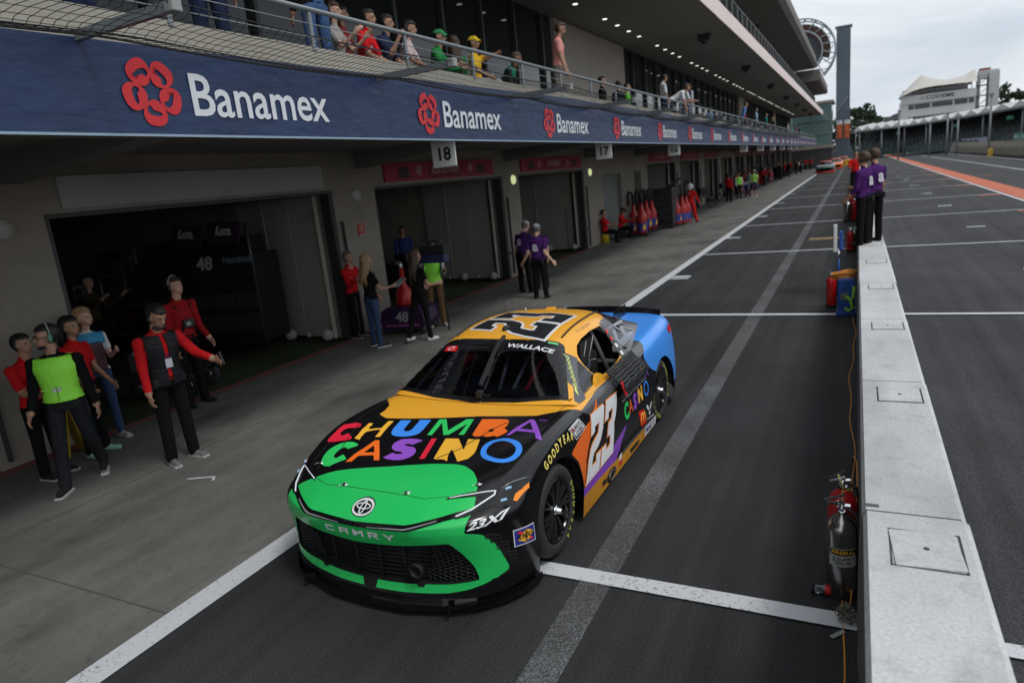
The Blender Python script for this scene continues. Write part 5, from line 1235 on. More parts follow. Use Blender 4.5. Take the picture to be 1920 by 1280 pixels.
# soffit slab with pale edge, terrace and roof
SOF = concrete('soffit_white', (.30, .30, .275), .03, stains=.05)
b = MB(); b.box((-6.92+ox, 50, 8.13), (4.5, 138, .52)); b.build('soffit_slab', SOF, bld)
b = MB(); b.box((-4.655+ox, 50, 8.15), (.04, 138, .60)); b.build('slab_edge', mat('edge_pinkish', (.80, .68, .66), .6, var=.05, scale=.6), bld)
LIT = mat('downlight', (1, .98, .88), .4, emit=1.6); yy = 3.0; k = 0
while yy < 108:
    if k % 5 != 4:
        q = MB(); q.lathe([(0, -.0), (.075, -.0), (.085, .015), (.085, .03)], (-7.88+ox, yy, 7.855), 14); q.build('downlight', LIT, bld)
    yy += 1.44; k += 1
for i, (x, yy) in enumerate(((-5.74, 31.2), (-5.77, 44.), (-5.8, 57.4), (-5.88, 71.2), (-5.85, 84.), (-5.85, 97.), (-5.85, 109.))):
    q = MB(); q.box((x+ox, yy, 7.74), (.5, .38, .26), bev=.03); q.lathe([(.12, -.2), (.17, -.05), (.1, .05)], (x+ox, yy, 7.72), 12); q.build('soffit_speaker', DARKM, bld)
b = MB(); b.box((-8.4+ox, 47, 10.1), (1.2, 126, 3.4)); b.build('terrace_wall', mat('terrace_dark', (.05, .05, .05), .7), bld)
r2 = thing('terrace_railing', 'dark baluster railing on the edge of the upper terrace', 'railing', (-4.8, 0, 8.45))
b = MB(); b.tube([(0, -10, .78), (0, 100, .78)], .03, 6); b.tube([(0, -10, .1), (0, 100, .1)], .02, 5); b.build('handrail', STEEL, r2)
for k in range(58): q = MB(); q.box((0, 13+1.5*k, .40), (.05, .05, .76)); q.build('post', STEEL, r2)
b = MB()
for k in range(470): b.box((0, 12+.187*k, .42), (.012, .012, .66))
tag(b.build('baluster', DARKM, r2), kind='stuff')
b = MB(); b.prism([(-9.5, 11.7), (-4.4, 11.8), (-4.12, 12.1), (-4.25, 13.05), (-9.5, 13.2)], lambda x, z, t: Vector((x+ox, -16+t, z)), 106); b.build('roof', BEIGE_D, bld)
b = MB(); b.prism([(-9.5, 10.4), (-4.0, 10.5), (-3.8, 10.7), (-3.9, 11.7), (-9.5, 11.8)], lambda x, z, t: Vector((x+ox, 90.01+t, z)), 24); b.build('roof', BEIGE_D, bld)
for (x, yy) in ((-7, 40), (-6.5, 55), (-6.6, 70)): q = MB(); q.box((x+ox, yy, 11.68), (.5, .4, .2), bev=.03); q.build('roof_speaker', DARKM, bld)
# glazed control block at the end
cb = thing('control_block', 'green glazed block at the far end of the pit building', 'building', (-8.5, 124, 0))
b = MB(); b.box((0, 0, 6.5), (10, 8, 6.2)); b.build('glazing', mat('teal_glass', (.10, .17, .165), .08), cb)
b = MB()
for k in range(5): b.box((-5+2.5*k, -4.03, 6.5), (.12, .08, 6.2))
for z in (5.2, 7.2, 9.4): b.box((0, -4.04, z), (10, .09, .12))
b.build('mullion', STEEL, cb)
b = MB(); b.box((0, 0, 1.5), (10.2, 8.2, 3.0)); b.build('ground_storey', DARKM, cb)
b = MB(); b.box((0, 0, 3.2), (10.4, 8.6, .5)); b.box((.1, 0, 9.8), (10.4, 8.6, .35)); b.build('slab', BEIGE, cb)
# ---------------------------------------------------------------- open air truss drum
dr = thing('stadium_drum', 'curved steel truss rim with red brown panels behind the roof corner', 'roof structure', (-8.3, 130, 18.4))
b = MB(); R1 = 5.1
def arcp(r, a, y): return Vector((r*cos(a), y, r*.98*sin(a)))
b.grid(lambda u, v: arcp(4.4-1.6*v, radians(-20+130*u), -1.4), 24, 3); b.build('panels', mat('brown_panel', (.05, .018, .015), .7), dr)
b = MB(); b.grid(lambda u, v: arcp(3.1-3.*v, radians(-60+150*u), -1.2), 20, 2); b.build('panels', mat('blue_grey_panel', (.03, .04, .05), .6), dr)
b = MB()
for y in (-2.2, .6):
    for r in (5.1, 3.2): b.tube([arcp(r, radians(-50+160*k/24), y) for k in range(25)], .13, 6)
for k in range(9):
    a = radians(-48+150*k/8); b.tube([arcp(5.1, a, -2.2), arcp(3.2, a+.12, -2.2)], .09, 5); b.tube([arcp(5.1, a, -2.2), arcp(5.1, a, .6)], .08, 5)
for k in range(7): a = radians(-60+22*k); b.tube([arcp(5.1, a, -2.2), arcp(4.0, a-.25, -2.2)], .07, 5)
b.build('truss', mat('truss_steel', (.22, .27, .31), .5), dr)
# ---------------------------------------------------------------- tower and flags
tw = thing('tower', 'tall slim blue grey slab tower with a flared foot beyond the pit building', 'tower', (-2.1, 132, 0))
SLAT = mat('slate_blue', (.075, .105, .135), .6, var=.08, scale=.5)
b = MB(); b.box((0, 0, 11.9), (1.95, 2.2, 19.6)); b.build('shaft', SLAT, tw)
b = MB(); b.prism([(-1.0, 3.2), (1.0, 3.2), (1.3, 2.3), (2.2, 1.5), (3.6, 1.2), (3.6, .0), (-3.2, 0), (-3.2, 1.2), (-1.9, 1.5), (-1.25, 2.3)], lambda x, z, t: Vector((x, -1.16+t, z)), 2.32); b.build('foot', SLAT, tw)
b = MB(); b.box((0, 0, 21.75), (2.5, 2.5, .16)); b.box((1.0, -1.12, 11.9), (.1, .1, 19.6)); b.box((-1.0, -1.12, 11.9), (.1, .1, 19.6)); b.build('cap_and_ribs', mat('rib_steel', (.17, .20, .23), .5), tw)
b = MB(); b.bar((-.9, -1.3, 8.6), (1.1, -1.3, 11.2), .22, .1); b.build('tie_arm', WHITE_P, tw)
for i, (x, n_) in enumerate(((-2.55, 'pit building side'), (-1.45, 'track side'))):
    f = thing('hanging_flag', n_+' orange flag with a white chevron', 'flag', (x, 130.6, 4.3), 0, 'orange flags on the tower')
    b = MB(); b.grid(lambda u, v: Vector((-.42+.84*u, .04*sin(9*u+3*v), 2.2*v)), 6, 6); b.build('cloth', mat('flag_orange', (.55, .11, .03), .7), f)
    b = MB(); b.grid(lambda u, v: Vector((-.42+.84*u, .04*sin(9*u)-.0, 2.2+.65*v)), 6, 2); b.build('flag_top', mat('flag_white', (.55, .56, .58), .7), f)
    b = MB(); b.bar((-.22, -.07, .8), (0, -.07, 1.5), .14, .02); b.bar((.22, -.07, .8), (0, -.07, 1.5), .14, .02); b.build('chevron', mat('flag_white', (.55, .56, .58), .7), f)
b = thing('flag_pole', 'thin pole in front of the slate tower', 'pole', (-.1, 95, 0)); q = MB(); q.tube([(0, 0, 0), (0, 0, 5.0)], .05, 6); q.build('mast', STEEL, b)
# ================================================================ far side: trees, grandstand, hospitality tower, track wall
LEAF = [mat('leaf_dark', (.012, .028, .010), .8, var=.3, scale=1.5), mat('leaf_mid', (.022, .045, .016), .8, var=.3, scale=1.5)]
BARK = mat('bark', (.06, .045, .03), .9)
def tree(x, y, z0, h, w, label, seed, dens=900, ls=.5, conif=False):
    rnd = random.Random(seed); t = thing('tree', label, 'tree', (x, y, z0), 0, 'trees beyond the track')
    b = MB(); b.tube([(0, 0, 0), (.1, 0, h*.35), (-.1, .1, h*.8)], [.35, .25, .08], 7)
    for k in range(6):
        a = rnd.random()*6.28; zz = h*(.35+.08*k); b.tube([(0, 0, zz), (cos(a)*w*.3, sin(a)*w*.3, zz+h*.14)], [.12, .04], 5)
    b.build('trunk', BARK, t)
    b = MB(); cl = []
    for k in range(26):
        a = rnd.random()*6.28; rr = w*.5*math.sqrt(rnd.random()); zz = h*(.28+.68*rnd.random()); f = 1-abs((zz/h-.5)/.62)**2.2
        cl.append((rr*cos(a)*max(.25, f), rr*sin(a)*max(.25, f), zz, w*(.10+.10*rnd.random())))
    for k in range(dens):
        c = cl[rnd.randrange(len(cl))]; d = Vector((rnd.gauss(0, 1), rnd.gauss(0, 1), rnd.gauss(0, .8))).normalized()*c[3]*(.55+.5*rnd.random())
        p = Vector(c[:3])+d; n = Vector((rnd.gauss(0, 1), rnd.gauss(0, 1), rnd.gauss(0, 1))).normalized(); u = n.orthogonal().normalized(); v = n.cross(u); s = ls*(.5+rnd.random())
        b.mi = rnd.randrange(2); b.face([p+u*s, p+v*s*.7, p-u*s, p-v*s*.7])
    b.build('crown', LEAF, t, recalc=False); return t
k = 0
for (x, y, h, w) in ((-4.2, 236, 11, 7), (-1., 232, 13.2, 7.5), (2.0, 238, 14.6, 7.5), (4.6, 234, 12.6, 6.5), (6.6, 240, 10.0, 6.5), (8.4, 246, 9.2, 5.5), (10.5, 246, 8.4, 5), (-.5, 222, 9.5, 7), (3.5, 224, 9.8, 7)):
    tree(x, y, 0, h, w, ['bushy dark tree directly beside the slate tower', 'second dark tree from the slate tower', 'tallest dark tree between the tower and the white building', 'dark tree stepping down towards the white building', 'lower dark tree beside the grandstand roof', 'small far tree peeping over the grey roof', 'smallest far tree close to the white building', 'low dark tree directly behind the tower foot', 'low dark tree in front of the tall trees'][k], 50+k, 1100, .42); k += 1
for i, (x, y, h, w) in enumerate(((33.5, 232, 12.4, 5.0), (36.2, 236, 15.4, 6.5), (39.5, 232, 13.0, 6), (43, 236, 14, 7), (34.8, 222, 9.4, 6), (39.5, 224, 9.8, 6.5), (47, 232, 12, 7))):
    tree(x, y, 0, h, w, ['thin tree next to the stair tower', 'tallest tree beyond the zigzag roof past the stair tower', 'rounded tree beyond the tallest one past the stair tower', 'tree past the rounded one beyond the stair tower', 'low tree behind the zigzag roof below the thin tree', 'low tree behind the zigzag roof below the rounded tree', 'last tree of the row beyond the stair tower'][i], 80+i, 900, .40)
# hospitality building
HB = thing('hospitality_building', 'white three storey building with CODEME lettering and a white tent roof beyond the grandstand', 'building', (9.7, 200, 0))
HW = mat('building_white', (.50, .51, .52), .7, var=.05, scale=.3); HWIN = mat('window_dark', (.03, .034, .04), .2)
b = MB(); b.box((7.6, 5, 6.0), (15.2, 10, 12.4)); b.box((7.6, .0, 12.3), (15.4, .5, 1.9)); b.box((.15, 4, 13.5), (.3, 8, 1.2)); b.build('wall', HW, HB)
def ribbon(x0, x1, z0, z1):
    b = MB(); b.box(((x0+x1)/2, -.03, (z0+z1)/2), (x1-x0, .1, z1-z0)); b.build('window', HWIN, HB)
for (x0, x1) in ((1.5, 2.6), (2.8, 6.0), (6.4, 10.6), (11.0, 13.6), (13.9, 14.9)): ribbon(x0, x1, 10.05, 11.15)
for k in range(14): ribbon(1.5+k*.97, 2.35+k*.97, 7.5, 8.3)
text_obj('CODEME', 1.25, mat('sign_dark', (.05, .06, .06), .5), HB, (8.0, -.30, 12.35), (1, 0, 0), (0, 0, 1), 'lettering', .02, 0, 1.15)
b = MB(); b.bar((3.8, -.3, 12.1), (4.3, -.3, 12.8), .14, .05); b.bar((4.3, -.3, 12.8), (4.7, -.3, 12.1), .14, .05); b.bar((4.1, -.3, 12.1), (4.9, -.3, 12.7), .12, .05); b.build('emblem', mat('emblem_green', (.05, .25, .12), .6), HB)
b = MB()
for k in range(10): b.tube([(1+1.5*k, 1.5+(k % 3), 12.4), (1+1.5*k, 1.5+(k % 3), 15)], .08, 5)
b.build('tent_post', STEEL, HB)
b = MB(); b.box((7.6, 9.0, 13.8), (14, .3, 2.6)); b.build('terrace_back', mat('terrace_back', (.16, .16, .17), .8), HB)
def tentz(u, v):
    z = 13.7+1.5*sin(pi*min(1, u*1.15))*(1-.45*abs(v-.5)*2)
    for (a, c, hh, w_) in ((.29, .5, 2.9, .40), (.985, .5, 4.0, .60)):
        d = math.hypot((u-a), (v-c)*.75); z += hh*max(0, 1-d/w_)**1.55
    return z-.55*max(0, .16-u)/.16
b = MB(); b.grid(lambda u, v: Vector((-.3+15.6*u, -1.4+10*v, tentz(u, v)+.5*(.5-abs(u-.5)))), 40, 14); b.build('tent_roof', mat('tent_fabric', (.46, .44, .41), .7), HB)
st = thing('stair_tower', 'pale concrete stair tower with open landings beside the white building', 'tower', (27.2, 203, 0))
b = MB(); b.box((1.6, 2, 8.3), (2.0, 4, 16.6)); b.box((.6, 2.6, 16.2), (4.0, 2.6, 1.9)); b.box((-1.2, 3, 8), (.5, 3, 16)); b.build('shaft', mat('pale_concrete', (.42, .43, .44), .8, var=.1, scale=.5), st)
b = MB()
for z in (4, 6.5, 9, 11.5, 13.8): b.box((-.2, 1.5, z), (3.0, 2.4, .2)); b.bar((-1.2, .3, z+.4), (1.2, .3, z+2.2), .15)
b.build('landing', mat('landing_dark', (.13, .13, .14), .7), st)
b = MB(); b.box((-.2, 2, 17.4), (2.2, 1.4, .5)); b.build('roof_unit', mat('unit_red', (.25, .05, .05), .6), st)
# pale hall in front of the building and grey roof
hl = thing('low_hall', 'low white hall with a grey pitched roof between the dark trees and the hospitality building', 'building', (3.0, 205, 0))
b = MB(); b.box((8, 2, 3.4), (16, 8, 6.8)); b.build('wall', HW, hl)
b = MB(); b.prism([(0, 6.8), (16, 6.8), (16, 8.2), (7.2, 8.2), (6.6, 9.9), (5, 9.4)], lambda x, z, t: Vector((x, -2+t, z)), 8); b.build('roof', mat('roof_grey', (.12, .125, .13), .8), hl)
# grandstand following the straight
GS = thing('grandstand', 'long dark seated grandstand with a zigzag canopy roof on the far side of the track', 'grandstand', (0, 150, 0))
def gpos(s, d, z):      # s along the stand, d back into the stand
    P = [Vector((-.5, 165)), Vector((9, 162)), Vector((16.5, 140)), Vector((22.5, 105)), Vector((26.5, 60))]
    s = max(0, min(.9999, s))*4; i = int(s); f = s-i; p = P[i].lerp(P[i+1], f); t = (P[i+1]-P[i]).normalized()
    q = Vector((-t.y, t.x)); p = p+q*d
    return Vector((p.x, p.y-150, z))
b = MB()
for r in range(15):
    d = r*.85; z = 1.6+r*.36
    b.grid(lambda u, v: gpos(u, d+.85*v, z), 40, 1, False); b.grid(lambda u, v: gpos(u, d, z-.36+.36*v), 40, 1, False)
b.build('terracing', mat('seat_dark', (.035, .038, .045), .8, var=.35, scale=2.5, stretch=(1, 1, 3)), GS)
b = MB()
for k in range(9): s_ = .06+k*.11; b.grid(lambda u, v: gpos(s_+.006*u, .1+12*v, 1.75+5.1*v), 1, 6, False)
b.build('aisle', mat('aisle_grey', (.12, .125, .13), .8), GS)
b = MB(); b.grid(lambda u, v: gpos(u, 13, 1+5.0*v), 40, 1, False); b.build('back_wall', mat('back_pale', (.30, .31, .32), .8), GS)
b = MB(); n = 22
for k in range(n):
    s0, s1 = k/n, (k+1)/n; A = gpos(s0, -.6, 5.75); Bp = gpos(s1, -.6, 5.75); M = gpos((s0+s1)/2, -.6, 6.55); A2 = gpos(s0, 10, 6.6); B2 = gpos(s1, 10, 6.6); M2 = gpos((s0+s1)/2, 10, 7.3)
    b.face([A, M, M2, A2]); b.face([M, Bp, B2, M2]); b.face([A, Bp, M]); 
b.build('canopy', mat('canopy_pale', (.42, .43, .43), .7), GS)
b = MB(); b.grid(lambda u, v: gpos(u, -.7+10*v, 5.72), 40, 2, False); b.grid(lambda u, v: gpos(u, -.72, 5.45+.3*v), 40, 1, False); b.build('canopy_beam', mat('beam_grey', (.10, .11, .12), .7), GS)
for k in range(10): q = MB(); q.tube([gpos(.03+k*.105, -.2, 0), gpos(.03+k*.105, -.2, 5.7)], .16, 6); q.build('column', mat('column_grey', (.20, .22, .24), .7), GS)
b = MB()
for k in range(60): b.tube([gpos(k/60, -1.6, .6), gpos(k/60, -1.6, 3.2)], .05, 4)
b.grid(lambda u, v: gpos(u, -1.4, .4+1.4*v), 40, 1, False); b.build('front_fence', mat('stand_green', (.028, .055, .048), .7), GS)
b = MB(); b.grid(lambda u, v: gpos(.60+.05*u, 4+2.6*v, 3.55+1.1*v), 3, 3, False); b.build('bright_seats', mat('seat_lime', (.10, .26, .04), .7), GS)
for k in range(4):
    q = MB(); s_ = (.22, .50, .66, .82)[k]; p = gpos(s_, -1.7, 4.4); q.box(p, (.7, .2, .5)); q.build('board', mat('board_green', (.02, .14, .10), .6), GS)
# hoardings along the straight
hd = thing('trackside_hoarding', 'pale violet advertising hoarding running along the far edge of the track', 'hoarding', (15.5, 150, 0))
b = MB(); b.bar((1.6, -26, 1.72), (-1.6, 60, 1.72), .08, .8); b.build('board', mat('hoard_violet', (.24, .26, .36), .6, var=.2, scale=.7), hd)
hd = thing('trackside_hoarding', 'green advertising hoarding with pale stripes above the post fence', 'hoarding', (15.8, 70, 0))
b = MB(); b.box((.6, 10, 1.95), (.08, 40, .75)); b.build('board', mat('hoard_green', (.04, .20, .14), .6, var=.2, scale=.8), hd)
for k in range(9): q = MB(); q.box((.55, -8+4.6*k, 1.95), (.03, 2.6, .26)); q.build('pale_stripe', mat('hoard_pale', (.30, .42, .38), .6), hd)
hd = thing('tyre_barrier', 'dark blue and green barrier curving across the far end of the straight', 'barrier', (4, 300, 0))
b = MB(); b.bar((-14, -20, .9), (16, 20, .9), .6, 1.8); b.build('barrier', mat('barrier_blue', (.02, .045, .09), .7, var=.3, scale=.4), hd)
for k in range(6): q = MB(); q.box((-10+4.2*k, -15.2+5.6*k, 1.0), (2.2, .1, .8), rz=.927); q.build('panel', mat('barrier_pale', (.30, .34, .42), .6), hd)
tw_ = thing('concrete_barrier', 'weathered concrete track wall with close upright fence posts beyond the straight', 'wall', (14.6, 90, 0))
b = MB(); b.box((0, 40, .55), (.35, 170, 1.1)); b.build('wall', concrete('old_concrete', (.24, .23, .20), .3, stains=.5), tw_)
b = MB(); b.box((-.3, 40, .12), (.35, 170, .26)); b.build('kerb_shadow_strip', mat('kerb_shadow_black', (.015, .015, .016), .8), tw_)  # solid black strip stands in for the shadow along the wall foot
for k in range(96): q = MB(); q.box((-.2, -42+.95*k, .95), (.10, .12, 1.45)); q.build('post', mat('post_stone', (.30, .28, .24), .8), tw_)
b = MB()
for z in (1.3, 1.66): b.box((-.2, 5, z), (.05, 95, .05))
b.build('rail', mat('post_stone', (.30, .28, .24), .8), tw_)
for i, (x, y, h) in enumerate(((5.8, 125, 7.3), (10.2, 128, 5.2), (12.1, 124, 6.1), (13.2, 122, 5.4), (14.0, 100, 7.0))):
    p = thing('lighting_mast', ['grey mast standing where the grandstand begins', 'short grey mast in the middle of the grandstand', 'tall grey mast, first of the close group of three', 'shorter mast directly beside the tall one', 'thin mast before the green hoarding'][i], 'mast', (x, y, 0), 0, 'masts in front of the grandstand')
    q = MB(); q.tube([(0, 0, 0), (0, 0, h)], .13, 6); q.build('pole', mat('column_grey', (.20, .22, .24), .7), p)
    q = MB(); q.box((0, -.1, h), (.5, .3, .25)); q.build('head', mat('column_grey', (.20, .22, .24), .7), p)
for i, (x, y, w, c, l) in enumerate(((3.5, 170, 1.0, (.60, .09, .03), 'orange plastic block on the ground at the end of the orange stripe'), (8.6, 190, 1.6, (.65, .28, .03), 'yellow orange barrier block at the start of the violet hoarding'), (-1.1, 118, 1.1, (.6, .33, .03), 'yellow barrier block beyond the queue of cars'), (13.9, 98, .5, (.55, .36, .05), 'yellow marker post beside the concrete track wall'))):
    q = thing('barrier_block', l, 'barrier', (x, y, 0)); m = MB(); m.box((0, 0, .45), (w, .5, .9), bev=.08); m.box((0, 0, .12), (w*1.1, .7, .2), bev=.04); m.build('shell', mat('block%d' % i, c, .6), q)
# ================================================================ people
import numpy as np
SK = {'l': (.52, .31, .22), 'm': (.36, .20, .13), 'd': (.20, .10, .06)}
def cloth(name, c, r=.9): return mat(name, c, r, var=.16, scale=7, bump=.8, bscale=16, spec=.12)
HAIRM = {'black': mat('hair_black', (.008, .007, .007), .55), 'brown': mat('hair_brown', (.05, .028, .016), .6), 'blond': mat('hair_blond', (.30, .19, .09), .6), 'grey': mat('hair_grey', (.12, .11, .10), .6)}
EYE = mat('eye_dark', (.02, .015, .012), .3); EYEW = mat('eye_white', (.26, .24, .22), .4); LIPM = mat('lip', (.30, .10, .09), .5)
def seg_dist(P, a, b):
    ab = b-a; t = np.clip(((P-a)@ab)/max(1e-9, ab@ab), 0, 1); return P-(a+t[:, None]*ab), t
def person(label, loc, head=0., h=1.75, top=(.02, .02, .02), legs=(.015, .015, .018), shoes=(.02, .02, .02), skin='m', hair='black', hairlen=0, sex='m',
           sleeve=1., lean=0., twist=0., hy=0., hp=0., ra=(6, 4, 12), la=(6, 4, 12), rl=(0, 0), ll=(0, 0), seat=False, cap=None, helmet=None, vox=.014,
           extras=None, group=None, legcut=1., girth=1., shoes_sole=None, name='person', z=None):
    """angles in degrees; ra/la = (swing forward, out, elbow bend[, elbow twist]); rl/ll = (thigh forward, knee bend)"""
    k = h/1.75; D = radians
    X, Y, Z = Vector((1, 0, 0)), Vector((0, 1, 0)), Vector((0, 0, 1))
    f = sex == 'f'
    hipz = .93*k
    if seat: hipz = .47*k
    pel = Vector((0, 0, hipz)); R = Matrix.Rotation(-D(lean), 3, 'X'); Rt = R @ Matrix.Rotation(D(twist), 3, 'Z')
    def tz(x, y, zz): return pel+R@Vector((0, y*k, zz*k)) if False else pel+(R if zz < .2 else Rt)@Vector((x*k, y*k, zz*k))
    prims = []     # (kind, pts/sections, material key)
    def cap_(a, b, ra_, rb_, key, fl=1.): prims.append((a, b, ra_*k, rb_*k, key))
    g = girth
    chest = tz(0, 0, .35); neck0 = tz(0, -.005, .49); neck1 = tz(0, .014, .568)
    sh = .198 if not f else .165
    hw = .095 if not f else .10
    # torso: stacked ellipses
    secs = [(tz(0, 0, -.08), .150*g if not f else .158*g, .105*g), (tz(0, 0, .02), .155*g if not f else .160*g, .112*g), (tz(0, .004, .14), .138*g if not f else .122*g, .100*g), (tz(0, .008, .26), .155*g if not f else .135*g, .108*g),
            (tz(0, .006, .36), .182*g if not f else .152*g, .116*g), (tz(0, -.004, .43), .186*g if not f else .155*g, .098*g), (tz(0, -.006, .472), .145*g if not f else .118, .078), (tz(0, -.004, .505), .085 if not f else .07, .062)]
    hd = Matrix.Rotation(D(hy), 3, 'Z') @ Matrix.Rotation(D(hp), 3, 'X')
    RH = Matrix.Rotation(-D(lean*.35), 3, 'X') @ hd
    def H(x, y, zz): return neck1+RH@Vector((x*k, y*k, zz*k))
    bm = bmesh.new()
    def ball(c, rx, ry, rz, Rm=None, n=12, m=8):
        rings = []
        for i in range(m+1):
            a = pi*i/m
            rings.append([bm.verts.new(c+((Rm or Matrix.Identity(3))@Vector((rx*k*sin(a)*cos(2*pi*j/n), ry*k*sin(a)*sin(2*pi*j/n), rz*k*cos(a))))) for j in range(n)])
        for A, B in zip(rings, rings[1:]):
            for j in range(n):
                try: bm.faces.new([A[j], A[(j+1) % n], B[(j+1) % n], B[j]])
                except ValueError: pass
    def limb(a, b, ra_, rb_, key, n=10):
        d = b-a; L_ = d.length
        if L_ < 1e-6: return
        q = d.to_track_quat('Z', 'Y').to_matrix(); ra_ *= k; rb_ *= k; rings = []
        for (t, r) in [(-ra_, .0), (-ra_*.85, .5*ra_), (-ra_*.45, .88*ra_), (0, ra_)]+[(L_*i/4, ra_+(rb_-ra_)*i/4) for i in (1, 2, 3, 4)]+[(L_+rb_*.45, .88*rb_), (L_+rb_*.85, .5*rb_), (L_+rb_, .0)]:
            rings.append([bm.verts.new(a+q@Vector((r*cos(2*pi*j/n), r*sin(2*pi*j/n), t))) for j in range(n)])
        for A, B in zip(rings, rings[1:]):
            for j in range(n): bm.faces.new([A[j], A[(j+1) % n], B[(j+1) % n], B[j]])
        bm.faces.new(rings[0][::-1]); bm.faces.new(rings[-1])
        prims.append((np.array(a), np.array(b), ra_, rb_, key))
    # torso loft
    n = 20; rings = []
    for i, (c, rx, ry) in enumerate(secs):
        Rm = R if i < 3 else Rt
        rings.append([bm.verts.new(c+Rm@Vector((rx*k*cos(2*pi*j/n), ry*k*sin(2*pi*j/n)*(1.0 if sin(2*pi*j/n) < 0 else 1.06), 0))) for j in range(n)])
    for A, B in zip(rings, rings[1:]):
        for j in range(n): bm.faces.new([A[j], A[(j+1) % n], B[(j+1) % n], B[j]])
    bm.faces.new(rings[0][::-1]); bm.faces.new(rings[-1])
    for (c0, rx, ry), (c1, rx1, ry1) in zip(secs, secs[1:]):
        for s in (-.5, 0, .5):
            o = (R if c0.z < pel.z+.1 else Rt)@Vector((s*rx*k, 0, 0)); prims.append((np.array(c0+o), np.array(c1+o), ry*k*.98, ry1*k*.98, 'pelvis' if c1.z-pel.z < .06*k and not lean > 50 else 'top'))
    if f:
        for s in (-1, 1): ball(tz(s*.065, .085, .31), .062, .055, .062)
    # neck, head
    limb(neck0, neck1+RH@Vector((0, .01, .03)), .064 if not f else .050, .060 if not f else .047, 'skin')
    ball(H(0, .012, .135), .076, .094, .108, RH, 16, 12); ball(H(0, .05, .075), .056, .062, .062, RH); ball(H(0, .082, .045), .028, .024, .024, RH); ball(H(0, -.02, .15), .078, .088, .092, RH)
    limb(H(0, .098, .135), H(0, .122, .095), .012, .017, 'head', 8)
    ball(H(0, .098, .055), .026, .014, .012, RH); ball(H(0, .096, .145), .048, .016, .013, RH)
    for s in (-1, 1): ball(H(s*.079, .0, .108), .012, .022, .032, RH)
    prims.append((np.array(H(0, 0, .13)), np.array(H(0, .03, .07)), .10*k, .09*k, 'head'))
    # arms
    hands = []
    for s, A_ in ((1, ra), (-1, la)):
        sp = tz(s*sh, 0, .425); sw, out, el = A_[:3]; tw_ = A_[3] if len(A_) > 3 else 0
        Ra = Rt @ Matrix.Rotation(D(sw), 3, 'X') @ Matrix.Rotation(-D(out)*s, 3, 'Y') if False else Rt @ Matrix.Rotation(D(sw)+D(lean)*.0, 3, 'X') @ Matrix.Rotation(D(out)*s*-1, 3, 'Y')
        ua = Ra@Vector((0, 0, -1)); ep = sp+ua*.285*k
        Rf = Ra @ Matrix.Rotation(D(tw_)*s, 3, 'Z') @ Matrix.Rotation(D(el), 3, 'X'); fa = Rf@Vector((0, 0, -1)); wp = ep+fa*.245*k
        kt = 'top' if sleeve > .05 else 'skin'; r0 = .060 if not f else .047
        ball(sp, .066*g if not f else .052, .066 if not f else .050, .064 if not f else .050)
        prims.append((np.array(sp), np.array(sp+ua*.02), .066*k, .066*k, kt))
        cut = max(.0, min(1, sleeve*2)); 
        if sleeve >= .5:
            limb(sp, ep, r0, r0*.86, 'top'); fk = min(1, (sleeve-.5)*2)
            if fk > .05: limb(ep, ep+(wp-ep)*fk*.98, r0*.80, r0*.66, 'top')
            if fk < .95: limb(ep+(wp-ep)*fk, wp, r0*.66, r0*.50, 'skin')
        else:
            limb(sp, sp+(ep-sp)*cut, r0*1.06, r0*1.08, 'top'); limb(sp+(ep-sp)*cut*.7, ep, r0*.86, r0*.74, 'skin'); limb(ep, wp, r0*.74, r0*.50, 'skin')
        limb(wp-fa*.02*k, wp+fa*.02*k, .026, .027, 'skin')
        hx = Rf@Vector((1, 0, 0)); hyv = Rf@Vector((0, 1, 0))
        pc = wp+fa*.055*k
        ball(pc, .016, .040, .050, Rf if True else None)
        prims.append((np.array(wp), np.array(pc+fa*.05*k), .045*k, .045*k, 'skin'))
        for q in range(4):
            b0 = wp+fa*.088*k+hyv*(.030-.020*q)*k; ln = (.038, .043, .040, .031)[q]*k
            d1 = (fa+hx*(-s)*.35).normalized(); m1 = b0+d1*ln; d2 = (fa+hx*(-s)*1.2).normalized(); limb(b0, m1, .0095, .009, 'skin', 6); limb(m1, m1+d2*ln*.85, .0088, .0078, 'skin', 6)
        b0 = wp+fa*.03*k+hyv*.030*k; m1 = b0+(fa*.7+hyv*.7).normalized()*.034*k; limb(b0, m1, .0115, .010, 'skin', 6); limb(m1, m1+(fa+hx*(-s)*.4).normalized()*.03*k, .0098, .0088, 'skin', 6)
        hands.append((wp, fa, pc+fa*.04*k))
    # legs
    feet = []
    for s, L_ in ((1, rl), (-1, ll)):
        hp_ = pel+Vector((s*hw*k, 0, -.02*k)); th, kn = L_[:2]; ou = L_[2] if len(L_) > 2 else 2
        if seat: th += 84; kn += 84
        Rl = Matrix.Rotation(D(th), 3, 'X') @ Matrix.Rotation(-D(ou)*s, 3, 'Y'); kp = hp_+Rl@Vector((0, 0, -.43*k)); Rk = Rl @ Matrix.Rotation(-D(kn), 3, 'X'); ap = kp+Rk@Vector((0, 0, -.405*k))
        lk = 'legs' if legcut > .3 else 'skin'
        limb(hp_, kp, .087*g if not f else .086*g, .068 if not f else .058, 'legs')
        if legcut >= 1: limb(kp, ap, .069 if not f else .055, .061 if not f else .050, 'legs')
        else: limb(kp, ap, .052, .038, 'skin')
        if legcut < 1: limb(kp+(hp_-kp)*.35, kp+(hp_-kp)*.1, .080, .084, 'legs')
        fd = Vector((s*.18, 1, 0)).normalized(); fz = ap.z-.045*k
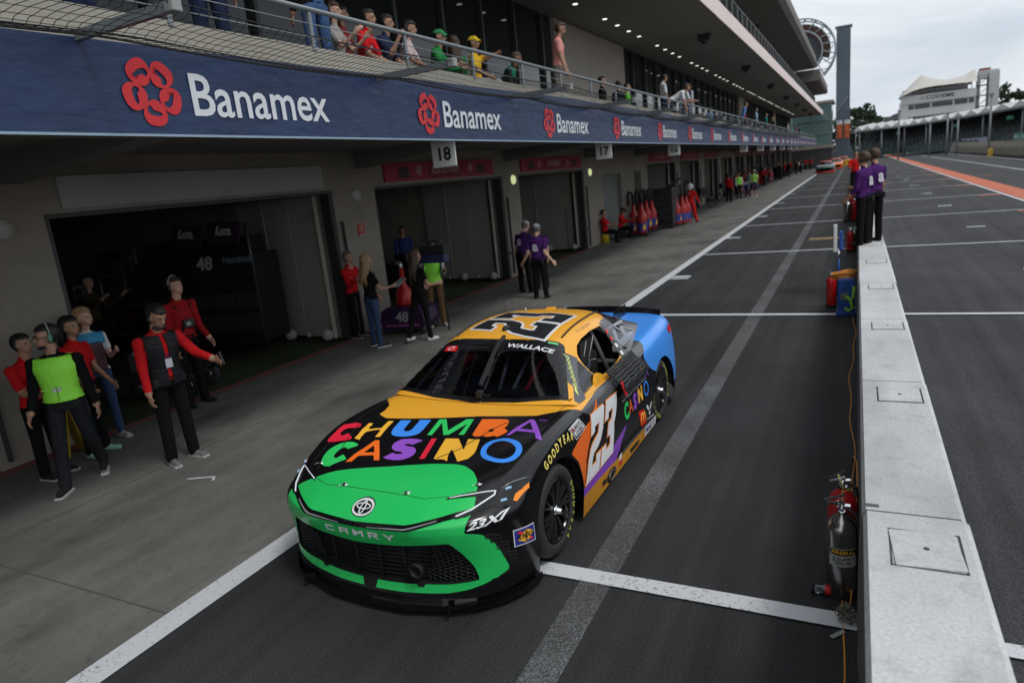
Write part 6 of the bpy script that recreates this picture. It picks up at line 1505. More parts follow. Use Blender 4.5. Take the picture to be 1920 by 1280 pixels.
        heel = Vector((ap.x, ap.y, 0))-fd*.035*k+Vector((0, 0, max(.035*k, ap.z-.045*k))); toe = heel+fd*.185*k; toe.z = max(.028*k, heel.z-.012-(.03 if kn > 25 and not seat else 0))
        limb(heel, toe, .040, .036, 'shoes', 10); limb(ap, heel+fd*.03*k, .042, .040, 'shoes' if legcut >= 1 else 'shoes', 8); feet.append((heel, toe, fd))
    me = bpy.data.meshes.new('body'); bm.to_mesh(me); bm.free(); o = bpy.data.objects.new('t', me); COL.objects.link(o)
    md = o.modifiers.new('r', 'REMESH'); md.mode = 'VOXEL'; md.voxel_size = vox; md.adaptivity = 0
    ms = o.modifiers.new('s', 'SMOOTH'); ms.factor = .5; ms.iterations = 2
    m2 = evaluated(o); m2.name = 'body'; bpy.data.meshes.remove(me)
    nf = len(m2.polygons); C_ = np.empty(nf*3); m2.polygons.foreach_get('center', C_); C_ = C_.reshape(-1, 3)
    best = np.full(nf, 1e9); key = np.zeros(nf, int); keys = ['top', 'legs', 'skin', 'shoes', 'head', 'pelvis']
    for (a, b, r0, r1, kk) in prims:
        v, t = seg_dist(C_, np.array(a), np.array(b)); d = np.sqrt((v*v).sum(1))-(r0+(r1-r0)*t)
        w = d < best; best[w] = d[w]; key[w] = keys.index(kk)
    remap = np.array([0, 1, 2, 3, 2, 1]); mi = remap[key]
    m2.polygons.foreach_set('material_index', mi.astype(np.int32)); m2.polygons.foreach_set('use_smooth', np.ones(nf, bool))
    root = thing(name, label, 'person', loc, -D(head), group)
    cm = lambda c: c if isinstance(c, bpy.types.Material) else cloth('cloth_%d_%d_%d' % tuple(int(x*999) for x in c), c)
    body = link_mesh('body', m2, [cm(top), cm(legs), mat('skin_'+skin, SK[skin], .5, var=.05, scale=20), cm(shoes)], root)
    # shells grown from the body surface (hair, vests, shorts...)
    Pn = np.empty(nf*3); m2.polygons.foreach_get('normal', Pn)
    def shell(nm, sel, off, mt, thick=0.):
        ids = {i for i in range(nf) if sel[i]}
        if not ids: return None
        vs = {}; b = bmesh.new(); V = m2.vertices
        for i in ids:
            q = []
            for vi in m2.polygons[i].vertices:
                if vi not in vs: vs[vi] = b.verts.new(V[vi].co+V[vi].normal*off)
                q.append(vs[vi])
            try: b.faces.new(q).smooth = True
            except ValueError: pass
        r = bmesh.ops.extrude_face_region(b, geom=[e for e in b.edges if e.is_boundary])
        mm = bpy.data.meshes.new(nm)
        inv = RH.inverted()
        ev = [x for x in r['geom'] if isinstance(x, bmesh.types.BMVert)]
        cen = Vector(pel)
        for x in ev:
            hit = min(prims, key=lambda p: (Vector(p[0])-x.co).length); x.co = x.co+(Vector(hit[0])-x.co).normalized()*off*.9
        for fc in b.faces: fc.smooth = True
        b.to_mesh(mm); b.free(); return link_mesh(nm, mm, mt, root)
    inv = np.array(RH.inverted()); hc = np.array(H(0, 0, .135)); Lh = (C_-hc)@inv.T/k
    ishead = (key == 4) | ((key == 2) & (np.abs(Lh) < .14).all(1))
    if vox < .03:
        for s in (-1, 1):
            q = MB(); q.sphere(H(s*.031, .099, .122), .0125*k, 8, 6, (1, .5, .62)); q.build('eye', EYEW, root)
            q = MB(); q.sphere(H(s*.031, .1045, .122), .0062*k, 8, 6, (1, .5, 1)); q.build('iris', EYE, root.children[-1] if root.children else root)
            q = MB(); q.tube([H(s*.012, .108, .143), H(s*.045, .100, .146)], .0042*k, 5); q.build('eyebrow', HAIRM[hair], root)
        q = MB(); q.tube([H(-.024, .098, .053), H(0, .108, .055), H(.024, .098, .053)], .0048*k, 5); q.build('mouth', LIPM, root)
    if helmet:
        q = MB(); q.sphere(H(0, .01, .13), .145*k, 16, 12, (1, 1.12, 1.05)); q.build('helmet', helmet, root)
        q = MB(); q.grid(lambda u, v: H(0, .01, .13)+RH@(Vector((sin(-1.1+2.2*u)*cos(-.25+.5*v), cos(-1.1+2.2*u)*cos(-.25+.5*v)*1.12, sin(-.25+.5*v)*1.05))*.149*k), 12, 4); q.build('visor', M_GLOSS, root)
    elif cap is not None:
        sel = ishead & (Lh[:, 2] > .035-.25*0); 
        shell('cap', sel, .012, cap if isinstance(cap, bpy.types.Material) else cm(cap))
        q = MB(); q.grid(lambda u, v: H((u-.5)*.15, .085+.075*v*(1-1.2*(u-.5)**2), .195-.03*v-.15*(u-.5)**2), 8, 3); q.grid(lambda u, v: H((u-.5)*.15, .085+.075*v*(1-1.2*(u-.5)**2), .188-.03*v-.15*(u-.5)**2), 8, 3)
        q.build('cap_peak', cap if isinstance(cap, bpy.types.Material) else cm(cap), root)
        selh = ishead & (Lh[:, 1] < -.01) & (Lh[:, 2] < .035) & (Lh[:, 2] > -.07); shell('hair', selh, .010, HAIRM[hair])
    else:
        sel = ishead & ((Lh[:, 2] > .055-.0) | ((Lh[:, 1] < .012) & (Lh[:, 2] > -.075))) & ~((Lh[:, 1] > .06) & (Lh[:, 2] < .058))
        shell('hair', sel, .016 if not f else .022, HAIRM[hair])
    if hairlen:
        q = MB(); n_ = 22
        for i in range(n_):
            a = pi*(1.08+.84*i/(n_-1)) if True else 0
            x0, y0 = .088*cos(a), .088*sin(a); ln = hairlen*(.85+.15*math.sin(i*7.))
            P = [H(x0*.9, y0*.9+.0, .19), H(x0*1.08, y0*1.12, .10), H(x0*1.15, y0*1.25-.015, -.01), H(x0*1.0+.012*sin(i*3.), y0*1.15-.05, -.01-ln*.5), H(x0*.8+.02*sin(i*2.), y0*.9-.075, -.01-ln)]
            P[3].z = min(P[3].z, P[2].z-.02); q.tube(P, [.022*k, .026*k, .027*k, .023*k, .008*k], 6)
        q.build('long_hair', HAIRM[hair], root)
    ctx = dict(root=root, body=body, C=C_, key=key, shell=shell, tz=tz, H=H, hands=hands, feet=feet, k=k, R=Rt, pel=pel, RH=RH, ishead=ishead, Lh=Lh)
    if shoes_sole:
        for (hl, to, fd) in feet:
            q = MB(); q.bar(hl-fd*.04*k-Vector((0, 0, hl.z-.012)), Vector((to.x, to.y, .012))+fd*.035*k, .078*k, .024*k); q.build('shoe_sole', cm(shoes_sole), root)
    if extras: extras(ctx)
    return root
def vestpart(nm, c, m_, off=.018, z0=-.02, z1=.47, front=None, arms=False):
    """sleeveless layer over the torso"""
    P = c['C']; R3 = np.array(c['R'].inverted()); L_ = (P-np.array(c['pel']))@R3.T/c['k']
    sel = ((c['key'] == 0) | (c['key'] == 5)) & (L_[:, 2] > z0) & (L_[:, 2] < z1) & (np.abs(L_[:, 0]) < .175)
    if front is not None: sel &= ~((np.abs(L_[:, 0]) < front) & (L_[:, 1] > .02))
    return c['shell'](nm, sel, off, m_)
def box_at(c, nm, p, d, m_, rz=0, rx=0):
    q = MB(); q.box(p, d, rz=rz, rx=rx, bev=min(d)*.2); return q.build(nm, m_, c['root'])
def lanyard(c, m_=None, card=True):
    q = MB(); t = c['tz']; q.tube([t(-.07, .02, .50), t(-.05, .10, .40), t(0, .128, .22)], .005, 4); q.tube([t(.07, .02, .50), t(.05, .10, .40), t(0, .128, .22)], .005, 4)
    q.build('lanyard', m_ or mat('lanyard_violet', (.10, .05, .22), .6), c['root'])
    if card: q = MB(); q.box(t(0, .135, .18), (.075, .008, .10)); q.build('badge_card', mat('card_white', (.5, .52, .58), .5), c['root'])
def headset(c, cup=(.10, .22, .17), band=True):
    for s in (-1, 1): q = MB(); q.sphere(c['H'](s*.098, .005, .11), .042*c['k'], 12, 8, (.55, .85, 1.15)); q.build('headset_cup', mat('cup_%d' % int(cup[1]*100), cup, .4), c['root'])
    q = MB(); q.tube([c['H'](.10*sin(a), .0, .12+.145*cos(a)) for a in [radians(-85+17*i) for i in range(11)]], .009, 5); q.build('headset_band', mat('band_pale', (.25, .27, .27), .4), c['root'])
# ================================================================ the people in the photograph
RED = (.50, .012, .015); DRED = (.30, .012, .016); BLK = (.007, .007, .008); NAVY = (.02, .03, .07); DEN = (.035, .06, .13); PURP = (.060, .016, .115); GRYP = (.018, .019, .022)
WHT = (.60, .61, .63); HIVIS = mat('hi_vis', (.30, .85, .06), .6, var=.06, scale=12, bump=.3, bscale=25); QUILT = mat('quilted_vest', (.010, .011, .014), .6, spec=.25)
def ex_green(c):
    vestpart('hi_vis_vest', c, HIVIS, .022, .02, .465, .0); lanyard(c, M_MATT); headset(c, (.10, .22, .17))
    q = MB(); t = c['tz']; q.bar(t(0, .135, .42), t(0, .145, .03), .006, .004); q.build('zip', M_MATT, c['root'])
    q = MB(); q.bar(t(-.15, .12, .16), t(.15, .12, .16), .012, .006); q.build('reflective_band', mat('hi_band', (.5, .9, .2), .3), c['root'])
    q = MB(); H = c['H']
    for s in (-1, 1): q.tube([H(s*.031+.026*cos(a), .112, .122+.02*sin(a)) for a in [pi*k/6 for k in range(13)]], .003, 4)
    q.tube([H(-.057, .11, .125), H(-.085, .02, .125)], .003, 4); q.tube([H(.057, .11, .125), H(.085, .02, .125)], .003, 4); q.build('glasses', M_MATT, c['root'])
    q = MB(); h0 = [H(sin(a)*.07, .045+cos(a)*.045, .028-.01*cos(a)) for a in [radians(-80+20*k) for k in range(9)]]; q.tube(h0, .018*c['k'], 6); q.build('beard', HAIRM['black'], c['root'])
def ex_vest(c):
    vestpart('quilted_vest', c, QUILT, .024, -.05, .475, .028); lanyard(c); t = c['tz']
    q = MB()
    for i in range(9):
        z = .0+.05*i
        for s in (-1, 1): q.tube([t(s*.035, .135, z), t(s*.10, .13, z), t(s*.165, .06, z), t(s*.172, -.03, z), t(s*.10, -.115, z), t(s*.02, -.13, z)], .006, 4)
    q.build('vest_quilting', QUILT, c['root'])
    H = c['H']; q = MB(); q.tube([H(sin(a)*.07, .045+cos(a)*.048, .03-.01*cos(a)) for a in [radians(-80+20*k) for k in range(9)]], .016*c['k'], 6); q.build('beard', HAIRM['black'], c['root'])
    w, fa, hc = c['hands'][0]; q = MB(); q.lathe([(.036, -.008), (.036, .008)], (0, 0, 0), 14); R_ = fa.to_track_quat('Z', 'Y').to_matrix()
    for v in q.bm.verts: v.co = w+R_@v.co-fa*.02
    q.build('wristband', mat('band_white', (.7, .7, .7), .5), c['root'])
    w, fa, hc = c['hands'][1]; q = MB(); q.box(hc+Vector((0, .02, .03)), (.02, .07, .15), rx=.4, bev=.006); q.build('phone', M_GLOSS, c['root'])
    text_obj('USA', .05, mat('patch_white', (.4, .4, .42), .6), c['root'], t(.20, -.03, .33)+Vector((.052, 0, 0)), (0, 1, 0), (0, 0, 1), 'sleeve_patch', .02)
def ex_radio(c):
    headset(c, (.02, .02, .02)); t = c['tz']; q = MB()
    q.bar(t(-.12, .10, .45), t(.10, .13, .10), .04, .008); q.bar(t(.12, .10, .45), t(-.10, .13, .10), .04, .008); q.build('harness', M_MATT, c['root'])
    box_at(c, 'chest_pouch', t(0, .15, .20), (.16, .05, .12), mat('pouch', (.02, .02, .022), .6)); box_at(c, 'chest_card', t(.02, .182, .20), (.07, .006, .05), WHITE_P)
def ex_red(c):
    t = c['tz']; q = MB(); q.bar(t(-.13, .10, .30), t(.13, .10, .30), .02, .006); q.build('chest_stripe', mat('stripe_white', (.55, .55, .55), .6), c['root'])
    q = MB()
    for s in (-1, 1):
        for i in range(2): q.lathe([(.070, -.012), (.072, .012)], (0, 0, 0), 14)
    q.bm.clear()
    q.tube([t(-.06, -.05, .50), t(-.055, .05, .48), t(0, .07, .47), t(.055, .05, .48), t(.06, -.05, .50)], .022, 6); q.build('collar', mat('collar_cream', (.45, .40, .30), .7), c['root'])
def back_logo(c):
    t = c['tz']; text_obj('a', .30, mat('logo_lilac', (.55, .52, .60), .6), c['root'], t(0, -.138, .30), (1, 0, 0), c['R']@Vector((0, 0, 1)), 'back_lettering', .04)
    q = MB(); q.box(t(.13, -.10, -.05), (.05, .04, .10), bev=.008); q.build('belt_radio', M_MATT, c['root'])
def ex_shirt(c):
    vestpart('sports_top', c, cloth('sport_blue', (.06, .28, .50)), .008, .34, .49); t = c['tz']
    text_obj('XOLTEL', .075, mat('print_navy', (.04, .05, .25), .6), c['root'], t(0, .135, .24), (-1, 0, 0), (0, 0, 1), 'chest_lettering', .02, .2)
    box_at(c, 'carried_box', t(.07, .24, .20), (.30, .10, .36), mat('box_print', (.05, .012, .014), .5, var=.5, scale=14), .1)
def ex_clip(c): box_at(c, 'clipboard', c['hands'][0][2]+Vector((.0, .05, .04)), (.20, .28, .012), WHITE_P, 0, .5)
def ex_phone(c): box_at(c, 'phone', c['hands'][0][2]+Vector((-.02, .03, .02)), (.07, .02, .14), M_GLOSS)
def ex_stripes(c):
    for (hl, to, fd) in c['feet']: pass
def ex_cam(c): vestpart('hi_vis_vest', c, HIVIS, .02, .0, .47); headset(c, (.02, .02, .02))
def ex_hv(c): vestpart('hi_vis_vest', c, HIVIS, .02, .0, .47)
def ex_suit(c):
    t = c['tz']; text_obj('CREW', .07, mat('stripe_white', (.55, .55, .55), .6), c['root'], t(0, -.135, .38), (1, 0, 0), (0, 0, 1), 'back_lettering', .02)
G1 = 'crew and guests standing beside the first garage'
person('man in red shirt and black trousers, half hidden behind the man in the green vest', (-8.08, 4.02, 0), 75, 1.66, top=RED, legs=BLK, hair='black', sleeve=.35, ra=(25, 5, 60), la=(20, 5, 55), hy=0, girth=1.12, group=G1, shoes_sole=(.4, .4, .4), vox=.012)
person('man in lime green safety vest with round headset, beard and glasses, walking', (-7.45, 3.98, 0), 135, 1.78, top=BLK, legs=GRYP, hair='black', ra=(8, 8, 30), la=(-6, 8, 10), rl=(16, 4), ll=(-14, 16), hy=-60, extras=ex_green, group=G1, shoes_sole=(.5, .5, .52), vox=.010, girth=1.06)
person('dark haired woman in red top with mint shoes, behind the man in the green vest', (-8.2, 4.62, 0), 75, 1.72, top=RED, legs=BLK, shoes=(.30, .52, .45), hair='black', hairlen=.12, sex='f', sleeve=.3, ra=(15, 5, 40), la=(10, 5, 30), group=G1, vox=.012)
person('blonde woman in blue and white sports top and jeans, holding a printed box', (-8.6, 5.04, 0), 105, 1.74, top=WHT, legs=DEN, shoes=(.42, .38, .38), skin='l', hair='blond', hairlen=.24, sex='f', sleeve=.28, ra=(18, 6, 92), la=(22, 4, 88), hy=35, extras=ex_shirt, group=G1, shoes_sole=(.5, .5, .5), vox=.011)
person('bearded man in black quilted vest over red sleeves, looking down at his phone', (-6.84, 4.75, 0), 100, 1.84, top=RED, legs=BLK, shoes=(.16, .16, .17), hair='black', ra=(4, 5, 10), la=(46, 14, 26), hp=-26, hy=8, extras=ex_vest, group=G1, shoes_sole=(.5, .5, .5), vox=.010)
person('man in red jacket with headset, chest pouch and phone by the first garage', (-8.62, 6.40, 0), 92, 1.90, top=DRED, legs=BLK, skin='l', hair='brown', ra=(5, 4, 15), la=(8, 4, 30), hy=12, hp=0, extras=ex_radio, group=G1, girth=1.08, vox=.012)
person('man in dark clothes standing in the shade inside the first garage by the tripod', (-12.6, 7.6, 0), 70, 1.85, top=(.04, .032, .02), legs=BLK, hair='black', ra=(60, 10, 60), la=(60, 10, 60), vox=.02)
G2 = 'people talking in front of the second garage'
person('man in red jacket with cream collar leaning by the white pillar, arms folded', (-8.90, 10.5, 0), 85, 1.73, top=RED, legs=BLK, hair='grey', ra=(22, 4, 95), la=(22, 4, 95), extras=ex_red, group=G2, vox=.012, shoes_sole=(.3, .3, .3))
person('woman with long blonde hair, black top and blue jeans holding a paper, seen from behind', (-7.88, 9.77, 0), 22, 1.72, top=BLK, legs=DEN, skin='m', hair='blond', hairlen=.32, sex='f', sleeve=.25, ra=(22, 12, 70), la=(12, 6, 40), extras=ex_clip, group=G2, vox=.011, shoes_sole=(.5, .5, .5))
person('woman with long wavy brown hair in black with white shoes, seen from behind', (-7.17, 10.28, 0), 15, 1.70, top=BLK, legs=BLK, shoes=(.55, .55, .56), skin='m', hair='brown', hairlen=.34, sex='f', sleeve=.25, ra=(12, 10, 75), la=(10, 8, 60), rl=(4, 2), ll=(-16, 6), hy=-10, group=G2, vox=.011)
person('cameraman in lime green vest and brown trousers behind a boxy camera on a pole', (-7.60, 11.45, 0), 140, 1.72, top=(.45, .46, .48), legs=(.13, .075, .035), shoes=(.42, .40, .34), skin='d', hair='black', ra=(48, 4, 70), la=(30, 4, 80), extras=ex_cam, group=G2, vox=.012)
person('man in dark blue standing far inside the second garage', (-11.6, 16.2, 0), 140, 1.8, top=(.03, .05, .16), legs=BLK, hair='black', vox=.02)
G3 = 'officials in purple shirts'
person('man in purple shirt and white cap bending forward before the third garage', (-7.30, 15.05, 0), 18, 1.80, top=PURP, legs=BLK, skin='l', hair='grey', sleeve=.3, lean=14, ra=(18, 4, 30), la=(5, 8, 10), hp=-20, cap=(.42, .42, .46), extras=back_logo, group=G3, girth=1.12, vox=.012, rl=(6, 4))
person('man in purple shirt and white cap with hands clasped behind his back', (-6.53, 14.28, 0), -4, 1.74, top=PURP, legs=BLK, skin='l', hair='grey', sleeve=.3, ra=(-18, 2, 42, -60), la=(-18, 2, 42, -60), hp=-12, cap=(.42, .42, .46), extras=back_logo, group=G3, girth=1.12, vox=.012)
person('third official mostly hidden behind the two men in purple shirts', (-7.05, 15.55, 0), 170, 1.66, top=PURP, legs=BLK, skin='l', hair='grey', sleeve=.3, group=G3, vox=.016)
person('official in purple shirt standing on the pit wall, nearer edge, hair dark brown', (.13, 14.05, WH), -62, 1.66, top=PURP, legs=BLK, skin='m', hair='brown', sleeve=.75, ra=(8, 3, 60), la=(6, 3, 40), extras=back_logo, group=G3, vox=.012, girth=1.04)
person('taller official in purple shirt with lettered back standing on the pit wall, track side', (.31, 14.42, WH), -48, 1.70, top=PURP, legs=BLK, skin='m', hair='brown', sleeve=.3, ra=(4, 5, 14), la=(12, 4, 70), hp=-8, extras=back_logo, group=G3, vox=.012, girth=1.06)
person('person in red jacket standing on the pit wall beyond the purple officials', (-.02, 28.6, WH), 170, 1.62, top=RED, legs=BLK, hair='black', ra=(20, 6, 70), la=(22, 6, 75), vox=.02)
person('seated man in red shirt and striped trousers on the yellow bucket by the louvred door', (-8.78, 25.75, 0), 80, 1.78, top=RED, legs=BLK, skin='m', hair='brown', sleeve=.35, seat=True, lean=-4, ra=(35, 4, 55), la=(35, 4, 55), girth=1.15, vox=.016)
person('seated person in red jacket and black cap looking at a phone by the louvred door', (-8.62, 27.2, 0), 85, 1.72, top=RED, legs=BLK, skin='d', hair='black', seat=True, lean=8, ra=(45, 4, 75), la=(45, 4, 75), hp=-20, cap=BLK, extras=ex_phone, vox=.016)
person('crew member in full red fire suit and white helmet walking away down the apron', (-6.90, 32.7, 0), 5, 1.80, top=RED, legs=RED, shoes=BLK, helmet=mat('helmet_white', (.6, .6, .6), .25), rl=(5, 2, 10), ll=(-4, 4, 10), ra=(6, 18, 20), la=(4, 18, 20), extras=ex_suit, girth=1.15, vox=.016)
G4 = 'crew further down the apron'
person('man in red shirt and black trousers standing beyond the fire suited crew member', (-7.43, 47.1, 0), 20, 1.80, top=RED, legs=BLK, hair='black', sleeve=1, group=G4, vox=.022, girth=1.15)
person('person in lime green vest in the distant apron group', (-7.3, 50.6, 0), 150, 1.78, top=WHT, legs=GRYP, hair='black', extras=ex_hv, group=G4, vox=.022)
person('person in pale shirt bending down in the distant apron group', (-7.05, 51.5, 0), 60, 1.70, top=(.35, .40, .50), legs=NAVY, hair='black', lean=70, rl=(30, 20), ll=(20, 20), ra=(40, 5, 10), la=(40, 5, 10), group=G4, vox=.022)
person('man in dark shirt, shorts, dark cap and white shoes in the distant group', (-6.76, 51.8, 0), 10, 1.88, top=(.20, .22, .26), legs=NAVY, shoes=WHT, hair='brown', sleeve=.3, legcut=.4, cap=DRED, group=G4, vox=.022)
person('man in lime shirt, shorts, white cap and white shoes in the distant group', (-6.36, 51.2, 0), -10, 1.86, top=(.25, .45, .10), legs=NAVY, shoes=WHT, hair='brown', sleeve=.3, legcut=.4, cap=WHT, group=G4, vox=.022)
rnd = random.Random(5)
crowd = [(-8.4, 57, 1.7, RED), (-8.0, 59, 1.75, DRED), (-7.7, 62.5, 1.75, BLK), (-8.3, 64.5, 1.7, RED), (-8.45, 78, 1.70, DRED), (-7.69, 80, 1.75, BLK), (-7.54, 81, 1.9, BLK), (-7.36, 82, 1.8, NAVY), (-7.9, 84, 1.75, BLK), (-7.75, 90, 1.8, RED), (-7.1, 88, 1.8, BLK), (-7.94, 94, 1.6, RED), (-7.68, 97, 1.7, DRED), (-6.96, 98, 1.75, BLK), (-6.59, 101, 1.8, BLK), (-7.4, 103, 1.7, RED), (-8.2, 105, 1.7, RED), (-7.2, 108, 1.75, WHT), (-7.8, 110, 1.7, RED), (-6.7, 112, 1.75, RED), (-6.1, 113, 1.75, RED), (-8.1, 71, 1.75, RED), (-8.4, 73.5, 1.7, BLK), (-7.6, 68, 1.75, DRED), (-8.3, 87, 1.7, RED), (-7.0, 105.5, 1.7, WHT)]
protos = {}
nm = {RED: 'red', DRED: 'dark red', BLK: 'black', NAVY: 'navy', WHT: 'white'}
for i, (x, y, h, c) in enumerate(crowd):
    if c not in protos: protos[c] = o_ = person('distant crew member in %s shirt in the row along the far garages' % nm[c], (x, y, 0), rnd.uniform(40, 160), 1.75, top=c, legs=BLK, hair='black', ra=(20, 6, 60), la=(10, 6, 20), group='distant crew standing along the far garages', vox=.03)
    else:
        o_ = copy_tree(protos[c]); o_.location = (x, y, 0); o_.rotation_euler.z = rnd.uniform(-3, 0); o_.scale = (1, 1, h/1.75)
# ---- balcony
G5 = 'spectators on the balcony'
def spect(label, y, ztop, x=None, seat=True, **kw):
    if x is None: x = -6.22 if seat else -5.78
    if seat: f = abs(x)/5.75; y *= f; ztop = HCAM+(ztop-HCAM)*f
    h = kw.pop('h', 1.66 if seat else 1.74); kw.setdefault('vox', .014)
    base = ztop-(1.235*h/1.66-.0 if seat else h) if seat else DK
    if seat: base = max(DK, ztop-1.235*h/1.66)
    person(label, (x, y, base), kw.pop('head', 75), h, seat=seat, group=G5, **kw)
spect('standing person in black top and blue jeans with back to the balcony rail', 6.85, 5.7, seat=False, x=-5.72, head=-80, h=1.75, top=BLK, legs=(.05, .10, .22), hair='black')
spect('seated woman with light brown hair in grey top on the balcony', 7.2, 5.02, top=(.32, .31, .30), legs=DEN, sex='f', hair='brown', hairlen=.25, skin='l', sleeve=.3, ra=(35, 4, 90), la=(35, 4, 90))
spect('seated woman with dark hair behind the woman in grey', 7.35, 5.04, x=-6.7, top=(.3, .05, .05), legs=DEN, sex='f', hair='black', hairlen=.2)
spect('seated man in bright red shirt with name badge, leaning on his knees', 7.66, 5.05, top=(.60, .015, .02), legs=DEN, hair='black', sleeve=.35, lean=16, ra=(35, 4, 40), la=(35, 4, 40), extras=lambda c: box_at(c, 'name_badge', c['tz'](.06, .13, .30), (.07, .006, .05), WHITE_P))
spect('seated man in navy shirt touching his face, beside the man in the red shirt', 8.08, 4.98, top=NAVY, legs=DEN, hair='black', sleeve=.35, lean=14, ra=(50, 4, 110), la=(35, 4, 40))
spect('seated woman in pale pink top with long dark hair', 8.62, 5.0, top=(.52, .42, .42), legs=DEN, sex='f', hair='black', hairlen=.30, sleeve=.3, lean=14, ra=(40, 4, 40), la=(40, 4, 40))
spect('seated person in green jacket and green cap with white front', 9.44, 4.96, top=(.02, .20, .05), legs=BLK, hair='black', cap=(.04, .25, .10), lean=12, ra=(40, 4, 60), la=(40, 4, 60))
spect('seated woman with very long brown hair seen from behind beside the green cap', 10.1, 5.05, head=-40, top=(.03, .14, .06), legs=BLK, sex='f', hair='brown', hairlen=.45)
spect('seated man in yellow shirt and backwards yellow cap stretching out one arm', 10.74, 5.14, top=(.70, .42, .02), legs=(.3, .3, .36), hair='black', sleeve=.3, cap=(.75, .55, .03), ra=(20, 5, 40), la=(88, -30, 6), hy=-10)
spect('seated man in black and green jacket bending forward with his head low', 11.6, 4.90, top=(.02, .03, .03), legs=BLK, skin='d', hair='brown', lean=38, ra=(40, 4, 40), la=(40, 4, 40), extras=lambda c: vestpart('green_yoke', c, cloth('yoke', (.02, .22, .12)), .01, .36, .49))
spect('standing man in pink T-shirt and khaki shorts leaning on the rail', 14.35, 5.85, seat=False, x=-5.70, head=70, h=1.84, top=(.72, .30, .28), legs=(.24, .21, .17), skin='m', hair='brown', sleeve=.3, legcut=.5, lean=6, ra=(14, 4, 6), la=(20, 6, 4), hy=-10, hp=-12)
spect('dark haired man in black sitting low behind the rail past the man in pink', 17.35, 4.86, top=BLK, legs=BLK, hair='black', vox=.02)
spect('person in black with back turned, sitting past the dark haired man', 18.75, 4.92, head=-60, top=BLK, legs=BLK, hair='black', vox=.02)
spect('person in lime green sitting behind the person in black', 19.5, 4.92, top=(.10, .40, .03), legs=BLK, hair='black', vox=.02)
spect('standing boy in white shirt with dark hair behind the boy bending over', 24.3, 5.75, seat=False, x=-5.9, h=1.72, head=60, top=(.62, .62, .68), legs=NAVY, hair='black', sleeve=.4, hp=-25, vox=.018)
spect('boy in white shirt bending far over the rail with arms hanging down', 25.3, 5.5, seat=False, x=-5.86, h=1.72, head=75, top=(.66, .66, .72), legs=NAVY, hair='brown', sleeve=.35, lean=62, ra=(72, 4, 5), la=(72, 4, 5), vox=.018)
spect('boy in white shirt resting his folded arms on the rail', 26.9, 5.55, seat=False, x=-5.85, h=1.62, head=60, top=(.62, .62, .68), legs=NAVY, hair='brown', sleeve=.35, lean=22, ra=(40, 4, 60), la=(40, 4, 60), hp=-15, vox=.018)
spect('man in navy body warmer with white sleeves and cap turning away from the rail', 28.0, 5.74, seat=False, x=-5.9, h=1.74, head=-20, top=(.58, .60, .68), legs=(.16, .2, .3), hair='grey', cap=NAVY, extras=lambda c: vestpart('body_warmer', c, cloth('navy_vest', NAVY), .02, -.03, .48), vox=.018)
spect('person in jeans stooping behind the rail past the navy body warmer', 32.0, 5.0, head=-60, top=(.08, .14, .24), legs=DEN, hair='black', vox=.022)
spect('standing person in blue shirt leaning on the rail in the distant balcony', 41.8, 5.75, seat=False, h=1.76, top=(.12, .26, .55), legs=DEN, hair='black', lean=20, vox=.025)
spect('person in navy and red behind the distant blue shirt', 43.6, 5.5, seat=False, x=-5.9, h=1.55, top=(.25, .03, .03), legs=NAVY, hair='black', vox=.025)
spect('standing woman in pale blue shirt with dark hair in the distant balcony', 48., 5.8, seat=False, h=1.72, top=(.28, .42, .58), legs=DEN, sex='f', hair='black', hairlen=.2, vox=.025)
spect('person in teal shirt and dark hair beyond the pale blue shirt', 53.6, 5.6, seat=False, h=1.62, top=(.02, .24, .20), legs=BLK, hair='black', vox=.025)
spect('blonde woman in black leaning on the rail beyond the teal shirt', 58.3, 5.5, seat=False, h=1.5, top=BLK, legs=BLK, sex='f', hair='blond', hairlen=.2, vox=.025)
spect('person in white and red near the far end of the balcony', 71.5, 5.5, seat=False, h=1.5, top=WHT, legs=DRED, hair='brown', vox=.03)
spect('person in magenta at the far end of the balcony', 82., 5.4, seat=False, h=1.45, top=(.35, .05, .25), legs=BLK, hair='black', vox=.03)
spect('person in dark clothes beyond the magenta top', 86., 5.4, seat=False, h=1.5, top=BLK, legs=BLK, hair='black', vox=.03)
spect('person in red jacket holding an amber drink where the rail begins', 5.55, 5.6, seat=False, x=-6.0, h=1.75, head=120, top=(.35, .012, .02), legs=NAVY, hair='black', girth=1.15, extras=lambda c: box_at(c, 'drink_cup', c['hands'][0][2]+Vector((0, 0, .02)), (.08, .08, .14), mat('drink_amber', (.45, .22, .05), .3)), ra=(15, 5, 30))
spect('person in dark jacket with red cap crouching behind the first catch net arm', 3.9, 4.72, top=NAVY, legs=BLK, hair='black', cap=RED)
# driver
dp = person('driver in dark suit and silver helmet seated inside the race car', CAR+Vector((.40, 2.80, .06)), 183, 1.70, top=(.05, .06, .09), legs=(.05, .06, .09), helmet=mat('helmet_silver', (.30, .32, .36), .15, metal=.6), seat=True, lean=-6, ra=(48, 4, 40), la=(48, 4, 40), vox=.014)
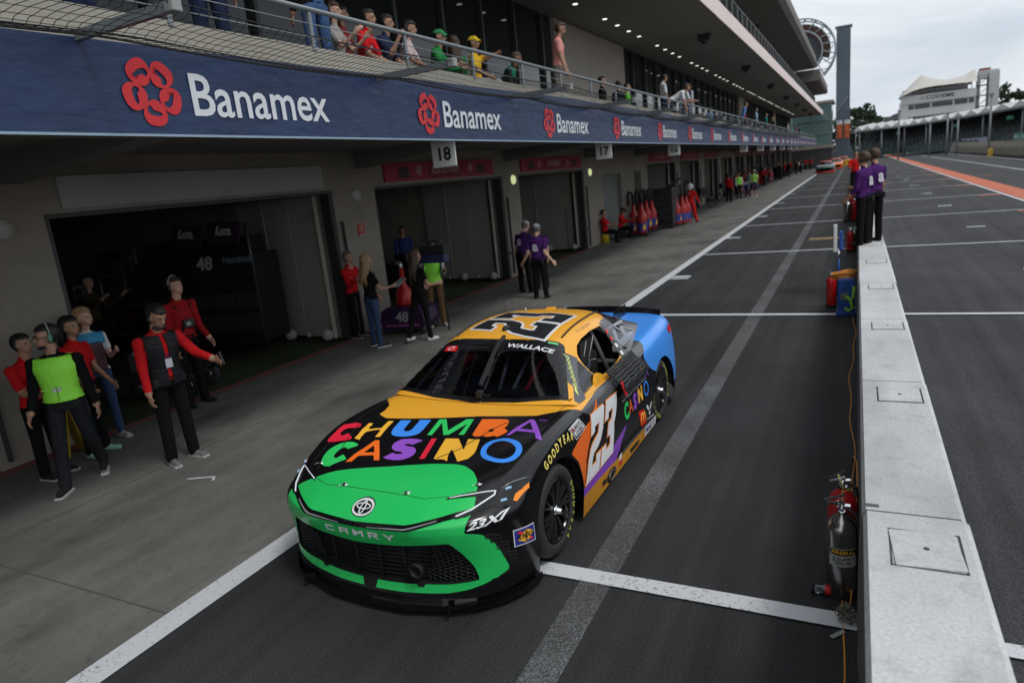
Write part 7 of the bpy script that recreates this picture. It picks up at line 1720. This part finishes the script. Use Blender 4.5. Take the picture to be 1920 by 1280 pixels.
# ================================================================ pit equipment
M_EXT = mat('extinguisher_red', (.50, .012, .012), .3, coat=.3); M_STEELP = mat('polished_steel', (.42, .41, .40), .22, metal=1); BLUEP = mat('box_blue', (.012, .07, .32), .45); CORD = mat('cord_orange', (.62, .25, .03), .6); LIME = mat('hose_lime', (.20, .48, .04), .4)
def extinguisher(x, y, z, r, h, m_, label, tag_=None, rz=0, group='fire extinguishers along the pit wall'):
    t = thing('fire_extinguisher', label, 'fire extinguisher', (x, y, z), rz, group)
    q = MB(); q.lathe([(0, 0), (r*.92, .005), (r, .03), (r, h*.80), (r*.93, h*.87), (r*.70, h*.94), (r*.32, h*.98), (r*.30, h)], (0, 0, 0), 32); q.build('cylinder', m_, t)
    q = MB(); q.lathe([(r*1.01, 0), (r*1.015, .05), (r*1.0, .055)], (0, 0, 0), 32); q.build('base_ring', M_MATT, t)
    q = MB(); q.lathe([(r*.2, h), (r*.26, h+.02), (r*.2, h+.055), (0, h+.06)], (0, 0, 0), 14); q.box((-.035, 0, h+.06), (.10, .022, .012), ry=-.2); q.box((-.04, 0, h+.095), (.12, .024, .010), ry=-.42); q.box((.03, 0, h+.04), (.04, .03, .03), bev=.004); q.build('valve_handle', M_CHROME, t)
    q = MB(); q.lathe([(0, .014), (.02, .012), (.022, 0)], (.0, -r*.30, h+.03), 14, 'Y'); q.build('gauge', M_CHROME, t)
    q = MB(); q.tube([(r*.3, 0, h+.03), (r*.9, -.02, h+.0), (r*1.12, -.02, h*.8), (r*1.1, -.02, h*.35)], .011, 6); q.build('hose', M_RUB, t)
    q = MB(); q.tube([(-.02+.02*cos(a), -r*.34, h+.07+.02*sin(a)) for a in [pi*k/6 for k in range(13)]], .0022, 4); q.build('pull_ring', M_CHROME, t)
    if tag_:
        b = join_bm([poly_bm([(-.085, .24), (.085, .24), (.085, .36), (-.085, .36)])]); gridcut(b, .015)
        def wrap(b, off):
            for v in b.verts: a = v.co.x/r-pi/2+.15; zz = v.co.y; v.co = Vector(((r+off)*cos(a), (r+off)*sin(a), zz))
        wrap(b, .0015); me = bpy.data.meshes.new('label'); b.to_mesh(me); b.free(); link_mesh('label', me, mat('label_pale', (.42, .43, .42), .5), t)
        b = poly_bm([(-.08, .315), (.08, .315), (.08, .355), (-.08, .355)]); gridcut(b, .015); wrap(b, .0025); me = bpy.data.meshes.new('label'); b.to_mesh(me); b.free(); link_mesh('label', me, M_GLOSS, t)
        for s, sz, z0, m2 in (('FIREBULL', .034, .335, V_YEL), ('JJ SUPPLY', .030, .29, V_BLK), ('704-791', .030, .262, V_BLK)):
            b = text_bm(s, sz, .02, .15)
            for v in b.verts: v.co.y += z0
            gridcut(b, .015); wrap(b, .0035); me = bpy.data.meshes.new('label_lettering'); b.to_mesh(me); b.free(); link_mesh('label_lettering', me, m2, t)
    return t
extinguisher(-.050, 4.20, 0, .088, .56, M_STEELP, 'large polished steel fire extinguisher against the pit wall', True, 0)
extinguisher(-.050, 4.46, 0, .088, .60, M_EXT, 'large red fire extinguisher directly behind the polished steel one', None, .4)
extinguisher(-.36, 13.0, 0, .085, .56, M_EXT, 'red fire extinguisher beside the blue box with the orange cord')
extinguisher(-.12, 20.2, 0, .085, .56, M_EXT, 'red fire extinguisher below the feet of the officials on the wall')
extinguisher(-.02, 20.4, 0, .08, .56, M_STEELP, 'silver fire extinguisher beside the red one below the officials')
extinguisher(-.27, 28.7, 0, .13, .75, M_STEELP, 'fat silver fire extinguisher further down the pit wall')
extinguisher(-.05, 28.9, 0, .11, .75, M_EXT, 'red fire extinguisher touching the fat silver one')
extinguisher(-.18, 34.0, 0, .11, .8, M_EXT, 'far red fire extinguisher down the pit wall')
q = thing('plastic_bottle', 'crumpled small clear plastic bottle with red label and cap lying by the wall', 'bottle', (-.12, 4.16, .035), .15)
m = MB(); m.lathe([(0, -.10), (.028, -.095), (.033, -.07), (.026, -.05), (.033, -.02), (.030, .03), (.032, .05), (.012, .085), (.012, .10)], (0, 0, 0), 14, 'X'); m.build('bottle_body', G_SIDE, q)
m = MB(); m.lathe([(.0335, -.022), (.0315, .03)], (0, 0, 0), 14, 'X'); m.build('label', M_EXT, q); m = MB(); m.lathe([(0, .12), (.016, .118), (.016, .098), (0, .097)], (0, 0, 0), 12, 'X'); m.build('cap', M_EXT, q)
q = thing('yellow_cable', 'thin orange yellow cable running along the foot of the pit wall', 'cable', (.0, 0, 0)); m = MB()
pts = []; rr = random.Random(3)
y = 1.5; x = -.065
while y < 13: x = -.008+.025*sin(y*1.3)+.014*sin(y*4.1); pts.append((x, y, .008)); y += .12
m.tube(pts, .006, 5); m.tube([(.0, 4.0, .01), (.035, 4.5, .25), (.036, 4.9, .45), (.034, 5.6, .3), (.0, 6.4, .01)], .005, 5); m.build('cord', CORD, q)
m = MB()
for k in range(40): a = rr.random()*6.28; b_ = rr.random()*3.14; c = Vector((-.01+.03*cos(a), 3.93+.045*sin(a), .03+.035*rr.random())); m.tube([c+Vector((rr.uniform(-.04, .04), rr.uniform(-.04, .04), rr.uniform(-.02, .03))) for _ in range(4)], .0035, 4)
tag(m.build('litter_tangle', mat('tangle_grey', (.20, .20, .17), .8)), 'small grey tangle of string and litter at the wall foot on the white line', 'litter')
m = MB(); m.box((-.06, 3.77, .0125), (.10, .025, .004), rz=.9); tag(m.build('paper_strip', WHITE_P), 'small white paper strip on the asphalt by the wall foot', 'paper')
m = MB(); m.tube([(-.055, 4.23, .61), (-.045, 4.26, .70), (-.075, 4.28, .77)], .0025, 4); m.tube([(-.06, 4.26, .66), (-.01, 4.28, .68)], .0025, 4); tag(m.build('cable_tie', mat('tie_yellow', (.6, .6, .06), .5)), 'yellow cable tie sticking up from the near extinguisher valve', 'cable tie')
# blue cooling box with cord, hose, broom
t = thing('blue_box', 'tall blue plastic equipment box with lime hose against the pit wall', 'box', (-.12, 12.5, 0))
m = MB(); m.box((0, 0, .31), (.26, .42, .60), bev=.02); m.box((0, -.0, .04), (.30, .46, .07), bev=.01); m.build('casing', BLUEP, t)
m = MB(); m.box((-.03, -.215, .33), (.12, .02, .13), bev=.006); m.build('hose_port', mat('port_grey', (.14, .15, .16), .5), t)
m = MB(); m.tube([(-.02, -.23, .33), (.06, -.30, .28), (.10, -.30, .16), (.04, -.30, .10), (-.02, -.29, .15)][::-1]+[(.10, -.26, .30), (.115, -.22, .5)], .026, 8); m.build('hose', LIME, t)
t = thing('coiled_cord', 'thick coil of orange extension cord lying on the blue box', 'cord', (-.16, 12.45, .63)); m = MB(); rr = random.Random(8)
for k in range(16): sx = .15+.05*rr.random(); sy = .12+.05*rr.random(); m.tube([(sx*cos(a)+.02*rr.random(), sy*sin(a), .03+.06*(k/16.)+.02*sin(2*a+k)-.05*max(0, -cos(a))) for a in [pi*j/9 for j in range(18)]], .009, 5, closed=True)
m.build('coil', CORD, t)
t = thing('squeegee_broom', 'blue handled broom with white head standing upright behind the blue box', 'broom', (-.24, 12.75, 0)); m = MB(); m.tube([(0, 0, .3), (-.005, 0, .98)], .018, 8); m.build('handle', BLUEP, t)
m = MB(); m.box((-.06, 0, 1.24), (.055, .10, .46), bev=.012); m.build('head', mat('head_white', (.62, .64, .62), .5), t); m = MB(); m.box((.03, 0, 1.20), (.06, .08, .32), bev=.02); m.build('blue_blade', BLUEP, t); m = MB(); m.tube([(-.005, 0, .9), (-.01, 0, 1.05)], .022, 8); m.build('clamp', M_CHROME, t)
# fuel cans on trolleys
def fuel_can(x, y, label, rz=0, z=.12):
    t = thing('fuel_can', label, 'fuel can', (x, y, z), rz, 'red refuelling cans by the garages')
    m = MB(); m.lathe([(0, 0), (.19, .0), (.20, .03), (.20, .62), (.19, .72), (.12, .86), (.075, 1.0), (.055, 1.22), (.0, 1.24)], (0, 0, 0), 20); m.build('can', mat('can_red', (.42, .015, .012), .35), t)
    m = MB(); m.lathe([(.203, .10), (.203, .44)], (0, 0, 0), 20); m.build('label_wrap', mat('wrap_blue', (.03, .05, .25), .4), t)
    m = MB(); m.face([(-.08, -.206, .18), (.0, -.215, .12), (.08, -.206, .27), (0, -.215, .40)]); m.build('label_mark', V_YEL, t)
    m = MB(); m.tube([(0, 0, 1.2), (0, .0, 1.5), (-.05, .02, 1.68), (-.15, .02, 1.72), (-.2, .02, 1.5), (-.19, .02, 1.15)], .06, 8); m.build('filler_hose', M_RUB, t); return t
for i, (x, y) in enumerate(((-8.25, 27.95), (-7.85, 27.75), (-8.3, 29.2), (-8.15, 29.6), (-8.0, 29.95), (-7.25, 31.3), (-7.1, 31.8), (-7.0, 32.2))):
    fuel_can(x, y, ['red fuel can with blue label, the one by the wall in the front pair', 'red fuel can with blue label, the lane side one in the front pair', 'first red fuel can behind the front pair', 'second red fuel can behind the front pair', 'third red fuel can behind the front pair, beside the black cabinet', 'red fuel can at the corner of the black cabinet', 'fuel can behind the one at the cabinet corner', 'rearmost fuel can beyond the black cabinet'][i], .5+.2*i)
def trolley(x, y, w, d, label):
    t = thing('can_trolley', label, 'trolley', (x, y, 0), 0, 'flat trolleys under the fuel cans'); m = MB(); m.box((0, 0, .09), (w, d, .05), bev=.01); m.build('deck', M_MATT, t)
    for sx in (-1, 1):
        for sy in (-1, 1): m = MB(); m.lathe([(0, .03), (.085, .03), (.095, 0), (.085, -.03), (0, -.03)], (sx*w*.45, sy*d*.42, .095), 16, 'X'); m.build('wheel', M_RUB, t)
trolley(-8.05, 27.85, .95, .6, 'flat black trolley carrying the front pair of fuel cans'); trolley(-8.15, 29.6, .9, 1.2, 'flat trolley carrying three fuel cans behind the front pair')
t = thing('equipment_cabinet', 'black equipment cabinet with raised tilted lid between the fuel cans', 'cabinet', (-7.95, 30.9, 0)); m = MB(); m.box((0, 0, .95), (1.5, .9, 1.6), bev=.04); m.build('cabinet_body', mat('cabinet_black', (.016, .017, .02), .45), t)
m = MB(); m.box((.75, -.1, 1.95), (1.1, .8, .03), ry=-.55); m.build('lid', mat('lid_dark', (.03, .034, .045), .4), t)
for s in (-1, 1): m = MB(); m.lathe([(0, .05), (.13, .05), (.14, 0), (.13, -.05), (0, -.05)], (s*.65, -.3, .14), 18, 'X'); m.build('wheel', M_RUB, t)
m = MB()
for z in (.5, .8, 1.1, 1.4): m.box((0, -.455, z), (1.3, .012, .02)); m.box((-.3, -.46, z+.08), (.3, .02, .02))
m.build('drawer_line', mat('drawer_grey', (.08, .08, .085), .4), t)
t = thing('yellow_bucket', 'upturned yellow bucket used as a seat by the louvred door', 'bucket', (-8.80, 25.75, 0)); m = MB(); m.lathe([(0, .36), (.14, .36), (.145, .34), (.17, 0), (0, 0)], (0, 0, 0), 20); m.build('pail', mat('bucket_yellow', (.55, .38, .02), .5), t)
t = thing('crate_seat', 'low black crate used as a seat under the person with the black cap', 'crate', (-8.62, 27.2, 0)); m = MB(); m.box((0, 0, .18), (.38, .38, .36), bev=.02); m.build('crate', M_MATT, t)
# jack trolley with the 48
t = thing('fuel_trolley', 'dark purple trolley marked 48 carrying a red funnel shaped can by the second garage', 'trolley', (-7.95, 10.95, 0), .15)
m = MB(); m.prism([(-.42, .12), (.42, .12), (.48, .25), (.44, .48), (.30, .56), (-.30, .56), (-.44, .48), (-.48, .25)], lambda x, z, t_: Vector((x, -.3+t_, z)), .75); m.build('tub', mat('tub_purple', (.028, .010, .05), .4), t)
text_obj('48', .27, WHITE_P, t, (.0, -.304, .36), (1, 0, 0), (0, 0, 1), 'number', .03, .12)
m = MB(); m.box((0, -.304, .20), (.72, .008, .022)); m.build('pink_stripe', mat('stripe_pink', (.45, .10, .28), .5), t)
for s in (-1, 1):
    for yy in (-.2, .35): m = MB(); m.lathe([(0, .03), (.08, .03), (.09, 0), (.08, -.03), (0, -.03)], (s*.40, yy, .09), 14, 'X'); m.build('wheel', M_RUB, t)
t = thing('funnel_can', 'bright red funnel shaped fuel can standing on the trolley marked 48', 'fuel can', (-7.98, 10.95, .56)); m = MB(); m.lathe([(0, 0), (.17, 0), (.18, .05), (.17, .22), (.12, .32), (.055, .42), (.045, .72), (0, .73)], (0, 0, 0), 20); m.build('can', mat('can_red', (.42, .015, .012), .35), t); m = MB(); m.tube([(0, 0, .7), (-.03, .02, .82), (-.10, .03, .84)], .045, 8); m.build('nozzle', M_ALU, t)
t = thing('tv_camera', 'boxy black television camera with dark blue hood on its pole held by the cameraman', 'camera', (-7.22, 11.05, 0)); m = MB(); m.box((0, 0, 1.60), (.56, .22, .16), bev=.02); m.box((.02, -.02, 1.76), (.34, .12, .03)); m.build('camera_body', M_MATT, t)
m = MB(); m.box((0, -.05, 1.44), (.58, .20, .16), bev=.02); m.build('rain_hood', mat('hood_navy', (.02, .022, .08), .6), t); m = MB(); m.tube([(.12, 0, .02), (.10, 0, 1.4)], .016, 8); m.build('monopod', M_MATT, t); m = MB(); m.lathe([(.05, -.02), (.06, .10), (0, .09)], (-.28, 0, 1.6), 16, 'X'); m.build('lens', M_GLOSS, t)
# low trolley with air tyres behind the men
t = thing('pull_cart', 'low black cart with air filled tyres behind the two men in red', 'cart', (-9.65, 6.85, 0), .35)
m = MB(); m.box((0, 0, .30), (1.05, .5, .05)); m.bar((-.5, 0, .3), (-.62, 0, .62), .04); m.bar((.5, .2, .3), (.75, .0, .42), .04); m.box((-.55, 0, .55), (.05, .5, .3)); m.build('frame', M_MATT, t)
for s in (-1, 1):
    for yy in (-.28, .28):
        m = MB(); m.lathe([(.06, .04), (.13, .05), (.17, .03), (.18, 0), (.17, -.03), (.13, -.05), (.06, -.04)], (s*.42, yy, .18), 24, 'Y'); w = m.build('wheel', M_RUB, t); m = MB(); m.lathe([(0, .045), (.09, .04), (.10, 0), (.09, -.04), (0, -.045)], (s*.42, yy, .18), 18, 'Y'); m.build('rim', M_ALU, w)
t = thing('wet_floor_sign', 'small yellow folding floor sign at the foot of the first pillar', 'sign', (-8.62, 4.55, 0)); m = MB(); m.prism([(-.13, 0), (.13, 0), (.09, .55), (-.09, .55)], lambda x, z, q_: Vector((x, -.12+.2*z+q_, z)), .012); m.prism([(-.13, 0), (.13, 0), (.09, .55), (-.09, .55)], lambda x, z, q_: Vector((x, .12-.2*z+q_, z)), .012); m.build('panel', mat('sign_yellow', (.42, .30, .01), .5), t)
# inside the first garage
t = thing('pit_box_cart', 'tall black tool cart with white 48 and mirrored flap panels inside the first garage', 'tool cart', (-11.4, 9.3, 0), .25)
GB = mat('cart_black', (.012, .012, .016), .35)
m = MB(); m.box((0, 0, 1.05), (2.6, .9, 1.7), bev=.03); m.box((0, .1, 2.05), (2.2, .5, .35), bev=.02); m.build('cabinet_body', GB, t)
m = MB()
for k in range(5): m.box((-1.05+.52*k, -.456, .62), (.48, .012, .34), bev=.004); m.box((-1.05+.52*k, -.456, 1.05), (.48, .012, .28), bev=.004)
m.build('drawer', mat('drawer_dark', (.03, .03, .036), .3), t)
text_obj('48', .34, mat('faded_white', (.36, .36, .38), .5), t, (.28, -.47, 1.78), (1, 0, 0), (0, 0, 1), 'number', .03, .15)
text_obj('Hendrick', .17, mat('faded_blue', (.18, .28, .40), .5), t, (1.0, -.47, 1.82), (1, 0, 0), (0, 0, 1), 'lettering', .01, .15)
for i, x in enumerate((.05, .85)):
    m = MB(); m.box((x, -.5, 2.32), (.66, .03, .42), rx=-.3, ry=.08); f = m.build('raised_flap', mat('flap_plum', (.03, .012, .03), .4), t)
    text_obj('ally', .26, mat('faded_white', (.36, .36, .38), .5), f, (x, -.53, 2.32), (-1, 0, 0), (0, .1, -1), 'flap_lettering', .03)
m = MB(); m.tube([(-1.25, -.4, .2), (-1.25, -.4, 2.5)], .03, 6); m.tube([(1.25, -.4, .2), (1.25, -.4, 2.5)], .03, 6); m.build('frame_post', M_ALU, t)
t = thing('shelf_rack', 'dark rack loaded with boxes and hoses at the back of the first garage', 'rack', (-14.0, 9.6, 0)); m = MB()
for z in (.3, .95, 1.6, 2.1): m.box((0, 0, z), (1.9, .6, .04))
for sx in (-1, 1): m.tube([(sx*.93, -.28, 0), (sx*.93, -.28, 2.3)], .02, 5); m.tube([(sx*.93, .28, 0), (sx*.93, .28, 2.3)], .02, 5)
m.build('rack_frame', M_ALU, t); rr = random.Random(4)
for z in (.32, .97, 1.62):
    for k in range(5): m = MB(); hh = .2+.3*rr.random(); m.box((-.75+.38*k, 0, z+.02+hh/2), (.28, .4, hh), bev=.02); m.build('stored_box', [M_MATT, GB, mat('stored_grey', (.12, .12, .13), .6), mat('stored_red', (.16, .02, .02), .6)][rr.randrange(4)], t)
t = thing('back_window', 'bright louvred window high on the rear wall of the first garage', 'window', (-17.2, 12.4, 2.3)); m = MB(); m.box((0, 0, 0), (.9, .02, .7)); m.box((1.3, 0, 0), (.7, .02, .75)); m.build('daylight_pane', mat('pane_day', (.55, .62, .68), .5, emit=.5), t)
m = MB()
for k in range(5): m.box((.0, -.03, -.3+.14*k), (.95, .03, .04))
for x in (-.2, .3, 1.1, 1.45): m.box((x, -.03, 0), (.06, .03, .78))
m.build('louvre_bar', M_MATT, t)
t = thing('camera_tripod', 'camera tripod standing in the shade inside the first garage', 'tripod', (-12.2, 7.1, 0)); m = MB()
for k in range(3): m.tube([(0, 0, 1.45), (.45*cos(2.1*k), .45*sin(2.1*k), 0)], .02, 5)
m.build('legs', M_MATT, t); m = MB(); m.box((0, 0, 1.62), (.35, .2, .22), bev=.03); m.lathe([(.05, 0), (.06, .2), (0, .2)], (.15, 0, 1.62), 12, 'X'); m.build('camera_head', M_MATT, t)
t = thing('pedestal_fan', 'slim dark fan and monitor stand inside the second garage', 'stand', (-10.4, 13.4, 0)); m = MB(); m.tube([(0, 0, 0), (0, 0, 2.0)], .03, 6); m.box((0, 0, 2.2), (.45, .1, .5), bev=.03); m.box((.1, 0, .03), (.6, .5, .05)); m.build('stand_body', M_MATT, t)
t = thing('work_bench', 'dark work bench with tools inside the second garage', 'bench', (-11.2, 15.0, 0)); m = MB(); m.box((0, 0, .88), (2.2, .7, .06)); m.box((0, .1, .45), (2., .5, .8)); m.box((-.5, 0, 1.1), (.5, .3, .38), bev=.03); m.box((.4, 0, 1.02), (.4, .3, .22), bev=.03); m.build('bench_body', GB, t)
for i, (x, y) in enumerate(((-9.35, 24.05), (-9.55, 23.7))):
    t = thing('stand_broom', ['black push broom leaning inside the third garage', 'second push broom beside it with white weights'][i], 'broom', (x, y, 0), 0, 'brooms in the third garage'); m = MB(); m.tube([(0, 0, .05), (-.05, .12, 1.55)], .014, 6); m.box((0, 0, .04), (.45, .12, .08), bev=.01); m.build('broom', M_MATT, t)
for i, (x, y) in enumerate(((-8.3, 35.2), (-8.1, 36.1), (-8.3, 43.), (-8.2, 49.6))):
    t = thing('push_bicycle', ['black wheeled stand beside the far crew cabinet', 'second wheeled stand in front of the far garages', 'third wheeled stand before the far garages', 'fourth wheeled stand before the far garages'][i], 'wheeled stand', (x, y, 0), .3*i, 'wheeled stands before the far garages')
    for s in (-.5, .5): m = MB(); m.tube([(.3*cos(a)+s, 0, .31+.3*sin(a)) for a in [pi*k/10 for k in range(20)]], .03, 6, closed=True); m.build('wheel', M_RUB, t)
    m = MB(); m.bar((-.5, 0, .3), (.1, 0, .85), .05); m.bar((.5, 0, .3), (-.1, 0, .85), .05); m.box((0, 0, 1.0), (.5, .3, .4), bev=.03); m.build('frame', M_MATT, t)
for i, (x, y) in enumerate(((-8.2, 38.6), (-7.9, 56.5), (-8.1, 66.5), (-7.8, 76.))):
    fuel_can(x, y, ['single red fuel can before the first pillar beyond the fire suit', 'red fuel can in front of the distant crew row', 'far red fuel can amid the distant crew', 'last red fuel can amid the distant crew'][i])
for i, (x, y) in enumerate(((-8.0, 60.5), (-8.3, 69.5))):
    t = thing('covered_cart', ['dark cart covered with a black sheet in the distant crew row', 'second covered cart further along the distant crew row'][i], 'cart', (x, y, 0), 0, 'covered carts in the distance'); m = MB(); m.box((0, 0, .9), (1.4, 2.0, 1.4), bev=.15); m.build('cover', M_MATT, t); m = MB(); m.box((.3, -1.0, .7), (.8, .1, .9), bev=.03); m.build('red_panel', mat('can_red', (.42, .015, .012), .35), t)
# ================================================================ the cars further along
def plain(name, c1, c2, c3, label, loc, rz, cat='race car'):
    A_ = mat(name+'_a', c1, .4, coat=.3); B_ = mat(name+'_b', c2, .4, coat=.3); C3 = mat(name+'_c', c3, .4, coat=.3)
    def pb(bm):
        for f in bm.faces:
            c = f.calc_center_median(); f.material_index = 1 if (c.z < .34 and c.y < 1.0) or c.z < .2 else (2 if c.y > 2.2 or c.z > .84 and c.y > .9 else 0)
    def pr(bm):
        for f in bm.faces: f.material_index = 1 if f.calc_center_median().z > 1.2 else 2
    r = thing('race_car', label, cat, loc, rz, 'race cars in the distance')
    o = race_car(r, {'mats': [A_, B_, C3], 'paint': pb, 'roof': pr})
    for (x, y, s) in ((.99, FW, 1), (.99, RW, 1), (-.99, FW, -1), (-.99, RW, -1)): make_wheel(r, x, y, s)
    m = MB(); m.box((0, 2.5, .09), (1.7, 4.3, .04)); m.box((0, .85, .42), (1.25, .9, .6)); m.box((0, 2.5, .35), (1.88, 1.75, .46)); m.box((0, 4.2, .5), (1.25, .95, .75)); m.build('underbody', M_VOID, r)
    m = MB(); m.prism(sym([(0, -.015), (.55, .07), (.90, .31), (1.02, .63)]), lambda x, y, t: Vector((x, y, .045+t)), .03); m.build('splitter', B_, r)
    m = MB(); m.box((0, 4.82, 1.05), (1.6, .03, .12)); m.build('spoiler', A_, r)
    for s in (-1, 1): m = MB(); m.bar((s*.60, .27, .77), (s*.93, .60, .75), .03, .05); m.build('headlamp', M_LED, r)
    return r
plain('car_two', (.02, .06, .05), (.62, .04, .02), (.45, .48, .44), 'dark green and red race car with red front skirt, first in the distant queue', (-3.3, 90, 0), 0)
plain('car_three', (.70, .16, .03), (.75, .12, .02), (.70, .35, .22), 'pale orange race car, second in the distant queue', (-2.6, 104, 0), 0)
plain('car_four', (.72, .14, .02), (.75, .10, .02), (.72, .14, .02), 'all orange race car, last in the distant queue', (-1.9, 118, 0), 0)
plain('car_five', (.50, .54, .62), (.04, .05, .10), (.50, .54, .62), 'silver white race car driving far away on the track', (5.3, 205, 0), .1)
# ================================================================ one mesh per separate piece of the building and panes
def split_loose(o):
    me = o.data; bm = bmesh.new(); bm.from_mesh(me); bm.verts.ensure_lookup_table(); seen = set(); parts = []
    for v in bm.verts:
        if v in seen: continue
        st = [v]; comp = set()
        while st:
            w = st.pop()
            if w in comp: continue
            comp.add(w)
            for e_ in w.link_edges: st.append(e_.other_vert(w))
        seen |= comp; parts.append(comp)
    if len(parts) > 1:
        for comp in parts:
            nb = bmesh.new(); mp_ = {v: nb.verts.new(v.co) for v in comp}
            for f in {f for v in comp for f in v.link_faces}:
                g = nb.faces.new([mp_[v] for v in f.verts]); g.material_index = f.material_index; g.smooth = f.smooth
            m2 = bpy.data.meshes.new(me.name); nb.to_mesh(m2); nb.free(); c = link_mesh(me.name, m2, list(me.materials), o.parent)
        bm.free(); bpy.data.objects.remove(o)
    else: bm.free()
SPLIT = ('partition', 'door_frame', 'mullion', 'upper_wall', 'lounge_window', 'pale_lower_glass', 'quarter_glass', 'rear_quarter_window', 'door_weight', 'ceiling_beam', 'wall', 'side_window')
for o in [o for o in bpy.data.objects if o.type == 'MESH' and o.name.split('.')[0] in SPLIT and o.parent and o.parent.name.split('.')[0] in ('pit_building', 'race_car', 'control_block')]: split_loose(o)
bpy.context.view_layer.update()
